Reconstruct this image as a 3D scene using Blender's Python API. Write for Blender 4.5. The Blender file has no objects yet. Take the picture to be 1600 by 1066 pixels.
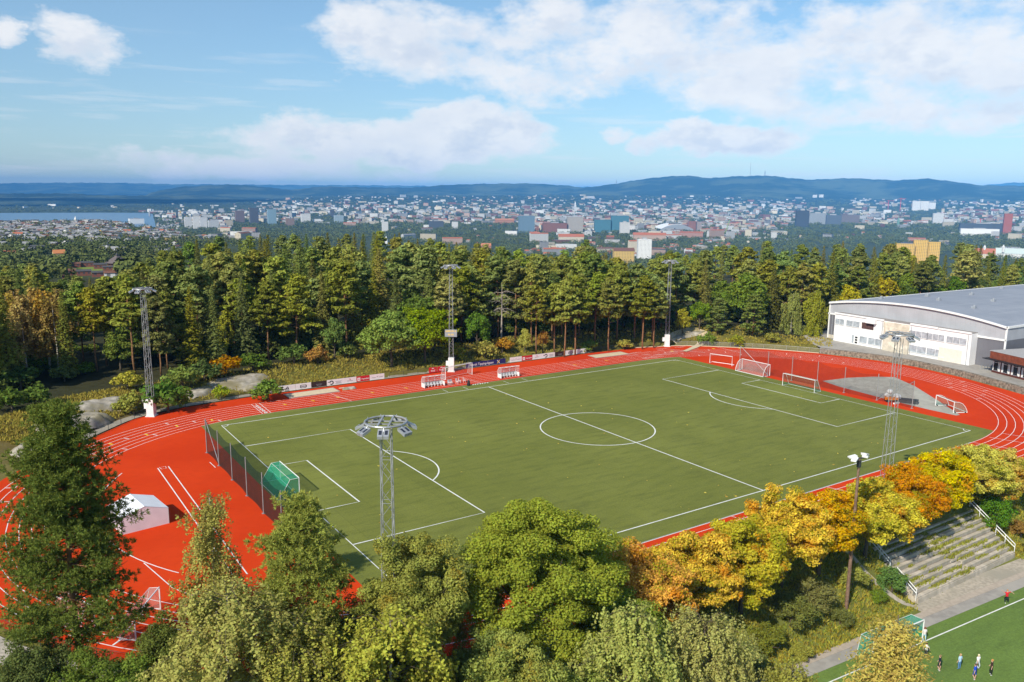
import bpy, bmesh, math, random
import numpy as np
from mathutils import Vector, Matrix
R_ = math.radians
rng = np.random.default_rng(7)
random.seed(11)
scene = bpy.context.scene
COL = scene.collection

# ------------------------------------------------------------------ camera (solved from the pitch markings)
FPX = 1271.884
CAM = np.array([-81.507, -97.061, 36.968])
AX_R = np.array([0.8322025, -0.5544013, 0.0088397])
AX_U = np.array([0.0919057, 0.1536452, 0.9838427])
AX_F = np.array([0.5468019, 0.8179440, -0.1788166])
HEAD = np.array([AX_F[0], AX_F[1]]) / math.hypot(AX_F[0], AX_F[1])
SIDE = np.array([HEAD[1], -HEAD[0]])

def G(px, py, z=0.0):
    """ground point seen at pixel (px, py) of the 1600x1066 photo, on the level z"""
    d = AX_F + AX_R * (px - 800) / FPX + AX_U * (533 - py) / FPX
    t = (z - CAM[2]) / d[2]
    p = CAM + t * d
    return float(p[0]), float(p[1])

def PX(x, y, z):
    d = np.array([x, y, z]) - CAM
    k = d @ AX_F
    return 800 + FPX * (d @ AX_R) / k, 533 - FPX * (d @ AX_U) / k, k

def polar(x, y):
    dx, dy = x - CAM[0], y - CAM[1]
    return np.hypot(dx, dy), np.arctan2(dx * SIDE[0] + dy * SIDE[1], dx * HEAD[0] + dy * HEAD[1])

def at_polar(r, a):
    c, s = math.cos(a), math.sin(a)
    return CAM[0] + r * (HEAD[0] * c + SIDE[0] * s), CAM[1] + r * (HEAD[1] * c + SIDE[1] * s)

def az_of(px):
    return math.atan((px - 800) / (FPX * 1.016))

def DIR(px, py):
    """bearing from the view axis and tangent of the elevation of a pixel's ray"""
    d = AX_F + AX_R * (px - 800) / FPX + AX_U * (533 - py) / FPX
    return math.atan2(d[0] * SIDE[0] + d[1] * SIDE[1], d[0] * HEAD[0] + d[1] * HEAD[1]), d[2] / math.hypot(d[0], d[1])

cam_d = bpy.data.cameras.new("Camera")
cam_o = bpy.data.objects.new("Camera", cam_d)
COL.objects.link(cam_o)
cam_d.sensor_width = 36.0
cam_d.lens = 36.0 * FPX / 1600.0
cam_d.clip_start = 0.5
cam_d.clip_end = 90000.0
M = Matrix.Identity(4)
for i in range(3):
    M[i][0], M[i][1], M[i][2], M[i][3] = AX_R[i], AX_U[i], -AX_F[i], CAM[i]
cam_o.matrix_world = M
scene.camera = cam_o

scene.view_settings.view_transform = 'Standard'
scene.view_settings.look = 'None'
scene.view_settings.gamma = 1.0
scene.view_settings.exposure = 0.12
cy = scene.cycles
cy.use_denoising = True
try: cy.denoiser = 'OPENIMAGEDENOISE'
except Exception: pass
cy.max_bounces = 5
cy.diffuse_bounces = 2
cy.glossy_bounces = 2
cy.transmission_bounces = 3
cy.transparent_max_bounces = 10
cy.volume_bounces = 0
cy.sample_clamp_indirect = 6.0
cy.use_fast_gi = False

# ------------------------------------------------------------------ sun and sky
SUN_TO = np.array([-0.927, -0.375]); SUN_EL = R_(38.0)
sd = np.array([SUN_TO[0] * math.cos(SUN_EL), SUN_TO[1] * math.cos(SUN_EL), math.sin(SUN_EL)])
sl = bpy.data.lights.new("Sun", 'SUN'); sl.energy = 5.0; sl.angle = R_(0.53); sl.color = (1.0, 0.93, 0.79)
so = bpy.data.objects.new("Sun", sl); COL.objects.link(so)
so.rotation_euler = Vector(sd).to_track_quat('Z', 'Y').to_euler()
so.location = (-300, -200, 300)

world = bpy.data.worlds.new("World"); scene.world = world; world.use_nodes = True

class NT:
    """tiny node-graph helper"""
    def __init__(s, tree):
        s.t = tree; s.n = tree.nodes; s.l = tree.links
    def new(s, kind, **kw):
        n = s.n.new(kind)
        for k, v in kw.items(): setattr(n, k, v)
        return n
    def put(s, sock, v):
        if hasattr(v, 'is_output') or isinstance(v, bpy.types.NodeSocket): s.l.new(v, sock)
        else: sock.default_value = v
    def m(s, op, a, b=None, c=None, clamp=False):
        n = s.n.new('ShaderNodeMath'); n.operation = op; n.use_clamp = clamp
        s.put(n.inputs[0], a)
        if b is not None: s.put(n.inputs[1], b)
        if c is not None: s.put(n.inputs[2], c)
        return n.outputs[0]
    def noise(s, vec, scale, detail=4, rough=0.55, dim='3D'):
        n = s.n.new('ShaderNodeTexNoise'); n.noise_dimensions = dim
        if vec is not None: s.l.new(vec, n.inputs['Vector'])
        n.inputs['Scale'].default_value = scale; n.inputs['Detail'].default_value = detail; n.inputs['Roughness'].default_value = rough
        return n.outputs['Fac']
    def mixc(s, f, a, b):
        n = s.n.new('ShaderNodeMix'); n.data_type = 'RGBA'
        s.put(n.inputs[0], f)
        for i, v in ((6, a), (7, b)):
            if isinstance(v, tuple): v = (*v[:3], 1.0)
            s.put(n.inputs[i], v)
        return n.outputs[2]
    def ramp(s, f, lo, hi):
        n = s.n.new('ShaderNodeMapRange'); n.interpolation_type = 'SMOOTHSTEP'
        s.put(n.inputs[0], f); n.inputs[1].default_value = lo; n.inputs[2].default_value = hi
        return n.outputs[0]

SKY_STRENGTH = 0.108
def build_world():
    g = NT(world.node_tree); g.n.clear()
    out = g.new('ShaderNodeOutputWorld')
    sky = g.new('ShaderNodeTexSky', sky_type='NISHITA'); sky.sun_disc = False
    sky.sun_elevation = SUN_EL; sky.sun_rotation = math.atan2(sd[0], sd[1])
    sky.altitude = 150; sky.air_density = 1.0; sky.dust_density = 0.15; sky.ozone_density = 2.5
    bg = g.new('ShaderNodeBackground'); tint = g.new('ShaderNodeMix', data_type='RGBA', blend_type='MULTIPLY'); tint.inputs[0].default_value = 1.0; g.l.new(sky.outputs[0], tint.inputs[6]); tint_hi = (0.80, 1.06, 1.13); tint_lo = (0.74, 0.88, 0.98)
    tz_ = g.new('ShaderNodeSeparateXYZ'); g.l.new(g.new('ShaderNodeTexCoord').outputs['Generated'], tz_.inputs[0]); g.l.new(g.mixc(g.ramp(tz_.outputs[2], 0.0, 0.22), tint_lo, tint_hi), tint.inputs[7])
    g.l.new(tint.outputs[2], bg.inputs[0]); bg.inputs[1].default_value = SKY_STRENGTH
    tc = g.new('ShaderNodeTexCoord'); d = tc.outputs['Generated']
    sep = g.new('ShaderNodeSeparateXYZ'); g.l.new(d, sep.inputs[0])
    X, Y, Z = sep.outputs
    fwd = g.m('ADD', g.m('MULTIPLY', X, float(HEAD[0])), g.m('MULTIPLY', Y, float(HEAD[1])))
    sid = g.m('ADD', g.m('MULTIPLY', X, float(SIDE[0])), g.m('MULTIPLY', Y, float(SIDE[1])))
    az = g.m('ARCTAN2', sid, fwd); el = g.m('ARCSINE', Z)
    cmb = g.new('ShaderNodeCombineXYZ'); g.l.new(az, cmb.inputs[0]); g.l.new(g.m('MULTIPLY', el, 1.7), cmb.inputs[1])
    v = cmb.outputs[0]
    def fl(n_off):
        c = g.new('ShaderNodeCombineXYZ'); g.l.new(g.m('ADD', az, n_off), c.inputs[0]); g.l.new(g.m('MULTIPLY', el, 1.7), c.inputs[1]); c.inputs[2].default_value = n_off
        return c.outputs[0]
    w1 = g.m('MULTIPLY', g.m('SUBTRACT', g.noise(fl(5.1), 9.0, 6, 0.62), 0.5), 0.11); w2 = g.m('MULTIPLY', g.m('SUBTRACT', g.noise(fl(-4.7), 12.0, 6, 0.62), 0.5), 0.05)
    waz = g.m('ADD', az, w1); wel = g.m('ADD', el, w2)
    n1 = g.noise(v, 8.0, 8, 0.6); n2 = g.noise(fl(3.3), 22.0, 5, 0.6)
    fb = g.m('ADD', g.m('MULTIPLY', g.m('SUBTRACT', n1, 0.5), 2.9), g.m('MULTIPLY', g.m('SUBTRACT', n2, 0.5), 1.0))
    # cloud banks by bearing and elevation (azimuth, elevation, half widths, weight)
    blobs = [(126, 62, 60, 40, 1.05), (152, 84, 46, 20, .8), (-14, 58, 24, 22, .8), (560, 50, 80, 46, .95), (650, 20, 60, 30, .5), (700, 78, 170, 62, .85), (930, 50, 230, 70, .8), (960, 110, 230, 52, .85), (1210, 95, 190, 78, .95), (1230, 22, 90, 30, .4),
             (1500, 70, 190, 92, .95), (1130, 142, 180, 34, .6), (1300, 168, 150, 34, .7), (1500, 172, 130, 32, .95), (745, 196, 98, 44, 1.55), (690, 222, 150, 36, 1.35), (500, 218, 160, 36, 1.2), (330, 258, 135, 24, .8),
             (1125, 218, 112, 30, 1.7), (1105, 203, 66, 20, 1.3), (480, 268, 180, 14, .6), (960, 205, 34, 12, .65), (800, 135, 30, 12, .5)]
    tot = None; hgt_ = None
    for (bx, by, wx, wy, amp) in blobs:
        a0, e0 = DIR(bx, by); e0 = math.atan(e0)
        sa, se = wx / FPX * .95, wy / FPX * .95
        u = g.m('DIVIDE', g.m('SUBTRACT', waz, a0), sa); w = g.m('DIVIDE', g.m('SUBTRACT', wel, e0), se)
        q = g.m('ADD', g.m('MULTIPLY', u, u), g.m('MULTIPLY', w, w))
        k = g.m('MULTIPLY', g.m('SUBTRACT', 1.0, g.m('MULTIPLY', q, .62)), amp)
        tot = k if tot is None else g.m('SMOOTH_MAX', tot, k, 0.25)
    tot = g.m('MAXIMUM', tot, -0.55)
    # ordinary broken cloud overhead and behind
    far_el = g.ramp(el, 0.42, 0.7)
    tot = g.m('MAXIMUM', tot, g.m('SUBTRACT', g.m('MULTIPLY', far_el, 0.55), 0.6))
    dens = g.m('ADD', tot, fb)
    cov = g.ramp(dens, 0.06, 0.90)
    # thin streaks low down
    cs = g.new('ShaderNodeCombineXYZ'); g.l.new(g.m('MULTIPLY', az, 2.2), cs.inputs[0]); g.l.new(g.m('MULTIPLY', el, 26.0), cs.inputs[1])
    st = g.noise(cs.outputs[0], 2.6, 5, 0.6)
    low = g.m('MULTIPLY', g.ramp(el, 0.27, 0.02), g.ramp(st, 0.42, 0.72))
    veil = g.m('MULTIPLY', g.m('ADD', 0.55, g.m('MULTIPLY', g.noise(v, 2.2, 5, 0.6), 0.9)), 0.09)
    cov = g.m('MAXIMUM', g.m('MAXIMUM', g.m('MULTIPLY', cov, 0.90), g.m('MULTIPLY', low, 0.5)), veil)
    # thicker parts turn grey-lilac, edges and tops stay white
    n3 = g.noise(fl(8.1), 9.0, 5, 0.6)
    up = g.new('ShaderNodeCombineXYZ'); g.l.new(g.m('ADD', az, -0.012), up.inputs[0]); g.l.new(g.m('MULTIPLY', g.m('ADD', el, 0.022), 1.7), up.inputs[1])
    n1u = g.noise(up.outputs[0], 8.0, 5, 0.6); n1s = g.noise(v, 8.0, 5, 0.6)
    under = g.ramp(g.m('SUBTRACT', n1u, n1s), -0.06, 0.10)
    thick = g.m('MULTIPLY', g.ramp(dens, 0.35, 1.1), g.m('ADD', g.m('MULTIPLY', under, 0.75), g.m('MULTIPLY', g.ramp(n3, 0.40, 0.62), 0.4)), None, True)
    ccol = g.mixc(thick, (0.95, 0.955, 0.97), (0.70, 0.76, 0.865))
    em = g.new('ShaderNodeBackground'); g.l.new(ccol, em.inputs[0]); em.inputs[1].default_value = 0.94
    mx = g.new('ShaderNodeMixShader'); g.l.new(cov, mx.inputs[0]); g.l.new(bg.outputs[0], mx.inputs[1]); g.l.new(em.outputs[0], mx.inputs[2])
    g.l.new(mx.outputs[0], out.inputs[0])
build_world()

# ------------------------------------------------------------------ materials
MATS = {}
def mat(name, col, rough=0.85, var=0.12, scale=3.0, spec=0.25, metal=0.0, detail=4, bump=0.0, var2=None, scale2=0.2):
    """one base colour broken up by noise in object space"""
    if name in MATS: return MATS[name]
    m = bpy.data.materials.new(name); m.use_nodes = True; MATS[name] = m
    g = NT(m.node_tree); b = g.n['Principled BSDF']
    tc = g.new('ShaderNodeTexCoord'); v = tc.outputs['Object']
    f = g.noise(v, scale, detail)
    lo = tuple(c * (1 - var) for c in col); hi = tuple(min(1, c * (1 + var)) for c in col)
    c = g.mixc(g.ramp(f, 0.3, 0.7), lo, hi)
    if var2:
        f2 = g.noise(v, scale2, 4)
        c = g.mixc(g.ramp(f2, 0.35, 0.7), c, var2)
    g.l.new(c, b.inputs['Base Color'])
    b.inputs['Roughness'].default_value = rough; b.inputs['Metallic'].default_value = metal
    b.inputs['Specular IOR Level'].default_value = spec
    if bump:
        bn = g.new('ShaderNodeBump'); bn.inputs['Strength'].default_value = bump; g.l.new(f, bn.inputs['Height']); g.l.new(bn.outputs[0], b.inputs['Normal'])
    return m

def foliage_mat(name, transl=0.3, autumn=None):
    """leaf material: object colour, varied leaf by leaf and clump by clump; autumn = list of other leaf colours"""
    m = bpy.data.materials.new(name); m.use_nodes = True; MATS[name] = m
    g = NT(m.node_tree); g.n.remove(g.n['Principled BSDF']); out = g.n['Material Output']
    oi = g.new('ShaderNodeObjectInfo'); geo = g.new('ShaderNodeNewGeometry'); tc = g.new('ShaderNodeTexCoord')
    base = oi.outputs['Color']
    hsv = g.new('ShaderNodeHueSaturation'); g.l.new(base, hsv.inputs['Color'])
    rnd = geo.outputs['Random Per Island']
    g.l.new(g.m('ADD', 0.482, g.m('MULTIPLY', rnd, 0.036)), hsv.inputs['Hue'])
    cl = g.noise(tc.outputs['Object'], 0.9, 3)
    g.l.new(g.m('ADD', 0.42, g.m('ADD', g.m('MULTIPLY', rnd, 0.5), g.m('MULTIPLY', cl, 0.68))), hsv.inputs['Value'])
    g.l.new(g.m('ADD', 0.84, g.m('MULTIPLY', oi.outputs['Random'], 0.2)), hsv.inputs['Saturation'])
    c = hsv.outputs[0]
    if autumn:
        off = g.new('ShaderNodeVectorMath', operation='ADD'); g.l.new(tc.outputs['Object'], off.inputs[0])
        sc = g.new('ShaderNodeVectorMath', operation='SCALE'); sc.inputs[0].default_value = (37, 11, 23); g.l.new(oi.outputs['Random'], sc.inputs[3]); g.l.new(sc.outputs[0], off.inputs[1])
        for k, (ac, th, s) in enumerate(autumn):
            f = g.m('ADD', g.noise(off.outputs[0], s, 3), g.m('MULTIPLY', g.m('SUBTRACT', rnd, 0.5), 0.25))
            c = g.mixc(g.m('MULTIPLY', g.ramp(f, th, th + 0.14), 0.85), c, ac)
    d = g.new('ShaderNodeBsdfDiffuse'); g.l.new(c, d.inputs[0])
    t = g.new('ShaderNodeBsdfTranslucent'); g.l.new(c, t.inputs[0])
    mx = g.new('ShaderNodeMixShader'); mx.inputs[0].default_value = transl
    g.l.new(d.outputs[0], mx.inputs[1]); g.l.new(t.outputs[0], mx.inputs[2]); g.l.new(mx.outputs[0], out.inputs[0])
    return m

M_LEAF = foliage_mat('leaf', 0.35)
M_NEEDLE = foliage_mat('needle', 0.33)
M_MAPLE = foliage_mat('maple_leaf', 0.3, [((0.70, 0.25, 0.010), 0.53, 0.5), ((0.30, 0.32, 0.014), 0.51, 0.42)])
M_MIXED = foliage_mat('turning_leaf', 0.28, [((0.36, 0.25, 0.03), 0.58, 0.35)])
M_BARK = mat('bark', (0.11, 0.085, 0.06), var=0.35, scale=4)
M_PINEBARK = mat('pine_bark', (0.24, 0.125, 0.06), var=0.35, scale=2.5)
M_BIRCHBARK = mat('birch_bark', (0.44, 0.40, 0.34), var=0.3, scale=5)
M_DEADWOOD = mat('dead_wood', (0.38, 0.33, 0.28), var=0.25, scale=3)
M_WHITE = mat('white_paint', (0.78, 0.78, 0.77), rough=0.5, var=0.05, scale=2)
M_LINE = mat('line_paint', (0.74, 0.75, 0.72), var=0.09, scale=1.2)
M_GALV = mat('galvanised_steel', (0.36, 0.37, 0.38), rough=0.45, metal=0.35, var=0.15, scale=2, spec=0.5)
M_DARKSTEEL = mat('dark_steel', (0.05, 0.055, 0.055), rough=0.6, var=0.2)
M_BLACK = mat('black_paint', (0.02, 0.02, 0.022), rough=0.6, var=0.2)
M_LAMP = mat('lamp_housing', (0.38, 0.40, 0.43), rough=0.4, metal=0.3, var=0.12, spec=0.5)
M_LENS = mat('lamp_glass', (0.03, 0.035, 0.05), rough=0.1, spec=0.6, var=0.1)
M_RED = mat('red_board', (0.55, 0.025, 0.03), rough=0.5, var=0.05)
M_NAVY = mat('navy_board', (0.02, 0.025, 0.13), rough=0.5, var=0.08)
M_DARKBOARD = mat('dark_brown_board', (0.04, 0.025, 0.022), rough=0.5, var=0.1)
M_GREYPRINT = mat('grey_print', (0.25, 0.26, 0.28), rough=0.6, var=0.05)
M_YELLOW = mat('yellow_paint', (0.75, 0.48, 0.03), rough=0.6, var=0.08)
M_ORANGE = mat('orange_paint', (0.75, 0.23, 0.02), rough=0.5, var=0.1)
M_WOODPOLE = mat('pole_wood', (0.20, 0.125, 0.085), var=0.3, scale=3)
M_CONC = mat('concrete', (0.54, 0.48, 0.40), var=0.18, scale=1.5, var2=(0.38, 0.34, 0.27), scale2=0.6, bump=0.1)
M_SAND = mat('sand', (0.62, 0.50, 0.34), var=0.08, scale=1.5)
M_ASPH = mat('asphalt', (0.32, 0.30, 0.275), var=0.14, scale=1.2, var2=(0.39, 0.365, 0.325), scale2=0.15)
M_GRAVEL = mat('gravel', (0.42, 0.37, 0.30), var=0.2, scale=2.5, var2=(0.34, 0.31, 0.25), scale2=0.3)
M_ROCK = mat('rock', (0.37, 0.335, 0.285), var=0.3, scale=0.8, var2=(0.22, 0.19, 0.11), scale2=0.35, bump=0.5)
M_STONEWALL = mat('stone_wall', (0.20, 0.165, 0.125), var=0.5, scale=2.2, bump=0.6)
M_CLOTH = mat('tent_canvas', (0.80, 0.81, 0.84), rough=0.6, var=0.05, scale=0.8, bump=0.12)

def net_mat(name, col, fill):
    """netting: cords in a fine mesh, see-through between"""
    m = bpy.data.materials.new(name); m.use_nodes = True; MATS[name] = m
    g = NT(m.node_tree); g.n.remove(g.n['Principled BSDF']); out = g.n['Material Output']
    tc = g.new('ShaderNodeTexCoord')
    f = g.m('ADD', fill - 0.12, g.m('MULTIPLY', g.noise(tc.outputs['Object'], 0.9, 3), 0.24))
    d = g.new('ShaderNodeBsdfDiffuse'); d.inputs[0].default_value = (*col, 1)
    t = g.new('ShaderNodeBsdfTransparent')
    mx = g.new('ShaderNodeMixShader'); g.l.new(f, mx.inputs[0]); g.l.new(t.outputs[0], mx.inputs[1]); g.l.new(d.outputs[0], mx.inputs[2])
    g.l.new(mx.outputs[0], out.inputs[0])
    return m
M_NETGREEN = net_mat('green_net', (0.02, 0.36, 0.22), 0.50)
M_NETWHITE = net_mat('white_net', (0.5, 0.52, 0.5), 0.22)
M_NETDARK = net_mat('dark_net', (0.012, 0.03, 0.028), 0.62)
M_NETFAINT = net_mat('faint_net', (0.06, 0.03, 0.03), 0.25)
M_FENCEMESH = net_mat('wire_mesh', (0.05, 0.055, 0.05), 0.2)

# ------------------------------------------------------------------ mesh helpers
class MB:
    def __init__(s): s.v = []; s.f = []; s.mi = []
    def add(s, vs, fs, mi=0):
        o = len(s.v); s.v += [tuple(map(float, p)) for p in vs]; s.f += [tuple(i + o for i in f) for f in fs]; s.mi += [mi] * len(fs)
    def box(s, c, d, mi=0, rz=0.0):
        x, y, z = (k / 2 for k in d); ca, sa = math.cos(rz), math.sin(rz); vs = []
        for k in (-z, z):
            for (a, b) in ((-x, -y), (x, -y), (x, y), (-x, y)):
                vs.append((c[0] + a * ca - b * sa, c[1] + a * sa + b * ca, c[2] + k))
        s.add(vs, [(3, 2, 1, 0), (4, 5, 6, 7), (0, 1, 5, 4), (1, 2, 6, 5), (2, 3, 7, 6), (3, 0, 4, 7)], mi)
    def tube(s, pts, r, n=6, mi=0, cap=True):
        pts = [Vector(p) for p in pts]; k = len(pts); rs = r if isinstance(r, (list, tuple)) else [r] * k
        vs = []; prev = None
        for i, p in enumerate(pts):
            t = (pts[min(i + 1, k - 1)] - pts[max(i - 1, 0)]).normalized()
            a = t.orthogonal().normalized() if prev is None else (prev - t * prev.dot(t))
            if a.length < 1e-6: a = t.orthogonal()
            a.normalize(); prev = a; b = t.cross(a)
            for j in range(n):
                w = 2 * math.pi * j / n
                vs.append(p + (a * math.cos(w) + b * math.sin(w)) * rs[i])
        fs = [(i * n + j, i * n + (j + 1) % n, (i + 1) * n + (j + 1) % n, (i + 1) * n + j) for i in range(k - 1) for j in range(n)]
        if cap: fs += [tuple(range(n - 1, -1, -1)), tuple(range((k - 1) * n, k * n))]
        s.add(vs, fs, mi)
    def quad(s, a, b, c, d, mi=0): s.add([a, b, c, d], [(0, 1, 2, 3)], mi)
    def poly(s, pts, mi=0): s.add(pts, [tuple(range(len(pts)))], mi)
    def prism(s, pts, z0, z1, mi=0):
        n = len(pts); s.add([(p[0], p[1], z0) for p in pts] + [(p[0], p[1], z1) for p in pts],
              [tuple(range(n - 1, -1, -1)), tuple(range(n, 2 * n))] + [(i, (i + 1) % n, n + (i + 1) % n, n + i) for i in range(n)], mi)
    def strip(s, pts, w, z, mi=0, closed=False):
        """flat painted line of width w along a polyline"""
        n = len(pts); vs = []
        for i in range(n):
            p = pts[i]; a = pts[(i - 1) % n] if (closed or i > 0) else p; b = pts[(i + 1) % n] if (closed or i < n - 1) else p
            t = np.array([b[0] - a[0], b[1] - a[1]]); t /= max(np.hypot(*t), 1e-9)
            q = (-t[1] * w / 2, t[0] * w / 2)
            vs += [(p[0] + q[0], p[1] + q[1], z), (p[0] - q[0], p[1] - q[1], z)]
        m = n if closed else n - 1
        s.add(vs, [(2 * i + 1, 2 * ((i + 1) % n) + 1, 2 * ((i + 1) % n), 2 * i) for i in range(m)], mi)
    def mesh(s, name, mats):
        me = bpy.data.meshes.new(name); me.from_pydata(s.v, [], s.f)
        for m in (mats if isinstance(mats, (list, tuple)) else [mats]): me.materials.append(m)
        if any(s.mi): me.polygons.foreach_set('material_index', s.mi)
        me.update(); return me
    def build(s, name, mats, parent=None, smooth=False, loc=None):
        o = bpy.data.objects.new(name, s.mesh(name, mats)); COL.objects.link(o)
        if smooth: o.data.polygons.foreach_set('use_smooth', [True] * len(o.data.polygons))
        if parent is not None: o.parent = parent
        if loc is not None: o.location = loc
        return o

def np_mesh(name, V, F, mats, smooth=False):
    """big mesh from arrays; F is (n,k)"""
    me = bpy.data.meshes.new(name); V = np.asarray(V, np.float32); F = np.asarray(F, np.int32)
    n, k = F.shape
    me.vertices.add(len(V)); me.vertices.foreach_set('co', V.ravel())
    me.loops.add(n * k); me.loops.foreach_set('vertex_index', F.ravel())
    me.polygons.add(n); me.polygons.foreach_set('loop_start', np.arange(0, n * k, k, dtype=np.int32))
    me.polygons.foreach_set('use_smooth', np.full(n, smooth))
    for m in (mats if isinstance(mats, (list, tuple)) else [mats]): me.materials.append(m)
    me.update(calc_edges=True); return me

def link(name, me, parent=None, loc=None, rz=0.0, sc=None):
    o = bpy.data.objects.new(name, me); COL.objects.link(o)
    if parent is not None: o.parent = parent
    if loc is not None: o.location = loc
    o.rotation_euler = (0, 0, rz)
    if sc is not None: o.scale = sc if isinstance(sc, (tuple, list)) else (sc, sc, sc)
    return o

def tag(o, label, cat, group=None):
    o['label'] = label; o['category'] = cat
    if group: o['group'] = group
    return o
def thing(name, label, cat, loc=(0, 0, 0), rz=0.0, group=None):
    o = bpy.data.objects.new(name, None); COL.objects.link(o); o.empty_display_size = 0.2
    o.location = loc; o.rotation_euler = (0, 0, rz); return tag(o, label, cat, group)
def struct(o, kind='structure'):
    o['kind'] = kind; return o
def dup(root, loc, rz=0.0, label=None, sc=None):
    r = root.copy(); COL.objects.link(r); r.location = loc; r.rotation_euler = (0, 0, rz)
    if sc is not None: r.scale = (sc, sc, sc) if not isinstance(sc, tuple) else sc
    if label: r['label'] = label
    for ch in root.children:
        c = ch.copy(); COL.objects.link(c); c.parent = r
        for gch in ch.children:
            d = gch.copy(); COL.objects.link(d); d.parent = c
    return r

_text_cache = {}
def text_mesh(txt, size, material, bold=0.0):
    """letters as a flat mesh in the XZ plane, centred"""
    key = (txt, round(size, 3), material.name)
    if key in _text_cache: return _text_cache[key]
    cu = bpy.data.curves.new('letters', 'FONT'); cu.body = txt; cu.size = size; cu.align_x = 'CENTER'; cu.align_y = 'CENTER'; cu.offset = bold; cu.resolution_u = 2
    o = bpy.data.objects.new('letters_source', cu); COL.objects.link(o)
    bpy.context.view_layer.update()
    me = bpy.data.meshes.new_from_object(o.evaluated_get(bpy.context.evaluated_depsgraph_get()))
    bpy.data.objects.remove(o); bpy.data.curves.remove(cu)
    me.transform(Matrix.Rotation(math.pi / 2, 4, 'X')); me.materials.clear(); me.materials.append(material)
    _text_cache[key] = me
    return me

# ------------------------------------------------------------------ terrain height
TRACK_CL, TRACK_CR, R_IN = -40.8, 43.6, 36.5
RED_EDGE = [(-69.8, 34.9), (-60.9, 44.7), (-53, 47.6), (-40, 49.2), (-20, 49.3), (20, 49.3), (40, 49.3), (52, 48.6), (65, 44.6), (79, 30.5), (85.2, 20.7), (89.6, 8), (90.4, 0), (88.6, -11.3), (83.6, -25.8), (76, -34.5), (66, -41.5), (55, -46), (20, -46.6), (-20, -46.6), (-41, -46)]
RED_EDGE += [(TRACK_CL + 45.6 * math.cos(R_(a)), 45.6 * math.sin(R_(a))) for a in range(262, 131, -8)]
RED = np.array(RED_EDGE)

def ss(a, b, x):
    t = np.clip((x - a) / (b - a), 0, 1); return t * t * (3 - 2 * t)
def red_dist(x, y):
    """signed distance to the edge of the running track surface (negative inside)"""
    x = np.asarray(x, float); y = np.asarray(y, float); sh = x.shape; x = x.ravel(); y = y.ravel()
    best = np.full(x.shape, 1e9); inside = np.zeros(x.shape, bool); n = len(RED)
    A = RED; B = np.roll(RED, -1, 0); D = B - A; DD = (D ** 2).sum(1)
    for k in range(0, len(x), 20000):
        X = x[k:k + 20000, None]; Y = y[k:k + 20000, None]
        t = ((X - A[:, 0]) * D[:, 0] + (Y - A[:, 1]) * D[:, 1]) / DD; t = np.minimum(np.maximum(t, 0), 1)
        best[k:k + 20000] = np.sqrt(((X - A[:, 0] - t * D[:, 0]) ** 2 + (Y - A[:, 1] - t * D[:, 1]) ** 2).min(1))
        c = ((A[:, 1] > Y) != (B[:, 1] > Y)) & (X < D[:, 0] * (Y - A[:, 1]) / (D[:, 1] + 1e-12) + A[:, 0])
        inside[k:k + 20000] = (c.sum(1) % 2) == 1
    return np.where(inside, -best, best).reshape(sh)

T_COLS = [-3000, 150, 330, 620, 1000, 1500, 4600]
T_PROF = [
    [(0, 0), (250, 0), (450, -7), (700, -27), (1200, -38), (2300, -46), (3200, -152), (6900, -152), (7400, -126), (9200, -126), (9500, -152), (10400, -152), (10800, -100), (26000, -60)],
    [(0, 0), (250, 0), (450, -7), (700, -27), (1200, -38), (2300, -46), (3200, -152), (6900, -152), (7400, -126), (9200, -126), (9500, -152), (10400, -152), (10800, -100), (26000, -60)],
    [(0, 0), (250, 0), (450, -7), (700, -27), (1200, -50), (2200, -80), (3200, -128), (7000, -125), (9000, -100), (10000, -90), (10800, -90), (26000, -60)],
    [(0, 0), (250, 1), (450, -5), (700, -24), (1000, -34), (1400, -62), (2200, -112), (3000, -125), (7000, -112), (9000, -55), (10500, -10), (26000, 0)],
    [(0, 0), (250, 1), (450, -5), (800, -52), (1300, -100), (2200, -122), (3000, -125), (7000, -112), (8500, -80), (10500, 20), (26000, 40)],
    [(0, 0), (250, 1), (450, -4), (800, -34), (1300, -80), (2200, -112), (3000, -122), (6500, -105), (8000, -70), (10500, 0), (26000, 40)],
    [(0, 0), (250, 1), (450, -4), (800, -34), (1300, -80), (2200, -112), (3000, -122), (6500, -105), (8000, -70), (10500, 0), (26000, 40)]]
def far_h(r, a):
    xp = 800 + FPX * 1.016 * np.tan(np.clip(a, -1.45, 1.45)); xp = np.where(np.abs(a) > 1.45, np.sign(a) * 4000, xp)
    hs = np.stack([np.interp(r, [p[0] for p in pr], [p[1] for p in pr]) for pr in T_PROF])
    xp = np.clip(xp, T_COLS[0], T_COLS[-1]); k = np.clip(np.searchsorted(T_COLS, xp) - 1, 0, len(T_COLS) - 2)
    c = np.array(T_COLS, float); t = (xp - c[k]) / (c[k + 1] - c[k]); t = t * t * (3 - 2 * t)
    h0 = np.take_along_axis(hs, k[None], 0)[0]; h1 = np.take_along_axis(hs, (k + 1)[None], 0)[0]
    return h0 * (1 - t) + h1 * t

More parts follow.
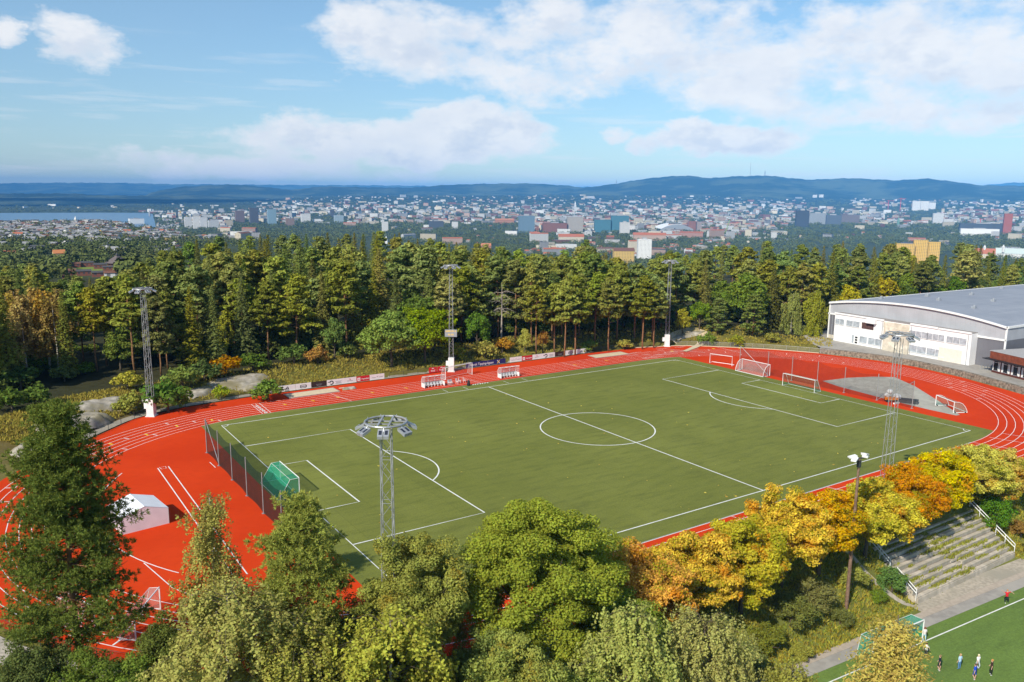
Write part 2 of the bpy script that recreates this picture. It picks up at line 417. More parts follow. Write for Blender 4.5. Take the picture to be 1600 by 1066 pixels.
LOW_Z = -4.5
def hgt(x, y):
    x = np.atleast_1d(np.asarray(x, float)); y = np.atleast_1d(np.asarray(y, float))
    r, a = polar(x, y); z = far_h(r, a)
    d = red_dist(x, y)
    near = r < 700
    far_side = ss(-45, -38, y) * ss(100, 88, x)
    rise = ss(3.0, 12, d) * 1.7 + 0.5 * np.sin(x * .11 + 1.0) * np.sin(y * .09) * ss(4, 20, d)
    z = np.where(near, z + rise * far_side * ss(320, 230, r), z)
    # low pitch beyond the near bank
    bank = ss(-48.6, -55.6, y) * (0.45 + 0.55 * ss(-62, -30, x)) * ss(60, 40, x)
    z = np.where(near & (d > 0) & (y < -40), z * (1 - bank) + LOW_Z * bank, z)
    # terrace for the sports hall
    hall = ss(3.0, 4.2, d) * ss(50, 44, y) * ss(-48, -40, y) * ss(80, 86, x + 0.25 * np.maximum(y - 12, 0) * 0)
    hall = hall * ss(44, 36, y)
    z = np.where(near & (x > 70), z * (1 - hall) + 1.15 * hall, z)
    z = np.where(d < 0.7, -0.06, np.where((d < 2.4) & near & ((y > 30) | (x > 60)), -0.03, z))
    return z
def H1(x, y): return float(hgt(x, y)[0])

def build_ground():
    rad = np.concatenate([[2.0], np.geomspace(12, 60, 18), np.arange(62, 330, 2.0), np.geomspace(332, 26000, 110)])
    ang = np.concatenate([np.linspace(-R_(180), -R_(44), 60, endpoint=False), np.linspace(-R_(44), R_(44), 381), np.linspace(R_(44), R_(180), 61)[1:-1]])
    A, Rr = np.meshgrid(ang, rad)
    X = CAM[0] + Rr * (HEAD[0] * np.cos(A) + SIDE[0] * np.sin(A)); Y = CAM[1] + Rr * (HEAD[1] * np.cos(A) + SIDE[1] * np.sin(A))
    Z = hgt(X.ravel(), Y.ravel()).reshape(X.shape)
    nr, na = X.shape
    V = np.stack([X, Y, Z], -1).reshape(-1, 3)
    i, j = np.meshgrid(np.arange(nr - 1), np.arange(na), indexing='ij'); j2 = (j + 1) % na
    F = np.stack([i * na + j, (i + 1) * na + j, (i + 1) * na + j2, i * na + j2], -1).reshape(-1, 4)
    F = np.concatenate([F[:, ::-1]])
    # cap at the centre
    me = np_mesh('ground', np.concatenate([V, [[CAM[0], CAM[1], V[0, 2]]]]), F, ground_mat(), True)
    # real ground cover by place, blended per vertex
    x, y = V[:, 0], V[:, 1]; r, a = polar(x, y); d = red_dist(x, y)
    xp = 800 + FPX * 1.016 * np.tan(np.clip(a, -1.4, 1.4))
    forest = np.array([0.045, 0.045, 0.022]); meadow = np.array([0.17, 0.15, 0.035]); lawn = np.array([0.15, 0.2, 0.05]); dark = np.array([0.03, 0.042, 0.022]); urban = np.array([0.06, 0.075, 0.038]); litter = np.array([0.14, 0.105, 0.05])
    c = np.tile(forest, (len(x), 1))
    def blend(w, col): c[:] = c * (1 - w[:, None]) + np.array(col) * w[:, None]
    blend(ss(16, 5, d) * (r < 330), meadow)
    blend((ss(14, 4, d) * ss(-40, -60, x) * ss(-20, 10, y)) * (r < 330) * 0.6, litter)
    blend(ss(-47, -49, y) * (r < 200), np.array([0.15, 0.16, 0.04]))
    blend(ss(420, 600, r), np.array([0.055, 0.068, 0.028]))
    wob = np.sin(x * .006 + 1.3) * np.sin(y * .0051) + .6 * np.sin(x * .017) * np.sin(y * .014 + 2)
    blend(ss(500, 700, r) * ss(0.45, 0.8, wob) * ss(2200, 1200, r), lawn)
    blend(ss(1500, 2300, r) * ss(8500, 7500, r) * .75, urban)
    blend(ss(8000, 9500, r), np.array([0.028, 0.042, 0.026]))
    # fields beside the villas and the golf clearing
    for (px, rr, w) in ((85, 760, 70), (460, 560, 45), (720, 620, 55), (500, 600, 30)):
        fx, fy = at_polar(rr, az_of(px)); blend(ss(1.2 * w, .7 * w, np.hypot(x - fx, y - fy)), (0.2, 0.24, 0.05))
    ca = me.color_attributes.new('cover', 'FLOAT_COLOR', 'POINT')
    ca.data.foreach_set('color', np.concatenate([np.concatenate([c, [c[0]]]), np.ones((len(c) + 1, 1))], 1).astype(np.float32).ravel())
    return struct(link('ground', me))

def ground_mat():
    m = bpy.data.materials.new('ground'); m.use_nodes = True
    g = NT(m.node_tree); b = g.n['Principled BSDF']
    at = g.new('ShaderNodeAttribute', attribute_name='cover'); tc = g.new('ShaderNodeTexCoord'); v = tc.outputs['Object']
    f1 = g.noise(v, 0.55, 6, 0.65); f2 = g.noise(v, 0.06, 4); f3 = g.noise(v, 0.004, 4)
    hsv = g.new('ShaderNodeHueSaturation'); g.l.new(at.outputs['Color'], hsv.inputs['Color'])
    g.l.new(g.m('ADD', 0.45, g.m('MULTIPLY', f2, 0.1)), hsv.inputs['Hue'])
    g.l.new(g.m('ADD', 0.1, g.m('ADD', g.m('MULTIPLY', f1, 1.1), g.m('MULTIPLY', f3, 0.7))), hsv.inputs['Value'])
    g.l.new(hsv.outputs[0], b.inputs['Base Color']); b.inputs['Roughness'].default_value = 1.0; b.inputs['Specular IOR Level'].default_value = 0.05
    bn = g.new('ShaderNodeBump'); bn.inputs['Strength'].default_value = 0.5; bn.inputs['Distance'].default_value = 0.4; g.l.new(f1, bn.inputs['Height']); g.l.new(bn.outputs[0], b.inputs['Normal'])
    return m
build_ground()

# fjord
wm = bpy.data.materials.new('water'); wm.use_nodes = True
_b = wm.node_tree.nodes['Principled BSDF']; _b.inputs['Base Color'].default_value = (0.10, 0.17, 0.24, 1); _b.inputs['Roughness'].default_value = 0.28
def ring_sector(px0, px1, r0, r1, z, n=40):
    mb = MB(); az = np.linspace(az_of(px0), az_of(px1), n)
    mb.add([(*at_polar(r0, a), z) for a in az] + [(*at_polar(r1, a), z) for a in az], [(i + 1, n + i + 1, n + i, i)[::-1] for i in range(n - 1)])
    return mb
struct(ring_sector(-2600, 420, 2900, 10700, -140.0).build('water', wm))

# ------------------------------------------------------------------ far hills
def hills():
    layers = [
        (23500, 3800, [(-3000, 290), (-400, 285), (0, 286.5), (100, 285.5), (200, 286), (262, 288), (330, 288), (430, 289), (560, 289.5), (700, 291), (860, 292), (1000, 292), (1530, 290), (1560, 287.5), (1580, 285.5), (1620, 285), (4000, 286)], -60),
        (13600, 2600, [(-3000, 330), (180, 330), (238, 300), (282, 292), (330, 289.5), (370, 288.8), (405, 291.5), (455, 297), (480, 294), (500, 291.5), (560, 292.5), (640, 293.5), (672, 291.5), (690, 289.5), (750, 287.5), (830, 286.5), (890, 290.5), (930, 296), (1000, 310), (4000, 330)], -100),
        (11300, 2000, [(-3000, 299), (-300, 301), (0, 302.5), (115, 302.5), (150, 305), (240, 306), (320, 305), (380, 309), (460, 322), (4000, 345)], -120),
        (12500, 2700, [(-3000, 335), (780, 335), (860, 303), (915, 293.5), (960, 287.5), (1000, 280.5), (1040, 276), (1075, 274.5), (1110, 278.5), (1150, 275.5), (1200, 274.5), (1262, 281), (1290, 280), (1330, 278.5), (1400, 282), (1450, 279), (1490, 284), (1530, 289.5), (1600, 290.5), (1700, 284), (4000, 290)], -60),
    ]
    hm = bpy.data.materials.new('hill_forest'); hm.use_nodes = True; g = NT(hm.node_tree); b = g.n['Principled BSDF']
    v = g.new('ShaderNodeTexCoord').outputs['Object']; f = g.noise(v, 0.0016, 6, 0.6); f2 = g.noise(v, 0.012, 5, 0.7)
    c = g.mixc(g.ramp(f, 0.44, 0.62), (0.020, 0.034, 0.028), (0.085, 0.105, 0.06)); c = g.mixc(g.ramp(f2, 0.66, 0.76), c, (0.11, 0.115, 0.08))  # broad dark and pale patches paint cloud shadow and sunlit forest into the colour
    g.l.new(c, b.inputs['Base Color']); b.inputs['Roughness'].default_value = 1; b.inputs['Specular IOR Level'].default_value = 0.0
    for D, depth, sil, zf in layers:
        pxs = np.concatenate([np.linspace(-2600, -60, 40, endpoint=False), np.linspace(-60, 1660, 500), np.linspace(1670, 3600, 40)])
        ys = np.interp(pxs, [p[0] for p in sil], [p[1] for p in sil])
        k = np.arange(len(pxs))
        ys = ys + 0.35 * np.sin(pxs * .19) + 0.25 * np.sin(pxs * .47 + 1) + rng.normal(0, .12, len(pxs))
        rows = []
        prof = [(-1.0, 0.0), (-.8, .12), (-.6, .32), (-.42, .5), (-.25, .7), (-.12, .88), (0, 1.0), (.25, .93), (.6, .6), (1.0, 0.0)]
        for (t, h) in prof:
            row = []
            for i, px in enumerate(pxs):
                a, te = DIR(px, ys[i]); zc = CAM[2] + te * D
                wob = 1 + (.10 * math.sin(px * .021 + t * 3 + D) + .07 * math.sin(px * .053 + t * 7)) * (1 - abs(h)) * 2
                rr = D + t * depth * (1 + .12 * math.sin(px * .013 + 2 * t)) * (0 if t == 0 else 1)
                z = zf + (zc - zf) * min(h * (wob if h < 1 else 1), 1.0 if h == 1 else .97)
                row.append((*at_polar(rr, a), z))
            rows.append(row)
        V = np.array(rows).reshape(-1, 3); n = len(pxs); m = len(prof)
        i, j = np.meshgrid(np.arange(m - 1), np.arange(n - 1), indexing='ij')
        F = np.stack([i * n + j, i * n + j + 1, (i + 1) * n + j + 1, (i + 1) * n + j], -1).reshape(-1, 4)
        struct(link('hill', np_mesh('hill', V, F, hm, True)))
hills()

# ------------------------------------------------------------------ haze
def haze():
    mb = MB(); mb.box((CAM[0], CAM[1], 95), (56000, 56000, 500))
    m = bpy.data.materials.new('haze'); m.use_nodes = True; g = NT(m.node_tree); g.n.remove(g.n['Principled BSDF'])
    pv = g.new('ShaderNodeVolumePrincipled'); pv.inputs['Color'].default_value = HAZE_COL; pv.inputs['Density'].default_value = HAZE_D; pv.inputs['Anisotropy'].default_value = HAZE_G
    g.l.new(pv.outputs[0], g.n['Material Output'].inputs['Volume'])
    struct(mb.build('haze', m), 'stuff')
HAZE_COL = (0.13, 0.46, 1.0, 1); HAZE_D = 5.2e-5; HAZE_G = -0.42
haze()
# ================================================================== the sports ground
def arc(cx, cy, r, a0, a1, n=48): return [(cx + r * math.cos(R_(a0 + (a1 - a0) * i / n)), cy + r * math.sin(R_(a0 + (a1 - a0) * i / n))) for i in range(n + 1)]

def red_mat():
    m = bpy.data.materials.new('red_track_surface'); m.use_nodes = True; g = NT(m.node_tree); b = g.n['Principled BSDF']
    v = g.new('ShaderNodeTexCoord').outputs['Object']
    f = g.noise(v, 0.07, 5, 0.6); f2 = g.noise(v, 1.1, 5, 0.7); f3 = g.noise(v, 14.0, 2)
    c = g.mixc(g.ramp(f, 0.3, 0.7), (0.56, 0.040, 0.006), (0.65, 0.055, 0.009))
    c = g.mixc(g.m('MULTIPLY', g.ramp(f2, 0.45, 0.8), 0.4), c, (0.46, 0.036, 0.010)); c = g.mixc(g.m('MULTIPLY', f3, 0.15), c, (0.3, 0.03, 0.01))
    g.l.new(c, b.inputs['Base Color']); b.inputs['Roughness'].default_value = 0.95; b.inputs['Specular IOR Level'].default_value = 0.04
    bn = g.new('ShaderNodeBump'); bn.inputs['Strength'].default_value = 0.25; g.l.new(f3, bn.inputs['Height']); g.l.new(bn.outputs[0], b.inputs['Normal'])
    return m
def turf_mat(name, c0, c1, dark):
    m = bpy.data.materials.new(name); m.use_nodes = True; g = NT(m.node_tree); b = g.n['Principled BSDF']
    tc = g.new('ShaderNodeTexCoord'); v = tc.outputs['Object']
    mp = g.new('ShaderNodeMapping'); g.l.new(v, mp.inputs[0]); mp.inputs['Scale'].default_value = (0.35, 1.6, 1); mp.inputs['Rotation'].default_value = (0, 0, R_(90))
    f = g.noise(v, 0.045, 4, 0.6); f2 = g.noise(mp.outputs[0], 0.55, 6, 0.72); f3 = g.noise(v, 5.5, 4, 0.8)
    c = g.mixc(g.ramp(f, 0.3, 0.72), c0, c1)
    c = g.mixc(g.m('MULTIPLY', g.ramp(f2, 0.40, 0.76), 0.8), c, dark)
    sp = g.new('ShaderNodeSeparateXYZ'); g.l.new(v, sp.inputs[0])
    seam = g.m('LESS_THAN', g.m('FRACT', g.m('DIVIDE', g.m('ADD', sp.outputs[0], 200.0), 4.1)), 0.035); roll = g.m('FRACT', g.m('MULTIPLY', g.m('FLOOR', g.m('DIVIDE', g.m('ADD', sp.outputs[0], 200.0), 4.1)), 0.618))
    c = g.mixc(g.m('MULTIPLY', seam, .22), c, dark); c = g.mixc(g.m('MULTIPLY', roll, .16), c, dark)
    for gx in (-46.5, 46.5):
        dx = g.m('DIVIDE', g.m('SUBTRACT', sp.outputs[0], gx), 6.0); dy = g.m('DIVIDE', sp.outputs[1], 9.0); q = g.m('ADD', g.m('MULTIPLY', dx, dx), g.m('MULTIPLY', dy, dy))
        c = g.mixc(g.m('MULTIPLY', g.ramp(g.m('ADD', q, g.m('MULTIPLY', f2, 1.2)), 1.5, .5), .4), c, tuple(k * 1.25 for k in c1))
    hs = g.new('ShaderNodeHueSaturation'); g.l.new(c, hs.inputs['Color']); g.l.new(g.m('ADD', 0.4, g.m('MULTIPLY', f3, 1.2)), hs.inputs['Value'])
    g.l.new(hs.outputs[0], b.inputs['Base Color']); b.inputs['Roughness'].default_value = 0.95; b.inputs['Specular IOR Level'].default_value = 0.12
    bn = g.new('ShaderNodeBump'); bn.inputs['Strength'].default_value = 0.5; g.l.new(f3, bn.inputs['Height']); g.l.new(bn.outputs[0], b.inputs['Normal'])
    return m
M_REDT = red_mat(); M_TURF = turf_mat('pitch_turf', (0.156, 0.175, 0.035), (0.195, 0.212, 0.047), (0.105, 0.121, 0.027))
M_TURF2 = turf_mat('low_pitch_turf', (0.13, 0.205, 0.045), (0.155, 0.235, 0.05), (0.09, 0.14, 0.035))

mb = MB(); mb.poly([(p[0], p[1], 0.0) for p in RED_EDGE][::-1]); o = mb.build('running_track', M_REDT); struct(o)
if o.data.polygons[0].normal.z < 0: o.data.flip_normals()

# green pitch: a rectangle whose corners are cut by the inner bend
def inner(x, y):
    cx = TRACK_CL if x < 0 else TRACK_CR
    return abs(y) <= R_IN - .12 and (TRACK_CL <= x <= TRACK_CR or math.hypot(x - cx, y) <= R_IN - .12)
gx0, gx1, pts = -53.1, 53.4, []
def corner(xe, cx, top):
    y0 = math.sqrt((R_IN - .12) ** 2 - (xe - cx) ** 2); a_edge = math.degrees(math.asin(y0 / (R_IN - .12)))
    return a_edge
aL = 180 - corner(gx0, TRACK_CL, 1); aR = corner(gx1, TRACK_CR, 1)
pts = arc(TRACK_CR, 0, R_IN - .12, -90, -aR, 10) + arc(TRACK_CR, 0, R_IN - .12, aR, 90, 10) + arc(TRACK_CL, 0, R_IN - .12, 90, aL, 10) + arc(TRACK_CL, 0, R_IN - .12, 360 - aL, 270, 10)
mb = MB(); mb.poly([(p[0], p[1], 0.012) for p in pts]); struct(mb.build('football_pitch', M_TURF))

# white pitch lines
PL, PW, Z1 = 50.26, 32.98, 0.024
mb = MB(); w = 0.19
mb.strip([(-PL, -PW), (PL, -PW), (PL, PW), (-PL, PW)], w, Z1, closed=True)
mb.strip([(0, -PW + w / 2), (0, PW - w / 2)], w, Z1 + .004)
mb.strip(arc(0, 0, 9.15, 0, 354, 60), w, Z1 + .008, closed=True)
for s in (-1, 1):
    for (dx, hy, zz) in ((16.5, 20.16, .004), (5.5, 9.16, .004)):
        mb.strip([(s * (PL - w / 2), -hy), (s * (PL - dx), -hy), (s * (PL - dx), hy), (s * (PL - w / 2), hy)], w, Z1 + zz)
    h = math.degrees(math.acos(5.5 / 9.15)); px = s * (PL - 11)
    mb.strip(arc(px, 0, 9.15, (180 - h if s > 0 else -h), (180 + h if s > 0 else h), 24), w, Z1 + .008)
    for t in (-1, 1):
        a = {(1, 1): (180, 270), (-1, 1): (270, 360), (-1, -1): (0, 90), (1, -1): (90, 180)}[(s, t)]
        mb.strip(arc(s * PL, t * PW, 1.0, *a, 8), .12, Z1 + .008)
for x in (-8.6, -4.2, 5.2, 9.6): mb.strip([(x, 33.5), (x, 35.6)], .09, Z1)
struct(mb.build('pitch_markings', M_LINE))

# lane lines, exchange marks, start lines
def oval(r, z_off=0, n=40): return arc(TRACK_CR, 0, r, -90, 90, n) + arc(TRACK_CL, 0, r, 90, 270, n)
mb = MB(); W = 1.22
for k in range(0, 7):
    r = R_IN + k * W
    mb.strip(oval(r), 0.085, 0.012 + .003 * (k % 2), closed=True)
for k in (7, 8): mb.strip([(-41, -R_IN - k * W), (46, -R_IN - k * W)], .07, 0.012)
for x in (-42.6, -41.9, -41.2, -26.6, 0.5, 27.0, 52.9):
    if x < -40:
        mb.strip([(x, R_IN + .1), (x + .2, R_IN + 6 * W)], .09, 0.018)
    elif x < 45: mb.strip([(x, R_IN + .1), (x - 1.2, R_IN + 6 * W)], .09, 0.018)
for k in range(1, 6):
    mb.box((-41.9, R_IN + k * W - .6, 0.010), (.55, .5, .016))
for x in (45, 47.5, 50.5, 53, 55.5): mb.strip([(x, 38.2 + (x - 45) * .2), (x + 3.4, 37.0 + (x - 45) * .2)], .12, 0.02)
mb.strip([(56.5, 46), (62.5, 35.5)], .14, 0.022); mb.strip([(70.5, 40.2), (69.6, 30.5)], .1, 0.022)
for i in range(15):
    x = 38 + rng.random() * 24; y = 38 + rng.random() * 7
    mb.strip([(x, y), (x + 1.5 + rng.random() * 2, y - .25)], .10, 0.022 + i * .0004)
for k in range(6):                                                     # staggered lane marks round the bends
    for cx, angs in ((TRACK_CL, (104, 118, 131, 143, 152, 208, 222)), (TRACK_CR, (-38, -30, -24, 14, 26, 48, 66))):
        for i, a in enumerate(angs):
            r0 = R_IN + k * W; aa = a + k * 2.3
            if (i + k) % 2: continue
            mb.strip([(cx + (r0 + .1) * math.cos(R_(aa)), (r0 + .1) * math.sin(R_(aa))), (cx + (r0 + 1.1) * math.cos(R_(aa)), (r0 + 1.1) * math.sin(R_(aa)))], .16, 0.02)
mb.strip(arc(TRACK_CL, 0, 31.4, 147, 213, 24), .12, 0.02)
mb.strip([(-67.2, 18.9), (-62.9, 26.9)], .1, .021) if False else None
for xo in (0, 1.35): mb.strip([(-62.8 + xo, 16.7), (-62.8 + xo * .9, -21.0)], .13, 0.02)
mb.strip([(-62.45, 16.0), (-61.85, 16.0), (-61.75, 16.9), (-62.55, 16.9)], .07, 0.02, closed=True)
mb.strip([(-56.3, 15.5), (-56.2, 12.8)], .1, 0.02)
# extra curve inside the near left bend
mb.strip([(-69.6, -12.9), (-68.3, -20.0), (-65.0, -27.0), (-60.0, -31.9), (-54.5, -34.4)], .1, 0.02)
for x in (-30, -10, 8, 26, 31, 44, 49, 53): mb.strip([(x, -R_IN - .1), (x + 1.6, -R_IN - 4.8)], .09, 0.02)
struct(mb.build('track_markings', M_LINE))
mb = MB()
for k, (r, angs) in enumerate(((R_IN + 4.3, (138, 129)), (R_IN + 3.1, (121, 113)), (R_IN + 1.9, (105,)))):
    for a in angs: mb.box((TRACK_CL + r * math.cos(R_(a)), r * math.sin(R_(a)), 0.012), (.28, 1.0, .014), rz=R_(a + 75))
for x in (-37.6, -32.5, -27.8, -21, -14, 27, 36): mb.strip([(x, 41), (x + .25, 40.0)], .3, 0.022)
for x, y in ((57, 41), (74, 35), (68, 38)): mb.box((x, y, .012), (.7, .7, .014))
struct(mb.build('yellow_track_marks', M_YELLOW))
# aluminium kerb along the inside of the far straight
mb = MB(); mb.strip([(TRACK_CL, R_IN - .06), (TRACK_CR, R_IN - .06)], .1, 0.03); 
for s in (1, -1): mb.box(((TRACK_CL + TRACK_CR) / 2, s * (R_IN - .08), .03), (TRACK_CR - TRACK_CL, .07, .05))
struct(mb.build('track_kerb', M_GALV))

# pale edging stones round the far bend, stone retaining wall, asphalt yard, gravel path
def offset_edge(i0, i1, dist, closed=False, sub=6):
    pts = []
    for i in range(i0, i1):
        a, b = RED[i], RED[i + 1]
        for t in range(sub): pts.append(a + (b - a) * t / sub)
    pts.append(RED[i1]); pts = np.array(pts)
    for _ in range(3): pts[1:-1] = (pts[:-2] + 2 * pts[1:-1] + pts[2:]) / 4
    t = np.gradient(pts, axis=0); t /= np.hypot(t[:, 0], t[:, 1])[:, None]
    return pts + np.stack([-t[:, 1], t[:, 0]], 1) * dist
def ribbon(name, p0, p1, m, lift, rows=1):
    rows = [p0 + (p1 - p0) * k / rows for k in range(rows + 1)]
    V = np.concatenate([np.column_stack([r, hgt(r[:, 0], r[:, 1]) + lift]) for r in rows]); n = len(p0)
    i, j = np.meshgrid(np.arange(len(rows) - 1), np.arange(n - 1), indexing='ij')
    F = np.stack([i * n + j, i * n + j + 1, (i + 1) * n + j + 1, (i + 1) * n + j], -1).reshape(-1, 4)
    me = np_mesh(name, V, F, m, True)
    if me.polygons[0].normal.z < 0: me.flip_normals()
    return struct(link(name, me))
ribbon('gravel_path', offset_edge(0, 6, .25), offset_edge(0, 6, 2.0), M_GRAVEL, 0.16, 3)
e0 = offset_edge(7, 10, .05); e1 = offset_edge(7, 10, .4)
mb = MB(); n = len(e0)
mb.add([(*p, 0.02) for p in e0] + [(*p, 0.14) for p in e0] + [(*p, 0.14) for p in e1] + [(*p, 0.0) for p in e1], [(k * n + i, k * n + i + 1, (k + 1) * n + i + 1, (k + 1) * n + i) for k in range(3) for i in range(n - 1)])
tag(mb.build('edging_stone', M_SAND), 'pale low concrete edging along the outside of the red track by the grass', 'kerb')
e0 = offset_edge(10, 15, .45); e1 = offset_edge(10, 15, 1.15); n = len(e0)
mb = MB(); mb.add([(*p, -.1) for p in e0] + [(*p, 1.12) for p in e0 + (e1 - e0) * .3] + [(*p, 1.22) for p in e1] + [(*p, 0) for p in e1], [(k * n + i, k * n + i + 1, (k + 1) * n + i + 1, (k + 1) * n + i) for k in range(3) for i in range(n - 1)])
tag(mb.build('stone_wall', M_STONEWALL), 'low brown rubble stone wall holding up the asphalt yard around the track bend', 'wall')
yard = [p for p in offset_edge(10, 15, 1.16)]
yard = [(p[0], p[1]) for p in yard] + [(98, -40), (126, -40), (126, 36), (104, 36), (97, 34), (90, 27)]
mb = MB(); mb.poly([(*p, 1.24) for p in yard]); o = mb.build('asphalt_yard', M_ASPH); struct(o)
if o.data.polygons[0].normal.z < 0: o.data.flip_normals()

# the low pitch, its goal line, paved path and gravel strip
GL0, GL1 = np.array([-22.5, -59.2]), np.array([7.4, -61.1]); gd = (GL1 - GL0) / np.hypot(*(GL1 - GL0)); gn = np.array([-gd[1], gd[0]])
def low(u, v): p = GL0 + gd * u + gn * v; return (float(p[0]), float(p[1]))
def lowsheet(name, u0, u1, v0, v1, z, m):
    mb = MB(); mb.poly([(*low(u0, v0), z), (*low(u1, v0), z), (*low(u1, v1), z), (*low(u0, v1), z)]); return struct(mb.build(name, m))
lowsheet('low_pitch', -12, 90, -70, 1.45, LOW_Z + .03, M_TURF2)
lowsheet('paved_path', -26, 92, 1.45, 2.75, LOW_Z + .045, M_ASPH)
lowsheet('paved_edge', -26, 92, 2.75, 3.55, LOW_Z + .055, mat('paving', (0.43, 0.365, 0.30), var=.1, scale=2))
lowsheet('gravel_strip', 18.0, 92, 3.55, 5.6, LOW_Z + .04, M_GRAVEL)
mb = MB(); mb.strip([low(-10, 0), low(88, 0)], .13, LOW_Z + .045); struct(mb.build('goal_line', M_LINE))

# ------------------------------------------------------------------ masts
def lattice(mb, h0, h1, w0, w1, n, r_leg=.05, r_br=.024):
    zs = [h0 + (h1 - h0) * i / n for i in range(n + 1)]; hw = lambda z: (w0 + (w1 - w0) * (z - h0) / (h1 - h0)) / 2
    cs = ((-1, -1), (1, -1), (1, 1), (-1, 1))
    for c in cs: mb.tube([(c[0] * hw(z), c[1] * hw(z), z) for z in (h0, h1)], r_leg, 6)
    for i in range(n):
        a, b = zs[i], zs[i + 1]
        for k in range(4):
            c, d = cs[k], cs[(k + 1) % 4]
            if (i + k) % 2: c, d = d, c
            mb.tube([(c[0] * hw(a), c[1] * hw(a), a), (d[0] * hw(b), d[1] * hw(b), b)], r_br, 4, cap=False)
            if i % 3 == 0: mb.tube([(c[0] * hw(a), c[1] * hw(a), a), (d[0] * hw(a), d[1] * hw(a), a)], r_br, 4, cap=False)
def light_mast(label, H, rz, slim=False, near_=False, cabinet=True):
    t = thing('light_mast', label, 'floodlight mast', group='lattice floodlight masts round the pitch')
    mb = MB(); lattice(mb, 0.0, H - .5, *((1.05, .6, 20, .034, .013) if slim else (.95, .70, 20, .043, .019) if near_ else (.9, .58, 22, .04, .016))); mb.build('lattice_tower', M_GALV, t)
    mb = MB(); R = 1.42
    ring = [(R * math.cos(2 * math.pi * i / 36), R * math.sin(2 * math.pi * i / 36), H) for i in range(37)]
    mb.tube(ring, .075, 6, cap=False)
    for x in (-.36, .36):
        mb.box((x, 0, H + .04), (.12, 2 * math.sqrt(R * R - x * x), .1)); 
    for y in (-.36, .36): mb.box((0, y, H - .08), (2 * math.sqrt(R * R - y * y), .1, .08))
    for i in range(8):
        a = 2 * math.pi * (i + .5) / 8; mb.tube([(R * math.cos(a), R * math.sin(a), H), (R * math.cos(a), R * math.sin(a), H + .16)], .03, 5)
    mb.build('head_ring', M_GALV, t)
    for i in range(7):
        a = R_(rz + 360 * i / 7 + 12); c, s = math.cos(a), math.sin(a)
        lp = MB(); zz = H - .27
        r0, r1 = R + .02, R + .66
        for side in (-.38, .02):
            q = []
            for (rr, dz) in ((r0, .16), (r1, -.16)):
                for (tt) in (side, side + .36):
                    q.append((rr * c - tt * s, rr * s + tt * c, zz + dz))
            top = [q[0], q[1], q[3], q[2]]; bot = [(x * .985, y * .985, z - .2) for (x, y, z) in top]
            lp.add(top + bot, [(0, 1, 2, 3), (7, 6, 5, 4), (0, 4, 5, 1), (1, 5, 6, 2), (2, 6, 7, 3), (3, 7, 4, 0)])
            ctr = [sum(p[k] for p in top) / 4 for k in range(3)]
            lp.add([tuple(ctr[k] + (p[k] - ctr[k]) * .55 + (.015 if k == 2 else 0) for k in range(3)) for p in top], [(0, 1, 2, 3)], 1)
        lp.tube([(R * c, R * s, H), (R * 1.12 * c, R * 1.12 * s, zz)], .035, 5)
        lp.build('floodlight', [M_LAMP, M_LENS], t)
    if cabinet:
        mb = MB(); mb.box((0, 0, 1.5), (1.18, 1.18, 2.95)); mb.box((0, 0, .06), (1.5, 1.5, .22)); mb.build('mast_cabinet', M_WHITE, t)
        mb = MB(); mb.box((-.86, .1, 1.75), (.5, .55, .95)); mb.build('meter_box', M_WHITE, t)
    return t
LM = {}
for key, label, loc, H, rz in (
    ('lm', 'tall lattice floodlight mast at the corner of the far left bend beside the dark forest', (-58.5, 44.9), 21.3, 0),
    ('mm', 'lattice floodlight mast carrying a scoreboard behind the middle of the far straight', (0.8, 48.9), 22.3, 25),
    ('rm', 'lattice floodlight mast with white cabinet at the far right corner of the red track', (60.4, 46.3), 21.2, 10),
    ('nm', 'lattice floodlight mast rising from behind the green trees, its lamp ring seen against the turf', (-58.9, -47.9), 21.4, 4),
    ('km', 'slender lattice floodlight mast standing behind the orange maples, white hall behind its lamps', (3.8, -46.9), 22.0, 15)):
    t = light_mast(label, H, rz, key == 'km', key == 'nm'); t.location = (*loc, max(H1(*loc), -.02) if key not in ('nm',) else H1(*loc)); t.rotation_euler.z = R_(-33.8); LM[key] = t

# scoreboard on the middle mast
t = thing('scoreboard', 'grey electronic scoreboard with amber digits hung on the middle mast', 'scoreboard', (0.8, 48.9, 7.5), R_(-33.8))
mb = MB(); mb.box((0, -.62, .75), (2.5, .22, 1.5)); mb.build('panel', M_LAMP, t)
md = bpy.data.materials.new('amber_digit'); md.use_nodes = True; _b = md.node_tree.nodes['Principled BSDF']; _b.inputs['Base Color'].default_value = (.75, .5, .08, 1); _b.inputs['Emission Color'].default_value = (1, .6, .1, 1); _b.inputs['Emission Strength'].default_value = .25
for (x, z, s) in ((-.85, 1.15, '88'), (0.0, 1.18, '88:88'), (.92, 1.15, '8'), (0, .45, '88 88')):
    o = link('digits', text_mesh(s, .52, md), t, (x, -.745, z))
for (x) in (-.3, .3): 
    mb = MB(); mb.box((x, -.4, .75), (.08, .3, 1.2)); mb.build('bracket', M_GALV, t)

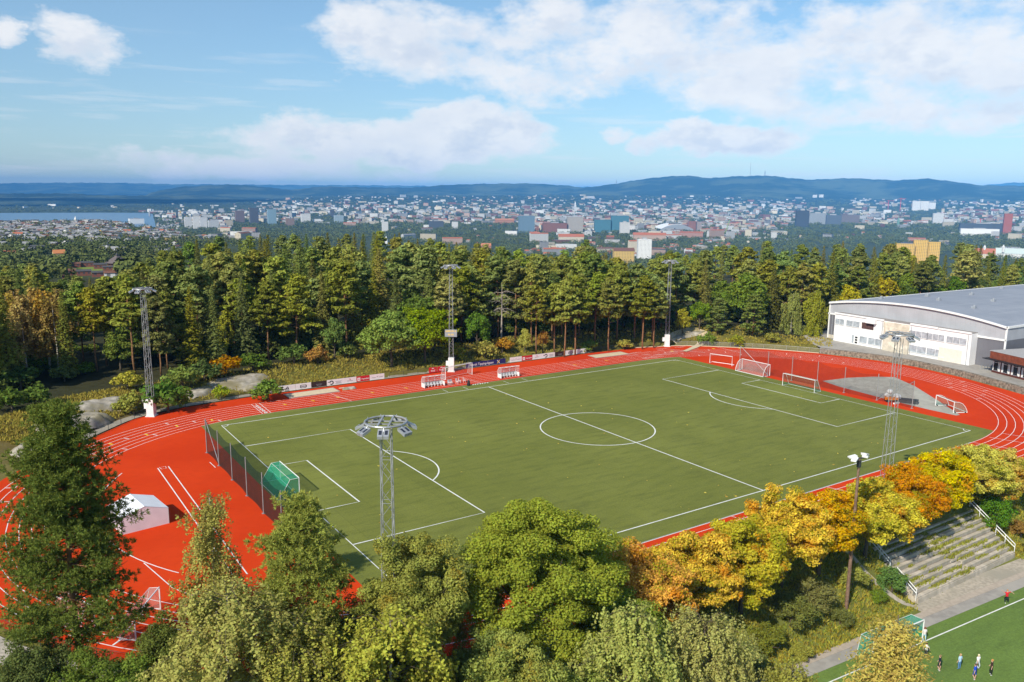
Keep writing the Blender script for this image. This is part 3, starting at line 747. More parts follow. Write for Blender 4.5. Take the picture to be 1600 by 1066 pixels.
# wooden lamp post beside the low pitch
t = thing('wooden_lamp_post', 'tall brown wooden lamp post with floodlights standing on the grass bank by the low pitch', 'lamp post', (-12.1, -53.4, H1(-12.1, -53.4) - .05))
pz = 16.7 + (-4.5 - t.location.z)
mb = MB(); mb.tube([(0, 0, 0), (0.02, 0, pz * .5), (0, 0, pz)], [.19, .16, .11], 10); mb.build('pole', M_WOODPOLE, t)
mb = MB(); mb.box((0, 0, pz + .02), (1.9, .12, .12), rz=R_(-10)); mb.box((0, 0, pz - .5), (.3, .3, .7)); mb.build('crossarm', M_DARKSTEEL, t)
for (dx, dy, a) in ((-.95, -.15, 200), (-.35, .28, 150), (.45, -.3, 20), (1.05, .2, 10)):
    lp = MB(); a = R_(a); c, s = math.cos(a), math.sin(a)
    def fr(u, v, z): return (dx + u * c - v * s, dy + u * s + v * c, pz + .22 + z)
    lp.add([fr(-.15, -.28, .12), fr(-.15, .28, .12), fr(.6, .24, -.06), fr(.6, -.24, -.06), fr(-.12, -.26, -.1), fr(-.12, .26, -.1), fr(.6, .24, -.16), fr(.6, -.24, -.16)], [(3, 2, 1, 0), (4, 5, 6, 7), (0, 1, 5, 4), (1, 2, 6, 5), (2, 3, 7, 6), (3, 0, 4, 7)])
    lp.build('floodlight', M_WHITE, t)

# ------------------------------------------------------------------ goals and nets
def net_faces(mb, *quads):
    for q in quads: mb.poly(q)
def full_goal(label, loc, rz, W=7.32, H=2.44, D=2.0, net=M_NETGREEN, top=.85, group=None, r=.06, netpost=M_WHITE):
    """front posts on the line y=0, net towards +y"""
    t = thing('goal', label, 'football goal', loc, rz, group)
    mb = MB(); h = W / 2
    mb.tube([(-h, 0, 0), (-h, 0, H), (h, 0, H), (h, 0, 0)], r, 8); mb.build('goal_frame', M_WHITE, t)
    mb = MB()
    for s in (-1, 1): mb.tube([(s * h, 0, H - .03), (s * h, top, H - .05), (s * h, D, .05), (s * h, 0, .05)], .028, 6)
    mb.tube([(-h, D, .05), (h, D, .05)], .03, 6); mb.tube([(-h, top, H - .05), (h, top, H - .05)], .02, 5)
    mb.build('net_support', netpost, t)
    mb = MB()
    net_faces(mb, [(-h, 0, H), (h, 0, H), (h, top, H - .06), (-h, top, H - .06)], [(-h, top, H - .06), (h, top, H - .06), (h, D, .04), (-h, D, .04)],
              *[[(s * h, 0, 0.02), (s * h, 0, H), (s * h, top, H - .06), (s * h, D, .04)] for s in (-1, 1)])
    mb.build('net', net, t); return t
full_goal('white goal with bright green net on the pitch end beside the dark ball fence', (-PL, 0, 0.02), R_(90), D=2.6, top=1.1)
full_goal('white goal at the far end of the pitch, green net sagging low behind it', (PL, 0, 0.02), R_(-90), D=2.0, top=.8, net=net_mat('thin_green_net', (0.03, 0.30, 0.2), .28))
p = low(12.5 - 3.5, 0)
full_goal('white goal with green net on the low pitch, half hidden by the yellow spruce', (*p, LOW_Z + .05), math.atan2(gd[1], gd[0]), W=7.3, H=2.3, D=1.6, top=1.3)
full_goal('white goal parked behind the far straight in front of the scoreboard mast', (-.5, 43.4, 0), math.atan2(3.9, 9.7) * .55, W=9.6 * .76, H=2.44, D=1.5, net=M_NETWHITE)
full_goal('white goal standing on the shaded red track behind the birch', (-71.4, -25.8, 0), R_(58), W=5.2, H=2.1, D=1.4, net=M_NETWHITE)
full_goal('white goal mostly hidden behind the big pine on the red bend', (-76.2, -22.2, 0), R_(112), W=4.4, H=2.1, D=1.3, net=M_NETWHITE)
# small training goal with a back bar
t = thing('goal', 'small white training goal without net on the red surface beside the far corner', 'football goal', (55.2, 24.1, 0), math.atan2(21.7 - 26.7, 55.99 - 54.34))
mb = MB(); mb.tube([(-2.6, 0, 0), (-2.6, 0, 2.1), (2.6, 0, 2.1), (2.6, 0, 0)], .07, 8); mb.build('goal_frame', M_WHITE, t)
mb = MB(); mb.tube([(-2.6, 0, .07), (-2.6, 1.3, .07), (2.6, 1.3, .07), (2.6, 0, .07)], .07, 8); mb.build('ground_bar', M_WHITE, t)
def curved_goal(label, loc, rz, W, H, D, net):
    """portable goal: posts at the front, arched side frames to a ground bar behind"""
    t = thing('goal', label, 'football goal', loc, rz); h = W / 2
    mb = MB(); mb.tube([(-h, 0, 0.1), (-h, 0, H), (h, 0, H), (h, 0, 0.1)], .07, 8); mb.build('goal_frame', M_WHITE, t)
    mb = MB(); cur = [(0, H), (D * .35, H * .97), (D * .62, H * .82), (D * .82, H * .55), (D * .95, H * .25), (D, .1)]
    for s in (-1, 1): mb.tube([(s * h, y, z) for y, z in cur], .045, 6); mb.tube([(s * h, 0, .1), (s * h, D, .1)], .06, 6)
    mb.tube([(-h, D, .1), (h, D, .1)], .06, 6); mb.build('side_frame', M_WHITE, t)
    mb = MB()
    for i in range(5): a, b = cur[i], cur[i + 1]; mb.quad((-h, a[0], a[1]), (h, a[0], a[1]), (h, b[0], b[1]), (-h, b[0], b[1]))
    for s in (-1, 1): mb.poly([(s * h, 0, .1)] + [(s * h, y, z) for y, z in cur])
    mb.build('net', net, t)
    for (x, y) in ((-h, .3), (h, .3), (-h, D * .85), (h, D * .85)):
        mb = MB(); mb.tube([(x - .07, y, .13), (x + .07, y, .13)], .13, 10); mb.build('wheel', M_BLACK, t)
    return t
curved_goal('white portable goal with arched sides and grey net behind the far goal line', (54.9, 14.2, 0), R_(90), 7.3, 2.4, 2.1, M_NETWHITE)
curved_goal('white portable goal on wheels on the grey fan, small green net inside', (59.6, -23.6, 0), math.atan2(-26 + 20.9, 57.6 - 60.2) , 5.0, 2.0, 2.6, net_mat('sage_net', (.2, .42, .34), .3))

def ball_fence(label, x, ys, xk, net, fill_label, H=5.0, lean=None):
    t = thing('ball_fence', label, 'ball fence', (x, 0, 0))
    for y in ys:
        mb = MB(); mb.tube([(0, y, 0), (0, y, H)], .06, 8); mb.box((0, y, .03), (.35, .35, .06)); mb.build('post', M_GALV, t)
    for (y0, y1) in lean:
        mb = MB(); mb.tube([(0.05, y0, 0.1), (.05, y1, H - .1)], .045, 6); mb.build('brace', M_GALV, t)
    mb = MB(); n = 12
    for i in range(len(ys) - 1):
        for k in range(n):
            a, b = ys[i] + (ys[i + 1] - ys[i]) * k / n, ys[i] + (ys[i + 1] - ys[i]) * (k + 1) / n
            sag = lambda u: H - .05 - .55 * math.sin(math.pi * u) ; s0, s1 = sag(k / n), sag((k + 1) / n)
            bel = lambda u: .16 * math.sin(math.pi * u)
            mb.quad((bel(k / n), a, .05), (bel((k + 1) / n), b, .05), (bel((k + 1) / n), b, s1), (bel(k / n), a, s0))
    mb.build('netting', net, t)
    return t
ys = [20.0, 13.35, 6.7, 0.05, -6.6, -13.3, -20.0]
t = ball_fence('tall dark green ball fence on steel posts behind the goal with the green net', -55.6, ys, 0, M_NETDARK, '', lean=((13.35, 20.0), (-13.3, -20)))
ball_fence('tall faint ball fence on thin steel posts behind the far goal', 55.4, [19.0, 11.5, 5.5, -.5, -6.5, -13.3, -20.1], 0, M_NETFAINT, '', lean=((11.5, 19.0), (-13.3, -20.1)))

# ------------------------------------------------------------------ things on the track
t = thing('event_tent', 'white canvas tent with pitched roof standing on the red track', 'tent', (-68.2, -1.6, 0), R_(8))
L_, B_, E_, P_ = 5.0, 5.1, 1.85, 2.65
mb = MB(); a, b = B_ / 2, L_ / 2
mb.add([(-a, -b, E_), (0, -b, P_), (0, b, P_), (-a, b, E_)], [(0, 1, 2, 3)]); mb.add([(a, -b, E_), (0, -b, P_), (0, b, P_), (a, b, E_)], [(3, 2, 1, 0)])
mb.box((0, 0, P_ - .01), (.1, L_, .05)); mb.build('roof', M_CLOTH, t)
mb = MB(); i = .03; a -= i; b -= i
mb.add([(-a, -b, 0), (a, -b, 0), (a, -b, E_), (0, -b, P_ - .03), (-a, -b, E_)], [(0, 1, 2, 3, 4)]); mb.add([(-a, b, 0), (a, b, 0), (a, b, E_), (0, b, P_ - .03), (-a, b, E_)], [(4, 3, 2, 1, 0)])
for s in (-1, 1): mb.quad((s * a, -b, 0), (s * a, b, 0), (s * a, b, E_), (s * a, -b, E_))
mb.build('side_wall', M_CLOTH, t)
for (x, y) in ((-1, -1), (1, -1), (1, 1), (-1, 1)):
    mb = MB(); mb.tube([(x * a, y * b, 0), (x * a, y * b, E_)], .035, 6); mb.build('leg', M_GALV, t)

def sandpit(label, cx, cy, rz, L=9.6, Wd=3.3):
    t = thing('sand_pit', label, 'sand pit', (cx, cy, 0), rz, 'long jump sand pits')
    mb = MB(); mb.box((0, 0, .045), (L - .2, Wd - .2, .08)); mb.build('sand', M_SAND, t)
    mb = MB()
    for s in (-1, 1): mb.box((0, s * Wd / 2, .05), (L + .1, .12, .1)); mb.box((s * L / 2, 0, .05), (.12, Wd - .12, .1))
    mb.build('rim', M_GALV, t)
sandpit('pale sand pit beside the white boards on the left stretch of the far straight', -30.5, 46.0, R_(1))
sandpit('pale sand pit by the right stretch of the far straight near the corner', 40.8, 45.2, R_(-2))
mb = MB(); mb.box((-24.3, 46.9, .02), (1.1, .5, .05)); tag(mb.build('take_off_board', M_SAND), 'small pale take-off board at the end of the left sand pit', 'take-off board')
mb = MB(); fan = [G(1285, 595.5), G(1325, 590.5), G(1365, 588.8), G(1398, 589.5), G(1430, 604), G(1470, 629), G(1500, 648.5), G(1494, 649.5), G(1450, 640), G(1400, 628), G(1340, 612), G(1310, 604)]
mb.poly([(*p, .016) for p in fan]); o = mb.build('throwing_fan', mat('cinder', (.36, .34, .29), var=.15, scale=1.5, var2=(.43, .42, .36), scale2=.4)); struct(o)
if o.data.polygons[0].normal.z < 0: o.data.flip_normals()

def dugout(label, x, y):
    t = thing('team_shelter', label, 'team shelter', (x, y, 0), R_(-1), 'clear team shelters on the track'); L = 4.3; h = L / 2
    clear = net_mat('clear_sheet', (.55, .56, .58), .28) if 'clear_sheet' not in MATS else MATS['clear_sheet']
    mb = MB(); prof = [(1.25, .1), (1.25, 1.5), (.9, 2.1), (-.25, 2.25)]
    for s in (-1, -.33, .33, 1): mb.tube([(s * h, yy, z) for yy, z in prof], .035, 6)
    for (yy, z) in prof[1:]: mb.tube([(-h, yy, z), (h, yy, z)], .03, 6)
    mb.build('shelter_frame', M_WHITE, t)
    mb = MB()
    for i in range(3): mb.quad((-h, prof[i][0], prof[i][1]), (h, prof[i][0], prof[i][1]), (h, prof[i + 1][0], prof[i + 1][1]), (-h, prof[i + 1][0], prof[i + 1][1]))
    for s in (-1, 1): mb.poly([(s * h, 1.25, .9), (s * h, 1.25, 1.5), (s * h, .9, 2.1), (s * h, -.25, 2.25), (s * h, -.1, .9)])
    mb.build('clear_canopy', clear, t)
    for s in (-1, 1): mb = MB(); mb.box((s * h, .55, .48), (.07, 1.4, .8)); mb.build('side_panel', M_WHITE, t)
    mb = MB(); mb.box((0, 1.2, .5), (L - .1, .05, .8)); mb.build('back_panel', M_GALV, t)
    for i in range(6):
        sx = -h + .45 + i * (L - .9) / 5
        mb = MB(); mb.box((sx, .55, .42), (.44, .42, .06)); mb.box((sx, .8, .66), (.44, .06, .46)); mb.box((sx, .6, .2), (.08, .3, .4)); mb.build('seat', M_WHITE, t)
    return t
dugout('clear roofed team shelter left of the halfway line on the far straight', -8.9, 38.3)
dugout('clear roofed team shelter right of the halfway line on the far straight', 8.1, 37.6)
for i, (x, y) in enumerate(((-5.6, 38.4), (-4.9, 38.6), (-3.6, 38.7), (-3.0, 38.8), (-1.9, 38.9))):
    t = thing('folding_chair', ['white folding chair touching the left team shelter', 'white folding chair second from the left team shelter', 'white folding chair in the middle of its row', 'white folding chair fourth along from the left team shelter', 'white folding chair at the free end of its row'][i], 'chair', (x, y, 0), R_(10 + 13 * i), 'white chairs beside the team shelter')
    mb = MB(); mb.box((0, 0, .45), (.5, .45, .05)); mb.build('seat', M_WHITE, t)
    mb = MB(); mb.box((0, .22, .75), (.5, .05, .5)); mb.build('backrest', M_WHITE, t)
    for (sx, sy) in ((-1, -1), (1, -1), (1, 1), (-1, 1)):
        mb = MB(); mb.tube([(sx * .22, sy * .2, 0), (sx * .22, sy * .19, .45)], .03, 5); mb.build('leg', M_WHITE, t)
t = thing('kit_bag', 'dark kit bag standing upright at the edge of the turf by the halfway line', 'bag', (-2.7, 35.9, .02))
mb = MB(); mb.tube([(0, 0, 0), (0, 0, .25), (.03, 0, .8), (0, 0, 1.0), (0, 0, 1.12)], [.3, .34, .26, .16, .06], 9); mb.build('bag_body', M_BLACK, t)
mb = MB(); mb.tube([(-.1, -.1, 1.05), (0, -.15, 1.25), (.1, -.1, 1.05)], .025, 5); mb.build('bag_strap', M_DARKSTEEL, t)
for i in range(7):
    mb = MB(); x = -1.7 + i * .55; mb.tube([(x - .13, 35.75, .1), (x + .16, 35.8 + .06 * (i % 3), .1)], [.09, .07], 7)
    tag(mb.build('water_bottle', M_WHITE), 'white drinks bottle lying in a row along the turf edge by the dark bag', 'bottle', 'bottles along the turf edge')

# orange line-marking cart with white sacks, rolled mat
t = thing('equipment_cart', 'orange equipment cart loaded with white ball sacks by the faint ball fence', 'cart', (56.6, -15.4, 0), R_(-40))
mb = MB(); mb.box((0, 0, .62), (2.3, .8, .42)); mb.box((0, 0, .86), (2.5, .95, .08)); mb.build('cart_tray', M_ORANGE, t)
for (x, y) in ((-.8, -.42), (.8, -.42), (.8, .42), (-.8, .42)): mb = MB(); mb.tube([(x, y - .08, .26), (x, y + .08, .26)], .26, 12); mb.build('wheel', M_BLACK, t)
mb = MB(); mb.tube([(-1.2, .3, .8), (-1.7, .3, 1.25), (-1.7, -.3, 1.25), (-1.2, -.3, .8)], .035, 6); mb.build('push_handle', M_GALV, t)
mb = MB(); mb.box((-.2, -.9, .12), (1.5, .35, .24)); tag(mb.build('marker_box', M_WHITE), 'small white box on the ground in front of the orange cart', 'box').location = (56.4, -15.8, 0)
def sack(label, loc, r, on):
    bm = bmesh.new(); bmesh.ops.create_icosphere(bm, subdivisions=3, radius=r)
    for v in bm.verts: v.co *= 1 + .12 * math.sin(v.co.x * 5 / r + 1) * math.sin(v.co.y * 4 / r) ; v.co.z *= .85
    me = bpy.data.meshes.new('ball_sack'); bm.to_mesh(me); bm.free(); me.materials.append(M_WHITE); me.polygons.foreach_set('use_smooth', [True] * len(me.polygons))
    tag(link('ball_sack', me, None, loc), label, 'sack', 'white sacks on and beside the orange cart')
sack('white ball sack topmost on the orange cart', (56.45, -15.1, 1.9), .52, 1); sack('white ball sack lying on the orange cart under another', (56.2, -14.8, 1.2), .5, 1); sack('white ball sack at the end of the orange cart', (57.2, -16.1, 1.15), .42, 1); sack('white round ball sack standing beside the orange cart', (58.0, -15.6, .75), .75, 0)
t = thing('landing_mat', 'thick dark grey landing mat lying behind the orange cart', 'mat', (58.6, -17.3, 0), R_(-62))
mb = MB(); mb.box((0, 0, .32), (3.6, 1.5, .6)); mb.build('mat_body', mat('mat_grey', (.075, .08, .085), var=.15), t)
mb = MB(); mb.box((0, 0, .64), (3.7, 1.6, .05)); mb.build('mat_cover', M_DARKSTEEL, t)

# ------------------------------------------------------------------ advertising boards
def board(label, x0, x1, y, m, marks, H=1.05):
    c = (x0 + x1) / 2; t = thing('advertising_board', label, 'advertising board', (c, y, 0), 0, 'advertising boards along the far straight'); L = x1 - x0 - .06
    mb = MB(); mb.box((0, 0, H / 2 + .08), (L, .07, H)); mb.build('panel', m, t)
    mb = MB(); mb.tube([(-L * .4, .05, .05), (-L * .4, .5, .05), (-L * .4, .05, .8)], .03, 5); mb.build('stay', M_GALV, t)
    mb = MB(); mb.tube([(L * .4, .05, .05), (L * .4, .5, .05), (L * .4, .05, .8)], .03, 5); mb.build('stay', M_GALV, t)
    for (kind, x, z, s, mm) in marks:
        yy = -.045
        if kind == 'stripes':                                   # three slanted bars growing to the right
            mb = MB()
            for k in range(3):
                h = s * (.42 + .29 * k); xx = x - s * .55 + k * s * .38
                mb.add([(xx, yy, z - s * .35), (xx + s * .30, yy, z - s * .35), (xx + s * .30 - h * .5 * .55 , yy, z - s * .35 + h * .8), (xx - h * .5 * .3, yy, z - s * .35 + h * .62)], [(0, 1, 2, 3)])
            mb.box((x, yy + .01, z - s * .58), (s * 1.1, .02, s * .12)); mb.build('emblem', mm, t)
        elif kind == 'oval':
            mb = MB(); P = lambda r, a: (x + s * 1.05 * r * np.sign(math.cos(a)) * abs(math.cos(a)) ** .6, yy, z + s * .52 * r * np.sign(math.sin(a)) * abs(math.sin(a)) ** .6)
            for i in range(28):
                a, b = 2 * math.pi * i / 28, 2 * math.pi * (i + 1) / 28
                mb.quad(P(1, a), P(1, b), P(.76, b), P(.76, a))
            for k in range(5): mb.box((x - s * .56 + k * s * .28, yy, z), (s * .16, .01, s * .34))
            mb.build('emblem', mm, t)
        elif kind == 'ring':
            mb = MB()
            for i in range(20):
                a, b = math.pi * (-.75 + 1.7 * i / 20), math.pi * (-.75 + 1.7 * (i + 1) / 20)
                P = lambda r, q: (x + s * r * math.cos(q), yy, z + s * r * math.sin(q)); mb.quad(P(.5, a), P(.5, b), P(.27, b), P(.27, a))
            mb.box((x - s * .62, yy, z + s * .2), (s * .5, .01, s * .14)); mb.build('emblem', mm, t)
        elif kind == 'square':
            mb = MB(); mb.box((x, yy, z), (s, .012, s)); mb.box((x, yy - .008, z), (s * .3, .012, s * .36), 1); mb.build('emblem', [mm, M_RED], t)
        elif kind == 'lines':
            mb = MB()
            for k in range(int(s)): mb.box((x, yy, z + .12 - k * .2), (1.25 - .3 * (k % 2), .01, .07))
            mb.build('small_print', mm, t)
        elif kind == 'wing':
            mb = MB(); mb.add([(x - .2, yy, z), (x + .05, yy, z + .02), (x + .28, yy, z + .2), (x + .05, yy, z + .16)], [(0, 1, 2, 3)]); mb.box((x - .75, yy, z - .05), (.9, .01, .07)); mb.box((x + .75, yy, z - .02), (.9, .01, .07)); mb.build('emblem', mm, t)
        elif kind == 'crown':
            mb = MB(); mb.add([(x - .36, yy, z + .18), (x - .16, yy, z - .02), (x + .16, yy, z - .02), (x + .36, yy, z + .18), (x + .14, yy, z + .10), (x, yy, z + .2), (x - .14, yy, z + .10)], [(0, 1, 6), (1, 2, 4, 5, 6), (2, 3, 4)]); mb.build('emblem', mm, t)
        elif kind == 'cross':
            for (a, m2) in ((45, M_YELLOW), (-45, M_WHITE)):
                mb = MB(); c_, s_ = math.cos(R_(a)), math.sin(R_(a)); q = [(-.5, -.09), (.5, -.09), (.5, .09), (-.5, .09)]
                mb.add([(x + s * (u * c_ - v * s_), yy - (.004 if a > 0 else 0), z + s * (u * s_ + v * c_)) for u, v in q], [(0, 1, 2, 3)]); mb.build('emblem', m2, t)
        else:
            link('lettering', text_mesh(kind, s, mm, .008), t, (x, yy, z))
    return t
YB = 49.75
board('white board with black slanted stripes at the left end of the board row', -35.6, -32.4, YB, M_WHITE, [('stripes', 0, .62, .78, M_BLACK)], 1.1)
board('white board with black oval emblem next to the left striped board', -32.4, -29.3, YB, M_WHITE, [('oval', 0, .6, .62, M_BLACK)], 1.1)
board('dark brown board with faint print in the left board row', -29.3, -26.2, YB, M_DARKBOARD, [('lines', 0, .5, 2, M_GREYPRINT)], 1.1)
board('long white board with black ring emblem in the left board row', -26.2, -20.1, YB, M_WHITE, [('ring', -2.1, .6, .85, M_BLACK), ('lines', -.7, .62, 3, M_GREYPRINT), ('lines', 1.7, .42, 1, M_GREYPRINT), ('ring', 1.7, .82, .3, M_RED)], 1.1)
board('red board with white square emblem in the left board row', -20.1, -17.3, YB, M_RED, [('square', -.9, .6, .62, M_WHITE), ('Nymalleri', .5, .6, .42, M_WHITE)], 1.1)
board('white board with thin grey lettering and wing emblem in the left board row', -17.3, -14.1, YB, M_WHITE, [('wing', 0, .6, 1, M_GREYPRINT)], 1.1)
board('red board reading TINE left of the scoreboard mast, first of two', -4.2, -2.3, 49.5, M_RED, [('TINE', 0, .46, .5, M_WHITE), ('crown', 0, .92, .3, M_WHITE)], 1.15)
board('red board reading TINE left of the scoreboard mast, seen through the goal', -2.2, -.3, 49.5, M_RED, [('TINE', 0, .46, .5, M_WHITE), ('crown', 0, .92, .3, M_WHITE)], 1.15)
board('long navy blue board with white lettering right of the scoreboard mast', 4.8, 15.0, YB, M_NAVY, [('Norsk Tipping-ligaen', -1.1, .62, .72, M_WHITE), ('cross', 3.2, .62, .9, M_WHITE)], 1.1)
board('white board with thin grey lettering and wing emblem in the right board row', 16.1, 19.3, YB, M_WHITE, [('wing', 0, .6, 1, M_GREYPRINT)], 1.1)
board('red board with white square emblem in the right board row', 19.3, 22.2, YB, M_RED, [('square', -.9, .6, .62, M_WHITE), ('Nymalleri', .5, .6, .42, M_WHITE)], 1.1)
board('long white board with black ring emblem in the right board row', 22.2, 28.5, YB, M_WHITE, [('lines', -1.9, .42, 1, M_GREYPRINT), ('ring', -1.9, .82, .3, M_RED), ('ring', .6, .6, .85, M_BLACK), ('lines', 2.1, .62, 3, M_GREYPRINT)], 1.1)
board('dark brown board with faint print in the right board row', 28.5, 31.4, YB, M_DARKBOARD, [('lines', 0, .5, 2, M_GREYPRINT)], 1.1)
board('white board with black oval emblem in the right board row', 31.4, 34.6, YB, M_WHITE, [('oval', 0, .6, .62, M_BLACK)], 1.1)
board('white board with black slanted stripes at the right end of the board row', 34.6, 37.8, YB, M_WHITE, [('stripes', 0, .62, .78, M_BLACK)], 1.1)

# ------------------------------------------------------------------ fences
def post_fence(name, label, pts, H, m, mesh_m, rails=(1.0,), spacing=3.0):
    t = thing(name, label, 'fence'); d = np.concatenate([[0], np.cumsum(np.hypot(*np.diff(pts, axis=0).T))]); n = max(2, int(d[-1] / spacing) + 1)
    q = np.column_stack([np.interp(np.linspace(0, d[-1], n), d, pts[:, k]) for k in (0, 1)]); z = np.maximum(hgt(q[:, 0], q[:, 1]), 0)
    mb = MB()
    for i in range(n):
        mb = MB(); mb.tube([(*q[i], z[i] - .1), (*q[i], z[i] + H)], .035, 6); mb.build('post', m, t)
    mb = MB()
    for r in rails: mb.tube([(*q[i], z[i] + H * r) for i in range(n)], .022, 5)
    mb.build('rail', m, t)
    mb = MB()
    for i in range(n - 1): mb.quad((*q[i], z[i] + .05), (*q[i + 1], z[i + 1] + .05), (*q[i + 1], z[i + 1] + H), (*q[i], z[i] + H))
    mb.build('wire_mesh', mesh_m, t); return t
E0 = offset_edge(0, 3, .2); post_fence('chain_link_fence', 'dark chain link fence on thin posts around the far left bend of the track', E0, 1.15, M_DARKSTEEL, M_FENCEMESH)
E0 = offset_edge(3, 5, .75); E0 = E0[(E0[:, 0] > -14.0) & (E0[:, 0] < 4.5)] if True else E0
post_fence('chain_link_fence', 'dark wire fence between the white board and the scoreboard mast', E0, 1.05, M_DARKSTEEL, M_FENCEMESH)
E0 = offset_edge(5, 8, .75); E0 = E0[(E0[:, 0] > 38.3) & (E0[:, 0] < 60)]
post_fence('chain_link_fence', 'dark wire fence along the far straight beyond the right sand pit', E0, 1.1, M_DARKSTEEL, M_FENCEMESH)
E0 = offset_edge(7, 11, .7); E0 = E0[(E0[:, 0] > 62.5)]
post_fence('pale_post_fence', 'pale grey post fence behind the edging of the far right bend', E0, 1.1, M_GALV, net_mat('pale_mesh', (.4, .4, .38), .18), spacing=2.6)
EB = np.array([(TRACK_CL + 45.9 * math.cos(R_(a)), 45.9 * math.sin(R_(a))) for a in range(186, 262, 4)])
post_fence('chain_link_fence', 'dark wire fence outside the near left bend below the big pine', EB, 1.1, M_DARKSTEEL, M_FENCEMESH)
ribbon('near_path', np.array([(TRACK_CL + 46.6 * math.cos(R_(a)), 46.6 * math.sin(R_(a))) for a in range(180, 238, 4)]), np.array([(TRACK_CL + 49.2 * math.cos(R_(a)), 49.2 * math.sin(R_(a))) for a in range(180, 238, 4)]), M_GRAVEL, .12, 3)

# ------------------------------------------------------------------ grandstand
t = thing('grandstand', 'weathered concrete grandstand of stepped benches overgrown with weeds', 'grandstand', (0, 0, 0))
N_T = 9; SX0, SX1 = -3.1, 17.1; SY0 = -55.6; DP, RS = .57, .385
for k in range(N_T):
    y0 = SY0 + k * DP; z1 = LOW_Z + .75 + k * RS
    mb = MB()
    for (a, b) in ((SX0 + .03 * k, 6.6 - k * .15), (7.9 - k * .15, SX1)):
        if b - a > .5:
            mb.box(((a + b) / 2, y0 + .21, z1 - .05), (b - a, .42, .10)); mb.box(((a + b) / 2, y0 + .1, z1 - .25 - .1), (b - a - .02, .14, .5))
    mb.build('bench', M_CONC, t)
    mb = MB(); mb.box(((SX0 + SX1) / 2, y0 + .42 + .1, z1 - .34), (SX1 - SX0 - .1, .44, .3)); mb.box((7.25 - k * .15, y0 + .1, z1 - .3), (1.26, .3, .2)); mb.build('foot_step', M_CONC, t)
yT = SY0 + N_T * DP; zT = LOW_Z + .75 + N_T * RS
mb = MB(); mb.box(((SX0 + SX1) / 2, yT + .6, zT - .2), (SX1 - SX0 + .2, 1.3, .3)); mb.build('top_landing', M_CONC, t)
mb = MB(); mb.box(((SX0 + SX1) / 2, SY0 - .03, LOW_Z + .3), (SX1 - SX0, .1, .62)); mb.build('front_wall', M_CONC, t)
for s, x in ((0, SX0 - .12), (1, SX1 + .12)):
    mb = MB(); mb.add([(x, SY0, LOW_Z), (x, yT + 1, LOW_Z), (x, yT + 1, zT - .3), (x, SY0, LOW_Z + .5)], [(0, 1, 2, 3)])
    for k in range(4): mb.box((x, SY0 + .7 + k * 1.3, LOW_Z + .2 + k * .5), (.16, 1.28, .9 + k * .2))
    mb.build('side_wall', M_CONC, t)
    for (u0, u1) in ((0.02, .46), (.62, 1.1)):
        mb = MB(); f = lambda u, h: (x + (.05 if s else -.05), SY0 + u * N_T * DP, LOW_Z + .6 + u * N_T * RS + h)
        for h in (.55, .95): mb.tube([f(u0, h), f(u1, h)], .045, 6)
        for q in (0, .5, 1): u = u0 + (u1 - u0) * q; mb.tube([f(u, -.3), f(u, 1.0)], .04, 6)
        mb.build('railing', M_WHITE, t)

# ------------------------------------------------------------------ sports hall
t = thing('sports_hall', 'large sports hall with white two storey front and grey arched roof', 'sports hall', (100.4, 29.2, 1.2), math.atan2(-43.8, -2.3) + math.pi / 2)
# local frame: x = depth (away), y negative along the gable to the right
GW, DEP, EV, RISE = 44.2, 92.0, 8.9, 2.0
def arch(y): u = 2 * (-y / GW) - 1; return EV + RISE * (1 - u * u)
ny = 24; ysA = [-GW * i / ny for i in range(ny + 1)]
def hall_roof_mat():
    m = bpy.data.materials.new('roof_membrane'); m.use_nodes = True; g = NT(m.node_tree); b = g.n['Principled BSDF']
    v = g.new('ShaderNodeTexCoord').outputs['Object']; f = g.noise(v, .12, 6, .7)
    mp = g.new('ShaderNodeMapping'); g.l.new(v, mp.inputs[0]); mp.inputs['Scale'].default_value = (.04, 1.1, 1)
    f2 = g.noise(mp.outputs[0], 1.0, 2); f3 = g.noise(v, .55, 3)
    c = g.mixc(g.ramp(f, .3, .7), (.245, .27, .32), (.30, .325, .375)); c = g.mixc(g.m('MULTIPLY', g.ramp(f2, .5, .7), .3), c, (.36, .385, .43)); c = g.mixc(g.m('MULTIPLY', g.ramp(f3, .72, .8), .5), c, (.13, .13, .14))
    g.l.new(c, b.inputs['Base Color']); b.inputs['Roughness'].default_value = .7; b.inputs['Specular IOR Level'].default_value = .3; return m
mb = MB(); n = ny + 1
mb.add([(-.5, y, arch(y) + .22) for y in ysA] + [(DEP, y, arch(y) + .22) for y in ysA], [(i, i + 1, n + i + 1, n + i) for i in range(ny)]); 
o = mb.build('roof', hall_roof_mat(), t, smooth=True)
if o.data.polygons[0].normal.z < 0: o.data.flip_normals()
def panel_mat(name, col, pitch=1.1):
    m = bpy.data.materials.new(name); m.use_nodes = True; g = NT(m.node_tree); b = g.n['Principled BSDF']
    v = g.new('ShaderNodeTexCoord').outputs['Object']; sp = g.new('ShaderNodeSeparateXYZ'); g.l.new(v, sp.inputs[0])
    fr = g.m('FRACT', g.m('DIVIDE', sp.outputs[1], pitch)); ln = g.m('LESS_THAN', fr, .06); f = g.noise(v, .35, 5)
    c = g.mixc(g.ramp(f, .3, .7), tuple(k * .93 for k in col), tuple(min(1, k * 1.06) for k in col)); c = g.mixc(g.m('MULTIPLY', ln, .25), c, tuple(k * .6 for k in col))
    g.l.new(c, b.inputs['Base Color']); b.inputs['Roughness'].default_value = .6; return m
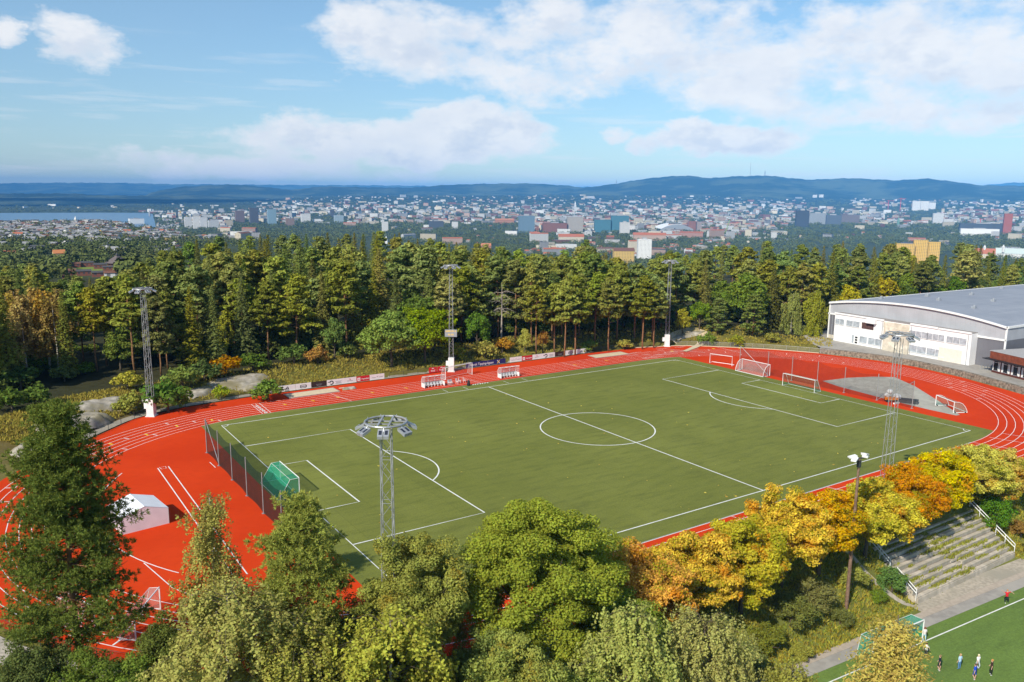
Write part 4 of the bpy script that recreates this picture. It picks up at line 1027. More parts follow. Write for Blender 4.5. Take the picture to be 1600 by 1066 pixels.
M_PAN1 = panel_mat('light_grey_cladding', (.40, .41, .44)); M_PAN2 = panel_mat('dark_grey_cladding', (.145, .145, .165)); M_RENDER = mat('white_render', (.80, .80, .80), var=.03, scale=.4, rough=.7)
M_GLASS = mat('window_glass', (.36, .40, .44), rough=.12, var=.22, scale=1.3, spec=.7); M_STAINED = mat('stained_concrete', (.66, .60, .50), var=.22, scale=.8, var2=(.5, .45, .36), scale2=.5)
mb = MB()
BZ = 6.2
mb.add([(0, y, BZ) for y in ysA] + [(0, y, arch(y)) for y in ysA], [(i + 1, i, n + i, n + i + 1) for i in range(ny)]); mb.build('upper_cladding', M_PAN1, t)
mb = MB(); mb.add([(0, 0, 0), (0, -GW, 0), (0, -GW, BZ), (0, 0, BZ)], [(0, 1, 2, 3)]); mb.build('lower_cladding', M_PAN2, t)
mb = MB(); mb.add([(0, -GW, BZ), (DEP, -GW, BZ), (DEP, -GW, EV), (0, -GW, EV)], [(0, 1, 2, 3)]); mb.add([(0, 0, 0), (DEP, 0, 0), (DEP, 0, EV), (0, 0, EV)], [(3, 2, 1, 0)]); mb.add([(DEP, 0, 0), (DEP, -GW, 0), (DEP, -GW, EV), (DEP, 0, EV)], [(3, 2, 1, 0)])
mb.build('side_cladding', M_PAN1, t)
mb = MB(); mb.add([(0, -GW, 0), (DEP, -GW, 0), (DEP, -GW, BZ - 2.2), (0, -GW, BZ - 2.2)], [(0, 1, 2, 3)], 0); mb.add([(0, -GW, BZ - 2.2), (DEP, -GW, BZ - 2.2), (DEP, -GW, BZ), (0, -GW, BZ)], [(0, 1, 2, 3)], 0); mb.build('side_wall', M_PAN2, t)
mb = MB(); a_ = [(-.35, y) for y in ysA]
mb.add([(-.12, y, arch(y) - .12) for y in ysA] + [(-.55, y, arch(y) - .1) for y in ysA] + [(-.55, y, arch(y) + .3) for y in ysA] + [(-.1, y, arch(y) + .3) for y in ysA],
       [(k * n + i, k * n + i + 1, (k + 1) * n + i + 1, (k + 1) * n + i) for k in range(3) for i in range(ny)])
mb.box((DEP / 2, 0.05, EV + .12), (DEP, .35, .45)); mb.box((DEP / 2, -GW - .05, EV + .12), (DEP, .35, .45)); mb.box((-.1, -1.9, BZ + .05), (.16, 4.3, .4)); mb.box((-.1, -GW + 3.2, BZ + .05), (.16, 6.6, .4)); mb.box((-.08, -GW + .12, EV / 2), (.2, .35, EV)); mb.box((-.08, -.12, EV / 2), (.2, .3, EV))
mb.build('fascia', M_WHITE, t)
for (dx, dy) in ((9, -8), (14, -20), (10, -31), (22, -12), (25, -27), (38, -36), (33, -17), (52, -29), (60, -10)):
    mb = MB(); mb.box((dx, dy, arch(dy) + .45), (.9, .9, .55)); mb.tube([(dx, dy, arch(dy) + .7), (dx, dy, arch(dy) + 1.0)], .28, 8); mb.build('roof_vent', M_LAMP, t)
for dy in (-3.0, -17.0, -24.4, -37.6): mb = MB(); mb.tube([(-2.55, dy, .1), (-2.55, dy, 6.6)], .06, 6); mb.build('downpipe', M_LAMP, t)
# white two storey block in front
X0, Y0, Y1, WH = -2.4, -3.6, -38.2, 6.9
segs = [(-3.6, -17.4, 6.75), (-24.2, -30.8, 7.0), (-30.8, -38.2, 6.85)]
mb = MB(); mb.box((X0 / 2 - .02, (Y0 + Y1) / 2, WH / 2), (abs(X0) - .06, abs(Y1 - Y0), WH)); o = mb.build('white_wing', M_RENDER, t)
mb = MB(); mb.box((-1.15, (Y0 + Y1) / 2, WH + .1), (2.5, abs(Y1 - Y0) - .2, .16)); mb.build('wing_roof', mat('felt', (.27, .25, .24), var=.15), t)
mb = MB(); mb.box((X0 - .06, -27.3, WH + .18), (.3, 6.6, .42)); mb.box((X0 - .06, -34.5, WH + .14), (.3, 7.4, .36)); mb.box((X0 - .06, -10.4, WH + .1), (.3, 13.7, .34)); mb.build('parapet', M_RENDER, t)
mb = MB(); mb.box((X0 - .3, -20.9, 2.75), (.6, 6.4, 5.5)); mb.box((X0 - .05, -20.5, 6.1), (.12, 6.6, 1.3)); mb.build('stained_bay', M_STAINED, t)
mb = MB(); mb.tube([(X0 - .62, -20.4, 3.7), (X0 - .75, -20.4, 3.7)], .3, 12); mb.build('wall_vent', M_BLACK, t)
mb = MB(); mb.box((X0 - .04, -33.9, 1.5), (.1, 5.2, 3.0)); mb.build('garage_door', mat('cream_door', (.72, .67, .58), var=.06), t)
def hall_win(y, w, z, h, n=2, m=None):
    mb = MB(); mb.box((X0 + .02, y, z), (.1, w + .16, h + .16)); fr = mb.build('window', M_RENDER, t)
    mb = MB(); mb.box((X0 - .0, y, z), (.12, w, h)); mb.build('pane', M_GLASS, fr)
    mb = MB()
    for k in range(1, n): mb.box((X0 - .03, y - w / 2 + w * k / n, z), (.12, .07, h))
    mb.box((X0 - .05, y, z - h / 2 - .06), (.2, w + .2, .1)); mb.build('glazing_bar', M_WHITE, fr)
for (y, w, n_) in ((-5.1, 2.5, 2), (-8.9, 3.7, 2), (-26.2, 4.4, 3), (-30.2, 4.0, 3), (-35.0, 4.4, 3)): hall_win(y, w, 5.0, 1.35, n_)
for (y, w, n_) in ((-12.1, 2.0, 1), (-15.3, 3.6, 2), (-26.1, 4.3, 2), (-30.5, 4.0, 2)): hall_win(y, w, 1.55, 1.5, n_)
mb = MB(); mb.box((X0 - .02, -9.2, 1.3), (.1, .5, 1.9)); mb.build('side_light', M_GLASS, t)
mb = MB(); mb.box((X0 - .03, -10.2, 1.15), (.1, 1.05, 2.2)); d_ = mb.build('entrance_door', M_WHITE, t)
for k in range(3): mb = MB(); mb.box((X0 - .06, -10.2, .55 + .62 * k), (.1, .66, .42)); mb.build('door_pane', M_BLACK, d_)
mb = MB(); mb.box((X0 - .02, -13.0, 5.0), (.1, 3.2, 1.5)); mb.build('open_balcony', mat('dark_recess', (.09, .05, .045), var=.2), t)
mb = MB(); mb.box((X0 - .5, -14.2, 6.35), (.9, 2.4, 1.0)); mb.build('balcony_hood', M_RENDER, t)
mb = MB(); mb.box((-.06, -1.8, .45), (.14, 3.4, .9)); mb.build('plinth', M_STAINED, t)

# brown timber club building
t = thing('club_building', 'low red brown timber clubhouse with white windows at the corner of the big hall', 'clubhouse', (93.6, -14.9, 1.2), math.atan2(-10.6, -3.4) + math.pi / 2)
CW, CD = 17.0, 15.0
mb = MB(); mb.box((CD / 2, -CW / 2, 1.5), (CD, CW, 3.0)); mb.build('wall', M_RENDER, t)
mb = MB(); mb.box((CD / 2 - .3, -CW / 2, 3.75), (CD + .8, CW + .6, 1.5)); mb.build('timber_fascia', mat('red_brown_timber', (.20, .055, .028), var=.25, scale=1.5), t)
mb = MB(); mb.box((CD / 2 - .3, -CW / 2, 4.56), (CD + 1.0, CW + .8, .1)); mb.build('roof', mat('grey_felt_roof', (.38, .37, .37), var=.1), t)
mb = MB(); mb.box((CD / 2 - .9, -CW / 2 + .2, 2.92), (CD + 2.0, CW + 1.6, .14)); mb.build('eaves_canopy', M_BLACK, t)
mb = MB(); mb.box((-.07, -CW / 2, .22), (.2, CW + .05, .45)); mb.build('plinth', mat('dark_red_plinth', (.10, .03, .022), var=.2), t)
for k in range(7):
    y = -.9 - k * 2.35
    mb = MB(); mb.box((-.05, y, 1.6), (.16, 1.15, 2.0)); w_ = mb.build('window', M_BLACK, t)
    mb = MB(); mb.box((-.1, y, 2.25), (.12, 1.15, .07)); mb.box((-.1, y - .56, 1.6), (.12, .07, 2.0)); mb.box((-.1, y + .56, 1.6), (.12, .07, 2.0)); mb.build('window_frame', M_WHITE, w_)
    mb = MB(); mb.box((-.09, y - 1.18, 1.55), (.18, .14, 2.7)); mb.build('post', mat('dark_red_plinth', ()) if False else MATS['dark_red_plinth'], t)
t = thing('bike_rack', 'grey metal bicycle rack between the white hall wing and the timber clubhouse', 'bike rack', (94.9, -13.6, 1.24), R_(-70))
for k in range(6):
    mb = MB(); x = -1.4 + k * .55; mb.tube([(x, 0, 0), (x, 0, .8), (x, .7, .8), (x, .7, 0)], .03, 6); mb.build('hoop', M_GALV, t)
mb = MB(); mb.tube([(-1.6, 0, .08), (1.6, 0, .08)], .035, 6); mb.build('base_rail', M_GALV, t)

# ------------------------------------------------------------------ people
def person(label, px, py, face, shirt, legs, hair, pose='walk', h=1.5, shoes=(.7, .7, .7), bare=False):
    x, y = G(px, py, LOW_Z + .04)
    bm = bmesh.new(); L = bm.verts.layers.skin.verify(); s = h / 1.75
    V = {}
    def vert(k, co, r, par=None, root=False):
        v = bm.verts.new([c * s for c in co]); v[L].radius = (r * s, r * s); v[L].use_root = root; V[k] = v
        if par: bm.edges.new((V[par], v))
    st = {'walk': .18, 'stand': .02, 'kick': .45, 'run': .3}[pose]
    vert('pelvis', (0, 0, .95), .135, root=True); vert('waist', (0, 0, 1.1), .125, 'pelvis'); vert('chest', (0, -.01, 1.32), .155, 'waist'); vert('neck', (0, -.02, 1.5), .06, 'chest'); vert('head', (0, -.03, 1.62), .095, 'neck'); vert('crown', (0, -.02, 1.73), .075, 'head'); vert('nose', (0, -.14, 1.63), .018, 'head')
    for sd_, e in ((-1, 'l'), (1, 'r')):
        k = sd_ * st
        vert('hip' + e, (sd_ * .1, 0, .88), .095, 'pelvis'); vert('knee' + e, (sd_ * .11, -k * .55 - .03, .5), .065, 'hip' + e)
        fy, fz = k * .9, .1 + (.22 if (pose in ('kick', 'run') and sd_ > 0) else 0)
        vert('ankle' + e, (sd_ * .11, (fy if sd_ > 0 else -abs(k) * .5 * -1) * (1 if sd_ > 0 else .2), fz), .042, 'knee' + e); vert('toe' + e, (sd_ * .12, V['ankle' + e].co.y / s - .17, max(.04, fz - .06)), .04, 'ankle' + e)
        vert('sh' + e, (sd_ * .19, 0, 1.42), .068, 'chest')
        if pose == 'kick': el, wr = (sd_ * .42, -.02, 1.5 + .04 * sd_), (sd_ * .66, -.05, 1.52 + .14 * -sd_)
        else: el, wr = (sd_ * .27, k * .5 + .03, 1.14), (sd_ * .28, k * .9 - .08, .9)
        vert('el' + e, el, .045, 'sh' + e); vert('wr' + e, wr, .033, 'el' + e)
        d = (Vector(wr) - Vector(el)).normalized(); q = d.orthogonal().normalized()
        vert('palm' + e, Vector(wr) + d * .07, .034, 'wr' + e)
        for f in range(4): vert('f%d%s' % (f, e), Vector(wr) + d * (.155 + .012 * (f in (1, 2))) + q * (.022 * (f - 1.5)), .009, 'palm' + e)
        vert('th' + e, Vector(wr) + d * .09 + q * -.06, .010, 'wr' + e)
    me = bpy.data.meshes.new('body'); bm.to_mesh(me); bm.free()
    o = bpy.data.objects.new('body_source', me); COL.objects.link(o)
    o.modifiers.new('s', 'SKIN').use_smooth_shade = True; o.modifiers.new('b', 'SUBSURF').levels = 1
    bpy.context.view_layer.update(); me2 = bpy.data.meshes.new_from_object(o.evaluated_get(bpy.context.evaluated_depsgraph_get())); bpy.data.objects.remove(o)
    key = lambda c, n: mat('%s_%02d%02d%02d' % (n, int(c[0] * 99), int(c[1] * 99), int(c[2] * 99)), c, var=.08)
    me2.materials.clear(); 
    for m in (mat('skin', (.55, .33, .24), var=.05), key(shirt, 'shirt'), key(legs, 'trousers'), key(shoes, 'shoes')): me2.materials.append(m)
    for p in me2.polygons:
        c = p.center / s; r = abs(c.x)
        mi = 0
        if c.z > 1.5 and r < .15: mi = 0
        elif .93 < c.z and (r < .3 if pose != 'kick' else r < .36) and not (r > .21 and c.z < 1.2): mi = 1
        elif c.z <= .93 and r < .225: mi = 3 if c.z < .11 else (0 if (bare and c.z < .55) else 2)
        p.material_index = mi; p.use_smooth = True
    t = thing('person', label, 'person', (x, y, LOW_Z + .04), R_(face), 'people on the low pitch')
    link('body', me2, t)
    hb = bmesh.new(); bmesh.ops.create_icosphere(hb, subdivisions=2, radius=.115 * s)
    for v in hb.verts:
        v.co.z *= 1.05; v.co += Vector((0, 0.015 * s, 1.685 * s))
        if v.co.y < -.05 * s and v.co.z < 1.68 * s: v.co.y = -.05 * s
    hm = bpy.data.meshes.new('hair'); hb.to_mesh(hm); hb.free(); hm.materials.append(key(hair, 'hair_colour')); link('hair', hm, t)
person('person in a red shirt and dark trousers running with both arms spread', 1572, 943, -35, (.6, .02, .03), (.02, .022, .025), (.45, .2, .06), 'kick', 1.5)
person('person in a white top and pale blue trousers beside the goal post', 1443.5, 1003, 150, (.75, .68, .66), (.45, .68, .74), (.22, .08, .05), 'walk', 1.5, (.05, .05, .05))
person('person in a pale top half hidden behind the yellow spruce', 1446, 1027, 100, (.72, .72, .68), (.05, .05, .06), (.1, .04, .04), 'walk', 1.45)
person('person in navy shirt and navy shorts with bare legs', 1467, 1048, 190, (.015, .02, .04), (.012, .014, .03), (.25, .16, .08), 'walk', 1.5, bare=True)
person('person in light blue shirt and blue trousers, arms down', 1498.5, 1046, 170, (.42, .62, .8), (.10, .22, .42), (.5, .32, .15), 'stand', 1.5, (.1, .2, .35))
person('person with blond hair and white shirt behind the blue one', 1527, 1046, 160, (.78, .76, .74), (.5, .55, .6), (.75, .66, .42), 'run', 1.45, (.03, .03, .03))
person('person in royal blue shirt and shorts with bare legs', 1522, 1062, 180, (.02, .08, .55), (.03, .07, .35), (.12, .08, .05), 'walk', 1.5, bare=True)
person('person in black and orange shirt and black trousers', 1548, 1055, 190, (.05, .025, .018), (.02, .02, .02), (.55, .25, .08), 'walk', 1.5)
# ================================================================== trees
def leaf_quads(P, N, S, asp=.55, rg=rng):
    """one small diamond per leaf or needle spray: centres P, normals N, half lengths S"""
    n = len(P); N = N / np.maximum(np.linalg.norm(N, axis=1, keepdims=True), 1e-6)
    r = rg.normal(size=(n, 3)); t = np.cross(N, r); t /= np.maximum(np.linalg.norm(t, axis=1, keepdims=True), 1e-6); b = np.cross(N, t)
    S = np.broadcast_to(np.asarray(S, float), (n,))[:, None]
    V = np.stack([P - t * S, P + b * S * asp, P + t * S, P - b * S * asp], 1).reshape(-1, 3)
    return V, np.arange(4 * n).reshape(-1, 4)
def spray_quads(P, D, L, Wd, rg=rng):
    """narrow blades: roots P, directions D, lengths L, half width Wd"""
    n = len(P); D = D / np.maximum(np.linalg.norm(D, axis=1, keepdims=True), 1e-6); r = rg.normal(size=(n, 3)); b = np.cross(D, r); b /= np.maximum(np.linalg.norm(b, axis=1, keepdims=True), 1e-6)
    L = np.broadcast_to(np.asarray(L, float), (n,))[:, None]; Wd = np.broadcast_to(np.asarray(Wd, float), (n,))[:, None]
    V = np.stack([P, P + D * L * .5 + b * Wd, P + D * L, P + D * L * .5 - b * Wd], 1).reshape(-1, 3)
    return V, np.arange(4 * n).reshape(-1, 4)
def ellip(n, rg, shell=.45):
    d = rg.normal(size=(n, 3)); d /= np.linalg.norm(d, axis=1, keepdims=True); return d * (rg.random((n, 1)) ** shell), d
def clump_leaves(clumps, per, size, asp, rg, up=.35, rnd=.55, shell=.4):
    """clumps: list of (centre, (rx,ry,rz)); leaves spread through each and facing outward"""
    Ps, Ns, Ss = [], [], []
    for c, rad in clumps:
        k = max(6, int(per * rg.uniform(.75, 1.25))); p, d = ellip(k, rg, shell); rad = np.array(rad)
        Ps.append(np.array(c) + p * rad); nn = d / rad * rad.mean(); Ns.append(nn + np.array([0, 0, up]) + rg.normal(size=(k, 3)) * rnd); Ss.append(size * rg.uniform(.65, 1.35, k))
    return leaf_quads(np.concatenate(Ps), np.concatenate(Ns), np.concatenate(Ss), asp, rg)
def join(parts):
    V, F, o = [], [], 0
    for v, f in parts: V.append(v); F.append(f + o); o += len(v)
    return np.concatenate(V), np.concatenate(F)
def taper_pts(h, r0, r1, rg, lean=.02, n=6):
    x, y = 0, 0; pts = []; rs = []
    for i in range(n + 1):
        u = i / n; pts.append((x, y, h * u)); rs.append(r0 * (1 - u) ** .8 + r1); x += rg.normal() * lean * h / n; y += rg.normal() * lean * h / n
    return pts, rs
def along(pts, u):
    u = min(max(u, 0), .9999) * (len(pts) - 1); i = int(u); return np.array(pts[i]) * (1 - (u - i)) + np.array(pts[i + 1]) * (u - i)

def pine_proto(seed, H=20, base=.45, R=3.4, leafs=1.0, size=.34, blades=False, dense=1.0, pw=2.4):
    rg = np.random.default_rng(seed); pts, rs = taper_pts(H * .97, .2 * H / 20, .03, rg, .03); mb = MB(); mb.tube(pts, rs, 8)
    clumps = []; nb = int(62 * dense)
    for i in range(nb):
        u = base + (1 - base) * ((i + rg.random()) / nb); o = along(pts, u); q = (u - base) / (1 - base)
        L = R * (1 - q ** pw) * (.45 + .55 * min(1, q * 3.2 + .35)) * rg.uniform(.6, 1.15) + .35; a = rg.random() * 6.283; el = rg.uniform(-.08, .25) + .45 * q
        d = np.array([math.cos(a) * math.cos(el), math.sin(a) * math.cos(el), math.sin(el)]); e = o + d * L
        if L > .8: mb.tube([o, o + d * L * .55 + [0, 0, -.08 * L], e], [.055 * H / 20 + .01, .035, .012], 5, cap=False)
        for k in range(3 if L > 1.2 else 2):
            s = rg.uniform(.5, 1.05); c = o + d * L * s + rg.normal(size=3) * [.45, .45, .18]; w = rg.uniform(.7, 1.2) * (.75 + .25 * R / 3.4); clumps.append((c, (w, w, w * rg.uniform(.36, .55))))
    clumps.append((np.array(pts[-1]), (.5, .5, .7)))
    for i in range(3):                                                      # dead lower snags
        u = base * rg.uniform(.45, .95); o = along(pts, u); a = rg.random() * 6.28; mb.tube([o, o + np.array([math.cos(a), math.sin(a), .1]) * rg.uniform(.6, 1.6)], [.03, .008], 4, cap=False)
    if blades:
        Pp, Dd = [], []
        for c, rad in clumps:
            for _ in range(int(15 * leafs)):
                p, d = ellip(1, rg, .5); tip = np.array(c) + p[0] * np.array(rad); nb_ = 15; dd = rg.normal(size=(nb_, 3)) + np.array([0, 0, .8]) + d * .8; Pp.append(np.repeat(tip[None], nb_, 0)); Dd.append(dd)
        V, F = spray_quads(np.concatenate(Pp), np.concatenate(Dd), rg.uniform(.2, .36, sum(len(a) for a in Pp)), .028, rg)
    else: V, F = clump_leaves(clumps, 27 * leafs, size, .55, rg, up=.5, rnd=.5, shell=.5)
    return mb, V, F, H
def spruce_proto(seed, H=22, R=3.0, base=.08, size=.36, dense=1.0, pw=.85):
    rg = np.random.default_rng(seed); pts, rs = taper_pts(H, .2, .02, rg, .008); mb = MB(); mb.tube(pts, rs, 8); P, N, S = [], [], []
    z = base * H
    while z < H * .985:
        q = (z / H - base) / (1 - base); rad = R * (1 - q) ** pw * rg.uniform(.82, 1.12) + .18; nb = max(4, int(9 * dense))
        a0 = rg.random() * 6.28
        for k in range(nb):
            a = a0 + 6.283 * k / nb + rg.normal() * .2; L = rad * rg.uniform(.7, 1.15); c, s = math.cos(a), math.sin(a); droop = .22 + .25 * (1 - q)
            n = max(3, int(L * 7.0 * (.34 / size) ** 1.2))
            t = rg.random(n) ** .7; side = rg.normal(size=n) * .2 * (.4 + L * .25); zz = z - droop * L * t ** 1.4 + .12 * L * t ** 4 + rg.normal(size=n) * .07
            P.append(np.column_stack([c * t * L - s * side, s * t * L + c * side, zz])); N.append(np.column_stack([c * .55 + rg.normal(size=n) * .45, s * .55 + rg.normal(size=n) * .45, .75 + rg.normal(size=n) * .35])); S.append(size * rg.uniform(.6, 1.25, n) * (.55 + .45 * (1 - q)))
        z += .32 + .36 * (1 - q)
    V, F = leaf_quads(np.concatenate(P), np.concatenate(N), np.concatenate(S), .42, rg); return mb, V, F, H
def leafy_proto(seed, H=13, R=5, base=.18, nclump=80, per=46, size=.3, shape='round', asp=.62, crad=(.9, 1.5), limbs=9, squash=.85, pull=1.75):
    rg = np.random.default_rng(seed); mb = MB(); pts, rs = taper_pts(H * .55, .24 * H / 13, .07, rg, .03); mb.tube(pts, rs, 8)
    zc = H * (base + (1 - base) * .52); rz = H * (1 - base) * .5; clumps = []
    for i in range(limbs):
        a = 6.283 * i / limbs + rg.normal() * .3; o = along(pts, rg.uniform(.45, 1)); e = np.array([math.cos(a) * R * .6, math.sin(a) * R * .6, zc + rg.uniform(-.35, .55) * rz]); mb.tube([o, (o + e) / 2 + [0, 0, -.3], e], [.1 * H / 13, .06, .02], 5, cap=False)
    for i in range(nclump):
        u = rg.random(); d = rg.normal(size=3); d /= np.linalg.norm(d); d[2] = d[2] if d[2] > -.55 else -d[2] * .4
        rr = u ** .25 * rg.uniform(.74, .97)
        prof = 1.0
        if shape == 'cone': prof = max(.2, 1 - .62 * max(0, d[2] * rr))
        if shape == 'tall': prof = 1.0 - .25 * abs(d[2])
        lump = 1 + .11 * math.sin(d[0] * 4 + seed) * math.sin(d[1] * 4.3 + 2 * seed)
        c = np.array([d[0] * R * rr * prof * lump, d[1] * R * rr * prof * lump, zc + d[2] * rz * rr * lump]); w = rg.uniform(*crad); clumps.append((c, (w, w, w * squash)))
    C_ = np.array([k[0] for k in clumps]); mid = np.array([0, 0, zc])
    for _ in range(6):                                                      # no tuft may hang clear of its neighbours
        for i in range(len(C_)):
            dd = np.sort(np.linalg.norm(C_ - C_[i], axis=1))[min(2, len(C_) - 1)]
            if dd > pull * clumps[i][1][0]: C_[i] = mid + (C_[i] - mid) * .9
    clumps = [(C_[i], clumps[i][1]) for i in range(len(C_))]
    V, F = clump_leaves(clumps, per, size, asp, rg, up=.35, rnd=.6, shell=.33); return mb, V, F, H
def birch_proto(seed, H=14, R=3.2, base=.15, nbr=60, size=.09, step=.12, weep=1.6, per=3, sparse=1.0):
    """drooping strings of small leaves on thin arching twigs"""
    rg = np.random.default_rng(seed); mb = MB(); pts, rs = taper_pts(H * .97, .15 * H / 14, .02, rg, .035, 8); mb.tube(pts, rs, 8); P = []
    for i in range(nbr):
        u = base + (1 - base) * ((i + rg.random()) / nbr) ** .9; o = along(pts, u); q = (u - base) / (1 - base); L = R * (.35 + 1.0 * math.sin(math.pi * min(1, (1 - q) * .62 + .06))) * rg.uniform(.55, 1.1); a = rg.random() * 6.283; el = .75 - .3 * (1 - q)
        d = np.array([math.cos(a) * math.cos(el), math.sin(a) * math.cos(el), math.sin(el)]); m = o + d * L * .6; e = o + np.array([math.cos(a), math.sin(a), .12]) * L
        mb.tube([o, m, e], [.03, .016, .005], 4, mi=1, cap=False)
        for k in range(int((6 + 5 * L / R) * sparse)):
            s = rg.uniform(.3, 1.05); b = (m * (1 - (s - .5) * 2) + e * (s - .5) * 2) if s > .5 else (o * (1 - 2 * s) + m * 2 * s); b = b + rg.normal(size=3) * [.3, .3, .15]
            hl = weep * rg.uniform(.35, 1.0); n = max(3, int(hl / step)); t = np.linspace(0, 1, n); sway = rg.normal(size=2) * .16
            st = np.column_stack([b[0] + sway[0] * t + rg.normal(size=n) * .05, b[1] + sway[1] * t + rg.normal(size=n) * .05, b[2] - hl * t])
            P.append(np.repeat(st, per, 0) + rg.normal(size=(n * per, 3)) * [.075, .075, .06])
    P = np.concatenate(P); ctr = np.array([0, 0, H * .55]); out = P - ctr; out[:, 2] *= .3; out /= np.maximum(np.linalg.norm(out, axis=1, keepdims=True), .1)
    V, F = leaf_quads(P, out * .7 + rg.normal(size=P.shape) * .6 + [0, 0, .25], size * rg.uniform(.7, 1.35, len(P)), .7, rg); return mb, V, F, H

class Proto:
    def __init__(s, kind, data, leafm, barkm):
        mb, V, F, s.H = data; s.kind = kind; s.crown = np_mesh('crown', V, F, leafm); s.trunk = mb.mesh('trunk', [barkm, M_BARK]); s.trunk.polygons.foreach_set('use_smooth', [True] * len(s.trunk.polygons))
        s.rad = float(np.percentile(np.hypot(V[:, 0], V[:, 1]), 92))
TREES = []; FOL = (2.40, 2.30, 1.12)
def plant(name, pr, x, y, h, col, label, cat='tree', group=None, rz=None, z=None, wide=1.0):
    s = h / pr.H; z = H1(x, y) if z is None else z
    t = thing(name, label, cat, (x, y, z - .1), rng.random() * 6.28 if rz is None else rz, group); t.scale = (s * wide, s * wide, s)
    c = link('crown', pr.crown, t); c.color = (*[min(.85, k * f) for k, f in zip(col, FOL)], 1); link('trunk', pr.trunk, t)
    TREES.append(t); return t

def vary(col, v=.14): return tuple(float(k) for k in np.array(col) * (1 + rng.normal() * v) * (1 + rng.normal(size=3) * v * .35))
C_PINE = (0.136, 0.148, 0.046); C_PINE2 = (0.102, 0.130, 0.052); C_SPRUCE = (0.102, 0.102, 0.032); C_SPR2 = (0.072, 0.090, 0.036)
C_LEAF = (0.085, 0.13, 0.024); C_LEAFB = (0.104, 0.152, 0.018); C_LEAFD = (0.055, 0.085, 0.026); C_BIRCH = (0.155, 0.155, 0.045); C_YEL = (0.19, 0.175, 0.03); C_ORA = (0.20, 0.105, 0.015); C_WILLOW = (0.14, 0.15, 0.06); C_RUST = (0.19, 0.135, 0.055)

PINES = [Proto('pine', pine_proto(100 + i, 20, b, r, 1.2, .40), M_NEEDLE, M_PINEBARK) for i, (b, r) in enumerate(((.46, 3.7), (.3, 4.2), (.5, 3.5), (.2, 4.4), (.36, 4.0), (.12, 4.4)))]
SPRUCES = [Proto('spruce', spruce_proto(200 + i, 22, r, b, .40, 1.15), M_NEEDLE, M_BARK) for i, (r, b) in enumerate(((3.3, .06), (3.9, .04), (3.0, .1), (3.6, .06)))]
LEAFIES = [Proto('leafy', leafy_proto(300 + i, 13, r, .08, n, 56, .34, sh), M_LEAF, M_BARK) for i, (r, n, sh) in enumerate(((4.6, 80, 'round'), (3.6, 64, 'tall'), (5.2, 92, 'round'), (3.2, 56, 'cone')))]
BIRCHES = [Proto('birch', birch_proto(400 + i, 16, r, .25, 44, .24, .32, w, 2, 1.0), M_LEAF, M_BIRCHBARK) for i, (r, w) in enumerate(((2.6, 1.6), (3.1, 1.9), (2.2, 1.2)))]
WEEPER = Proto('weeping birch', birch_proto(450, 13, 2.8, .02, 52, .2, .26, 3.0, 2, 1.1), M_LEAF, M_BIRCHBARK)
SHRUBS = [Proto('shrub', leafy_proto(500 + i, 3.0, 1.9, .0, 26, 42, .2, 'round', crad=(.45, .75), limbs=5), M_LEAF, M_BARK) for i in range(3)]

# ------------------------------------------------------------------ the forest behind the track
SKY_X = [-60, 0, 40, 72, 88, 130, 152, 180, 200, 230, 262, 285, 320, 345, 375, 400, 440, 480, 500, 540, 580, 620, 650, 690, 740, 790, 820, 850, 890, 912, 935, 965, 1000, 1040, 1070, 1110, 1150, 1190, 1230, 1255, 1300, 1345, 1360, 1375, 1390, 1410, 1440, 1470, 1500, 1540, 1580, 1620, 1700]
SKY_Y = [430, 430, 420, 420, 441, 438, 443, 438, 420, 412, 395, 382, 378, 364, 378, 368, 372, 366, 362, 372, 352, 364, 374, 378, 382, 386, 392, 398, 392, 372, 390, 404, 412, 388, 400, 384, 384, 372, 384, 378, 372, 376, 363, 372, 362, 384, 398, 392, 370, 382, 398, 404, 400]
def sky_y(px): return float(np.interp(px, SKY_X, SKY_Y))
EDGE_X = [-80, 0, 60, 120, 180, 240, 300, 360, 400, 450, 510, 565, 640, 700, 760, 830, 900, 960, 1020, 1060, 1100, 1160, 1220, 1290, 1300]
EDGE_Y = [640, 632, 626, 606, 592, 596, 588, 576, 574, 566, 566, 562, 560, 556, 548, 544, 540, 534, 532, 516, 516, 520, 520, 512, 500]
def edge_xy(px):
    if px <= 1296: return G(px, float(np.interp(px, EDGE_X, EDGE_Y)), 1.4)
    a = az_of(px); d = HEAD * math.cos(a) + SIDE * math.sin(a); p, q = np.array([99.0, 36.5]), np.array([-6.4, 95.0])   # along the flank of the hall
    t = ((p - CAM[:2]) @ q) / (d @ q); return tuple(CAM[:2] + d * t)

LAND = [(-999, 'by the far left birches'), (115, 'between birches and left mast'), (232, 'just right of the left mast'), (420, 'above the white striped board'), (560, 'above the bright green maples'), (705, 'right of the scoreboard mast'), (800, 'above the right board row'), (930, 'left of the corner mast'), (1046, 'right of the corner mast'), (1180, 'behind the weeping birches'), (1296, 'behind the hall roof'), (1460, 'far along the hall roof')]
def where(px):
    k = 0
    for i, (x0, s) in enumerate(LAND):
        if px >= x0: k = i
    return LAND[k][1]
ROWW = ['at forest edge', 'in second row', 'deep in forest', 'on the skyline']
placed = []; used_xy = []
def ok(x, y, d): return all((x - a) ** 2 + (y - b) ** 2 > d * d for a, b in used_xy)

